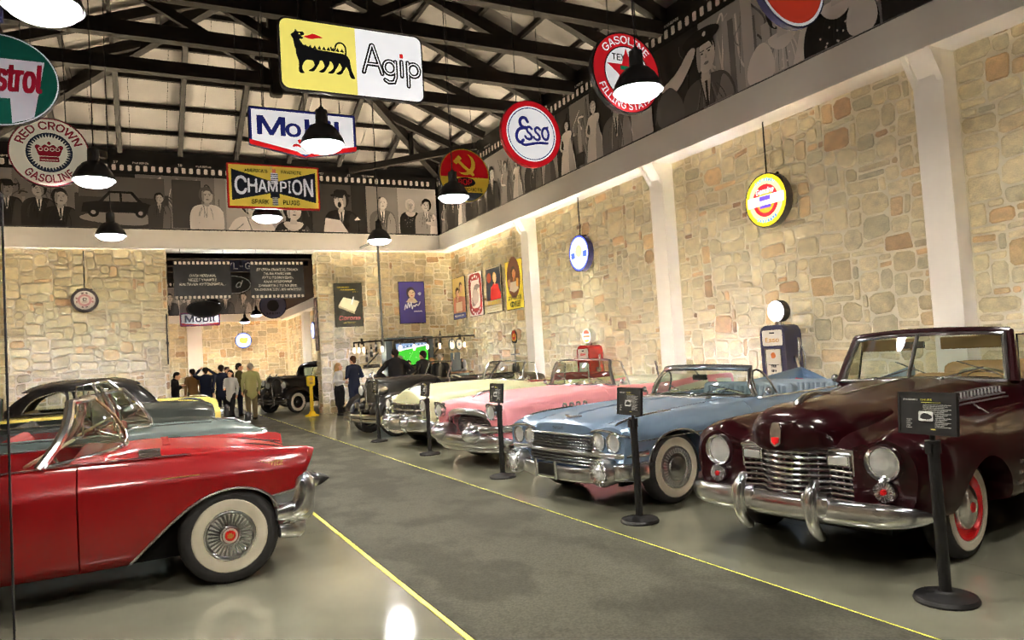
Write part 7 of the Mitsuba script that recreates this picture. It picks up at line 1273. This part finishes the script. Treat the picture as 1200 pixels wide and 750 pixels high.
for x, y in ((-.3, -.1), (-.1, .0), (.1, -.15), (.25, .05), (.38, -.08), (-.2, -.22), (.05, .1)): P.rect(x, y, x + .014, y + .035, lin([220, 240, 220]))
P.stroke([(-.2, -.3), (.1, .2)], .008, lin([190, 230, 180])).stroke([(.1, -.1), (.3, -.22), (.5, -.2)], .008, lin([190, 230, 180])); lit(P, f'{t}__screen', M, .26)
t = thing('pipe_lamp_rail', 'black iron pipe with a row of hanging bulb lamps above the bar', 'lamp'); put(f'{t}__pipe', tube([(5.66, 21.5, 2.13), (5.66, 21.5, 2.2), (6.1, 21.5, 2.22), (9.62, 21.5, 2.26), (9.62, 21.5, 2.18)], .024, 8), 'black_iron', 40); put(f'{t}__hanger_pole', tube([(6.55, 21.5, 2.2), (6.55, 21.5, 5.1), (6.56, 21.6, 5.28), (6.57, 21.8, 5.36), (6.6, 23.61, 5.42)], .035, 12), 'steel_grey', 40)
for x in (5.9, 7.9, 9.1): put(f'{t}__fitting', cyl((x, 21.5, 2.14), (x, 21.5, 2.32), .035, 10), 'black_iron', 40)
for x in (5.66, 5.80, 5.95, 6.52, 7.1, 7.55, 7.98, 8.4, 8.82, 9.25):
    k = put(f'{t}__lamp_holder', cyl((x, 21.5, 2.06), (x, 21.5, 2.22), .02, 8), 'black_iron', 40); m = at(lathe([(0, .02), (.03, .03), (.042, .07), (.042, .16), (.025, .2), (0, .2)][::-1], 14), T4(x, 21.5, 1.86)); m.fix_normals(); m = m if m.volume > 0 else (m.invert(), m)[1]; q = put(f'{k}__bulb', m, 'lamp_face', 40); scene[q]['emitter'] = glow([1.5, 1.15, .62], .15)
def rack(label, x, y, z, n, dx):
    t = thing('bottle_rack', label, 'bottle rack', 'wall bottle racks behind the bar'); put(f'{t}__rail', tube([(x, y, z), (x + dx * n, y, z + .16 * n)], .018, 6), 'black_iron', 40)
    for k in range(n):
        b = thing('wine_bottle', f'dark wine bottle with a pale label, {("lowest", "middle", "highest")[k]} of the {"left" if x < 7 else "right"} wall rack', 'bottle', f'wine bottles in the {"left" if x < 7 else "right"} wall rack'); M = pose(x + dx * (k + .5), y - .02, z + .16 * (k + .5) + .10); put(f'{b}__glass', lathe([(0, 0), (.042, 0), (.042, .26), (.016, .34), (.016, .42), (0, .42)], 14), 'paint_black', 40, M); put(f'{b}__label', lathe([(.0435, .26), (.044, .25), (.044, .18)], 14), 'leather_white', 40, M)
    put(f'{t}__bracket', box(x - .03, x + dx * n + .03, y + .02, y + .05, z - .02, z + .10), 'black_iron')
rack('left black bottle rack on the wall, between the suited men and the television', 6.58, 23.80, 1.42, 3, .17); rack('right black bottle rack on the wall between the television and the beer tap', 8.95, 23.80, 1.62, 3, .15)
t = thing('beer_tap_tower', 'grey beer tap tower with two round white dials on the bar', 'beer tap'); M = pose(9.02, 21.75, 1.122); put(f'{t}__column', rbox(-.16, .16, -.09, .09, 0, .62, .05), 'bar_frame', 40, M)
for x in (-.11, .13):
    F = M @ frame([x, -.06, .88], [1, 0, 0], [0, 0, 1], [0, -1, 0]); k = put(f'{t}__dial', at(lathe([(0, -.08), (.15, -.08), (.16, -.04), (.155, 0), (0, 0)], 28), np.diag([.72, 1.25, 1, 1])), 'bar_frame', 40, F); P = Print(); P.poly(sa.scale(circle(.13), .72, 1.25), W2).poly(sa.scale(circle(.05), .7, 1), lin([110, 150, 200])); P.build(f'{k}__face', F @ T4(0, 0, .002)); put(f'{t}__handle', cyl((x, -.10, .40), (x, -.14, .62), .02, 8), 'ivory', 40, M)
t = thing('card_terminal', 'black till standing on the left end of the bar counter', 'till'); put(f'{t}__body', rbox(6.25, 6.55, 21.45, 21.7, 1.12, 1.22, .03), 'black_plastic', 30)
# hanging signs in profile on the jambs of the opening
t = thing('jamb_sign', 'narrow dark upright sign with pale letters on the right jamb of the opening', 'sign'); M = frame([OX1 - .035, 24.2, 2.95], [0, -1, 0], [0, 0, 1], [-1, 0, 0]); put(f'{t}__board', extr(rrect(.48, 1.75, .04), .04, -.04), 'sign_rim_black', False, M); P = Print(); P.poly(rrect(.44, 1.70, .03), lin([70, 48, 44]))
P.text('A', 0, .55, .22, lin([180, 160, 140]), True, .26)
for k in range(5): P.bars(0, .34 - .24 * k, .24, .14, lin([150, 126, 110]), k + 2)
P.build(f'{t}__print', M)
t = thing('fire_hose_bar', 'thin black upright bar on the left jamb of the opening', 'bar'); put(f'{t}__bar', rbox(.66, .70, 23.78, 23.84, 1.9, 3.4, .01), 'black_iron'); put(f'{t}__clip', box(.64, .72, 23.84, 23.9, 2.5, 2.56), 'black_iron')
# ------------------------------------------------------------------ visitors
SKIN = [lin([224, 172, 138]), lin([204, 150, 116])]
matte('skin', SKIN[0], .55); matte('skin_tan', SKIN[1], .55)
for k, c in dict(hair_dark=(34, 26, 22), hair_blond=(190, 150, 96), hair_grey=(150, 142, 130), hair_brown=(70, 48, 34), cloth_black=(22, 22, 25), cloth_navy=(26, 32, 52), cloth_white=(228, 226, 222), cloth_olive=(164, 160, 106), cloth_khaki=(104, 92, 66), cloth_brown=(140, 106, 66), cloth_grey=(150, 150, 160), cloth_moss=(92, 84, 52), shoe=(20, 18, 17)).items(): matte(k, lin(c), .8, .2)
_ico = trimesh.creation.icosphere(2, 1.0).vertices
def hullbone(a, b, ra, rb, fa=1.0, fb=1.0):
    """A tapered limb; f flattens it front to back."""
    return m3.Manifold.hull_points(np.vstack([_ico * [ra, ra * fa, ra] + a, _ico * [rb, rb * fb, rb] + b]))
def blend(bones, L=.05, it=8):
    m = m3.Manifold.batch_boolean(bones, m3.OpType.Add); m = mesh_of(m.refine_to_length(L)); m.merge_vertices(); trimesh.smoothing.filter_taubin(m, iterations=it); return m
def person(label, x, y, yaw, h, top='cloth_black', legs='cloth_black', hair='hair_dark', arms=('down', 'down'), skin='skin', long_hair=False, bulk=1.0, stride=0.0, nod=0, skirt=False, vest=None, shirt=None, look=0, z=0, group=None):
    """Built facing -y at 1.75 m, then turned and scaled. arms: down, bent, up, phone, hip, front."""
    t = thing('person', label, 'person', group); M = pose(x, y, z + (.022 if 1.30 < x < 3.6 else 0), yaw) @ np.diag([h / 1.75, h / 1.75, h / 1.75, 1]); v = np.array; b = bulk
    hips, kn, an = [v([s * .09, 0, .90]) for s in (-1, 1)], [], []
    for s, i in ((-1, 0), (1, 1)):
        d = stride * s; kn.append(v([s * .10, -.10 * d - .03 * abs(d), .50])); an.append(v([s * .10, -.34 * d if d > 0 else -.30 * d, .09 if d >= 0 else .13]))
    sh = [v([s * .185 * b, 0, 1.42]) for s in (-1, 1)]; el, wr = [], []
    for s, a, S in ((-1, arms[0], sh[0]), (1, arms[1], sh[1])):
        E, W = {'down': ((s * .25 * b, .03, 1.14), (s * .24 * b, -.04, .89)), 'bent': ((s * .27 * b, .05, 1.16), (s * .10, -.26, 1.12)), 'front': ((s * .24 * b, -.05, 1.16), (s * .16, -.34, 1.10)), 'up': ((s * .34, -.12, 1.50), (s * .13, -.26, 1.70)), 'phone': ((s * .25, -.02, 1.16), (s * .08, -.24, 1.26)), 'hip': ((s * .40 * b, .05, 1.18), (s * .20 * b, -.08, 1.02)), 'reach': ((s * .28, -.16, 1.30), (s * .30, -.42, 1.24))}[a]; el.append(v(E)); wr.append(v(W))
    hd = v([0, -.02 - .05 * (nod > 0), 1.625 - .02 * (nod > 0)])
    def hand(S, E, W):
        d = (W - E) / np.linalg.norm(W - E); s = np.cross(d, [0, 0, 1.0] if abs(d[2]) < .9 else [1.0, 0, 0]); s /= np.linalg.norm(s); o = [hullbone(W, W + d * .07, .026, .033, .7, .6)]; q = np.cross(d, s)
        for k, L in enumerate((.062, .072, .068, .052)):
            a = W + d * .08 + s * (-.027 + .018 * k); m = a + d * L * .55 + q * .008; o += [hullbone(a, m, .0095, .009), hullbone(m, m + d * L * .40 + q * .020, .009, .0075)]
        o.append(hullbone(W + d * .025 - s * .026, W + d * .065 - s * .055, .0105, .009)); return o
    B = [hullbone(v([0, 0, .93]), v([0, -.005, 1.10]), .145 * b, .135 * b, .75, .75), hullbone(v([0, -.005, 1.10]), v([0, 0, 1.34]), .135 * b, .155 * b, .75, .72), hullbone(sh[0] * [.75, 1, 1], sh[1] * [.75, 1, 1], .075, .075), hullbone(v([0, .01, 1.42]), hd - [0, -.01, .07], .058, .052)]
    for i in (0, 1):
        B += [hullbone(hips[i], kn[i], .095 * b, .062), hullbone(kn[i], an[i], .058, .040), hullbone(an[i] + [0, .03, -.04], an[i] + [0, -.14, -.055], .038, .030), hullbone(sh[i], el[i], .056, .042), hullbone(el[i], wr[i], .041, .028)]
    body = blend(B, .04, 6); fingers = sum([hand(sh[i], el[i], wr[i]) for i in (0, 1)], [])
    head = [hullbone(hd + [0, .018, .035], hd + [0, -.005, .02], .088, .080, 1.08, 1), hullbone(hd + [0, -.03, .0], hd + [0, -.05, -.075], .070, .042), hullbone(hd + [0, -.095, .012], hd + [0, -.112, -.022], .010, .017), hullbone(hd + [-.02, -.088, -.062], hd + [.02, -.088, -.062], .010, .010)]
    for s in (-1, 1): head += [hullbone(hd + [s * .086, .015, .015], hd + [s * .088, .018, -.02], .016, .011)]
    hm = blend(head, .02, 4); A = rot([0, 0, 1], look, (0, 0, 1.5)) @ rot([1, 0, 0], nod, hd - [0, 0, .1]); hm = at(hm, A)
    m3b = m3.Manifold.batch_boolean([mani(body), mani(hm)] + fingers, m3.OpType.Add); put(t, mesh_of(m3b), skin, 45, M)
    eyes = cat([sphere(hd + [s * .032, -.086, .018], .0115, 1) for s in (-1, 1)]); put(f'{t}__eyes', at(eyes, A), 'hair_dark', True, M)
    H = [hullbone(hd + [0, .030, .055], hd + [0, .020, .06], .096, .092, 1.02, 1), hullbone(hd + [0, .075, .03], hd + [0, .085, -.03], .065, .05)]
    if long_hair: H += [hullbone(hd + [s * .06, .05, .0], hd + [s * .085, .05, -.17], .055, .042) for s in (-1, 1)] + [hullbone(hd + [0, .08, 0], hd + [0, .085, -.20], .07, .06)]
    hr = blend(H, .025, 4); face = mani(at(sphere((0, 0, 0), 1, 3, (.078, .09, .10)), T4(*(hd + [0, -.075, -.005])))); hr = mesh_of(mani(hr) - face); put(f'{t}__hair', at(hr, A), hair, 45, M)
    g = .018
    Tp = [hullbone(v([0, 0, .96]), v([0, -.005, 1.12]), .155 * b + g * .5, .145 * b + g, .78, .78), hullbone(v([0, -.005, 1.12]), v([0, 0, 1.36]), .145 * b + g, .165 * b + g * .5, .78, .74), hullbone(sh[0] * [.8, 1, 1], sh[1] * [.8, 1, 1], .082, .082), hullbone(v([0, 0, 1.43]), v([0, .01, 1.475]), .075, .062)]
    if not skirt: Tp.append(hullbone(v([0, 0, .82]), v([0, 0, .98]), .165 * b + g, .155 * b + g, .8, .78))
    body_t = list(Tp); sl = []
    for i in (0, 1): sl += [hullbone(sh[i], el[i], .064 + g * .3, .052), hullbone(el[i], el[i] + (wr[i] - el[i]) * .93, .051, .038)]
    if vest: put(f'{t}__shirt', blend(Tp[:2] + sl, .04, 6), shirt or 'cloth_grey', 45, M); put(f'{t}__vest', blend([hullbone(v([0, 0, .94]), v([0, 0, 1.12]), .165 * b + g, .158 * b + g, .8, .8), hullbone(v([0, 0, 1.12]), v([0, 0, 1.38]), .158 * b + g, .165 * b + g, .8, .76)], .04, 6), vest, 45, M)
    else: put(f'{t}__{"jacket" if not skirt else "blouse"}', blend(body_t + sl, .04, 6), top, 45, M)
    if shirt and not vest: put(f'{t}__collar', at(lathe([(.058, 0), (.064, .045), (.058, .05), (.05, .045)], 20), T4(0, .0, 1.455)), shirt, 40, M)
    if skirt: L = [hullbone(v([0, 0, .97]), v([0, 0, .80]), .165, .215, .85, .8), hullbone(v([0, 0, .80]), v([0, 0, .42]), .215, .19, .8, .75)] + [hullbone(kn[i] + [0, 0, .05], an[i] + [0, .0, .02], .07, .05) for i in (0, 1)]
    else:
        L = [hullbone(v([0, 0, .94]), v([0, 0, .86]), .150 * b, .155 * b, .8, .8)]
        for i in (0, 1): L += [hullbone(hips[i], kn[i], .108 * b, .078), hullbone(kn[i], an[i] + [0, .0, .02], .076, .062)]
    put(f'{t}__{"skirt" if skirt else "trousers"}', blend(L, .04, 6), legs, 45, M)
    for i in (0, 1): put(f'{t}__shoe', blend([hullbone(an[i] + [0, .035, -.045], an[i] + [0, -.06, -.045], .046, .046, 1, 1), hullbone(an[i] + [0, -.06, -.05], an[i] + [0, -.165, -.058], .045, .034, 1, .8)], .03, 4), 'shoe', 45, M)
    return t
G1, G2 = 'visitors at the bar', 'visitors by the opening to the second hall'
# at the bar, from the left (yaw 0 faces the camera's end of the hall, 180 the back wall)
person('fair-haired woman in a white blouse and black skirt standing left of the bar', 5.42, 22.62, 55, 1.62, 'cloth_white', 'cloth_black', 'hair_blond', ('bent', 'down'), long_hair=True, skirt=True, look=20, group=G1)
person('man in a dark navy suit beside the woman in the white blouse', 5.76, 22.1, 200, 1.80, 'cloth_navy', 'cloth_navy', 'hair_brown', ('bent', 'bent'), shirt='cloth_white', group=G1)
person('broad man in a black suit seen from behind in front of the bar', 6.40, 19.9, 185, 1.90, 'cloth_black', 'cloth_black', 'hair_dark', ('hip', 'hip'), bulk=1.25, group=G1)
person('grey-haired man at the bar behind the broad man in black', 6.85, 20.85, 150, 1.72, 'cloth_black', 'cloth_black', 'hair_grey', ('bent', 'bent'), group=G1)
person('dark-haired bartender behind the counter below the television', 7.68, 22.62, 10, 1.58, 'cloth_white', 'cloth_black', 'hair_dark', ('front', 'reach'), nod=12, group=G1)
person('man in black leaning over the bar to the right of the television', 7.42, 20.40, 205, 1.82, 'cloth_black', 'cloth_black', 'hair_dark', ('bent', 'bent'), bulk=1.1, group=G1)
person('blonde woman at the bar turned towards the camera', 7.86, 20.85, 20, 1.60, 'cloth_black', 'cloth_black', 'hair_blond', ('bent', 'bent'), long_hair=True, group=G1)
person('man in black with short grey hair to the right of the blonde woman', 7.66, 19.65, 150, 1.70, 'cloth_black', 'cloth_black', 'hair_grey', ('bent', 'bent'), group=G1)
person('barman in a grey shirt and black vest looking down at the taps', 9.5, 22.62, -50, 1.76, 'cloth_grey', 'cloth_black', 'hair_dark', ('front', 'front'), vest='cloth_black', nod=18, group=G1)
# by the opening to the second hall
person('man in black looking at his phone, leftmost in the opening', .90, 25.9, 70, 1.66, 'cloth_black', 'cloth_black', 'hair_dark', ('phone', 'phone'), nod=15, group=G2)
person('person in a tan jacket seen from behind, next to the man with the phone', 1.50, 27.0, 190, 1.70, 'cloth_brown', 'cloth_khaki', 'hair_dark', group=G2)
c1 = person('man in navy holding a camera up above his head', 1.84, 26.0, 185, 1.72, 'cloth_navy', 'cloth_black', 'hair_dark', ('up', 'up'), bulk=1.1, group=G2)
person('man in dark navy seen from behind beside the photographer', 2.28, 25.5, 180, 1.76, 'cloth_navy', 'cloth_black', 'hair_dark', bulk=1.05, group=G2)
person('woman with long dark hair in a white top and black trousers walking', 2.48, 24.75, -35, 1.58, 'cloth_white', 'cloth_black', 'hair_dark', ('bent', 'down'), long_hair=True, stride=.9, group=G2)
person('man in a moss green jacket turned sideways behind the walking woman', 2.93, 26.4, 80, 1.80, 'cloth_moss', 'cloth_navy', 'hair_dark', ('bent', 'down'), look=10, group=G2)
person('elderly man in a light olive jacket and khaki trousers seen from behind', 3.0, 24.05, 190, 1.76, 'cloth_olive', 'cloth_khaki', 'hair_grey', ('down', 'down'), bulk=1.08, group=G2)
person('man half hidden between the photographer and the walking woman', 2.62, 27.2, 30, 1.70, 'cloth_grey', 'cloth_black', 'hair_brown', group=G2)
t = thing('photo_camera', 'small silver camera held up by the man in navy', 'camera'); M = pose(1.84, 26.0, 0, 185); put(f'{t}__body', at(rbox(-.07, .07, -.31, -.27, 1.66, 1.745, .01), np.diag([1, 1, 1.72 / 1.75, 1])), 'chrome_dull', 30, M); put(f'{t}__lens', at(cyl((0, -.31, 1.68), (0, -.35, 1.68), .026, 14), np.eye(4)), 'black_plastic', 40, M)
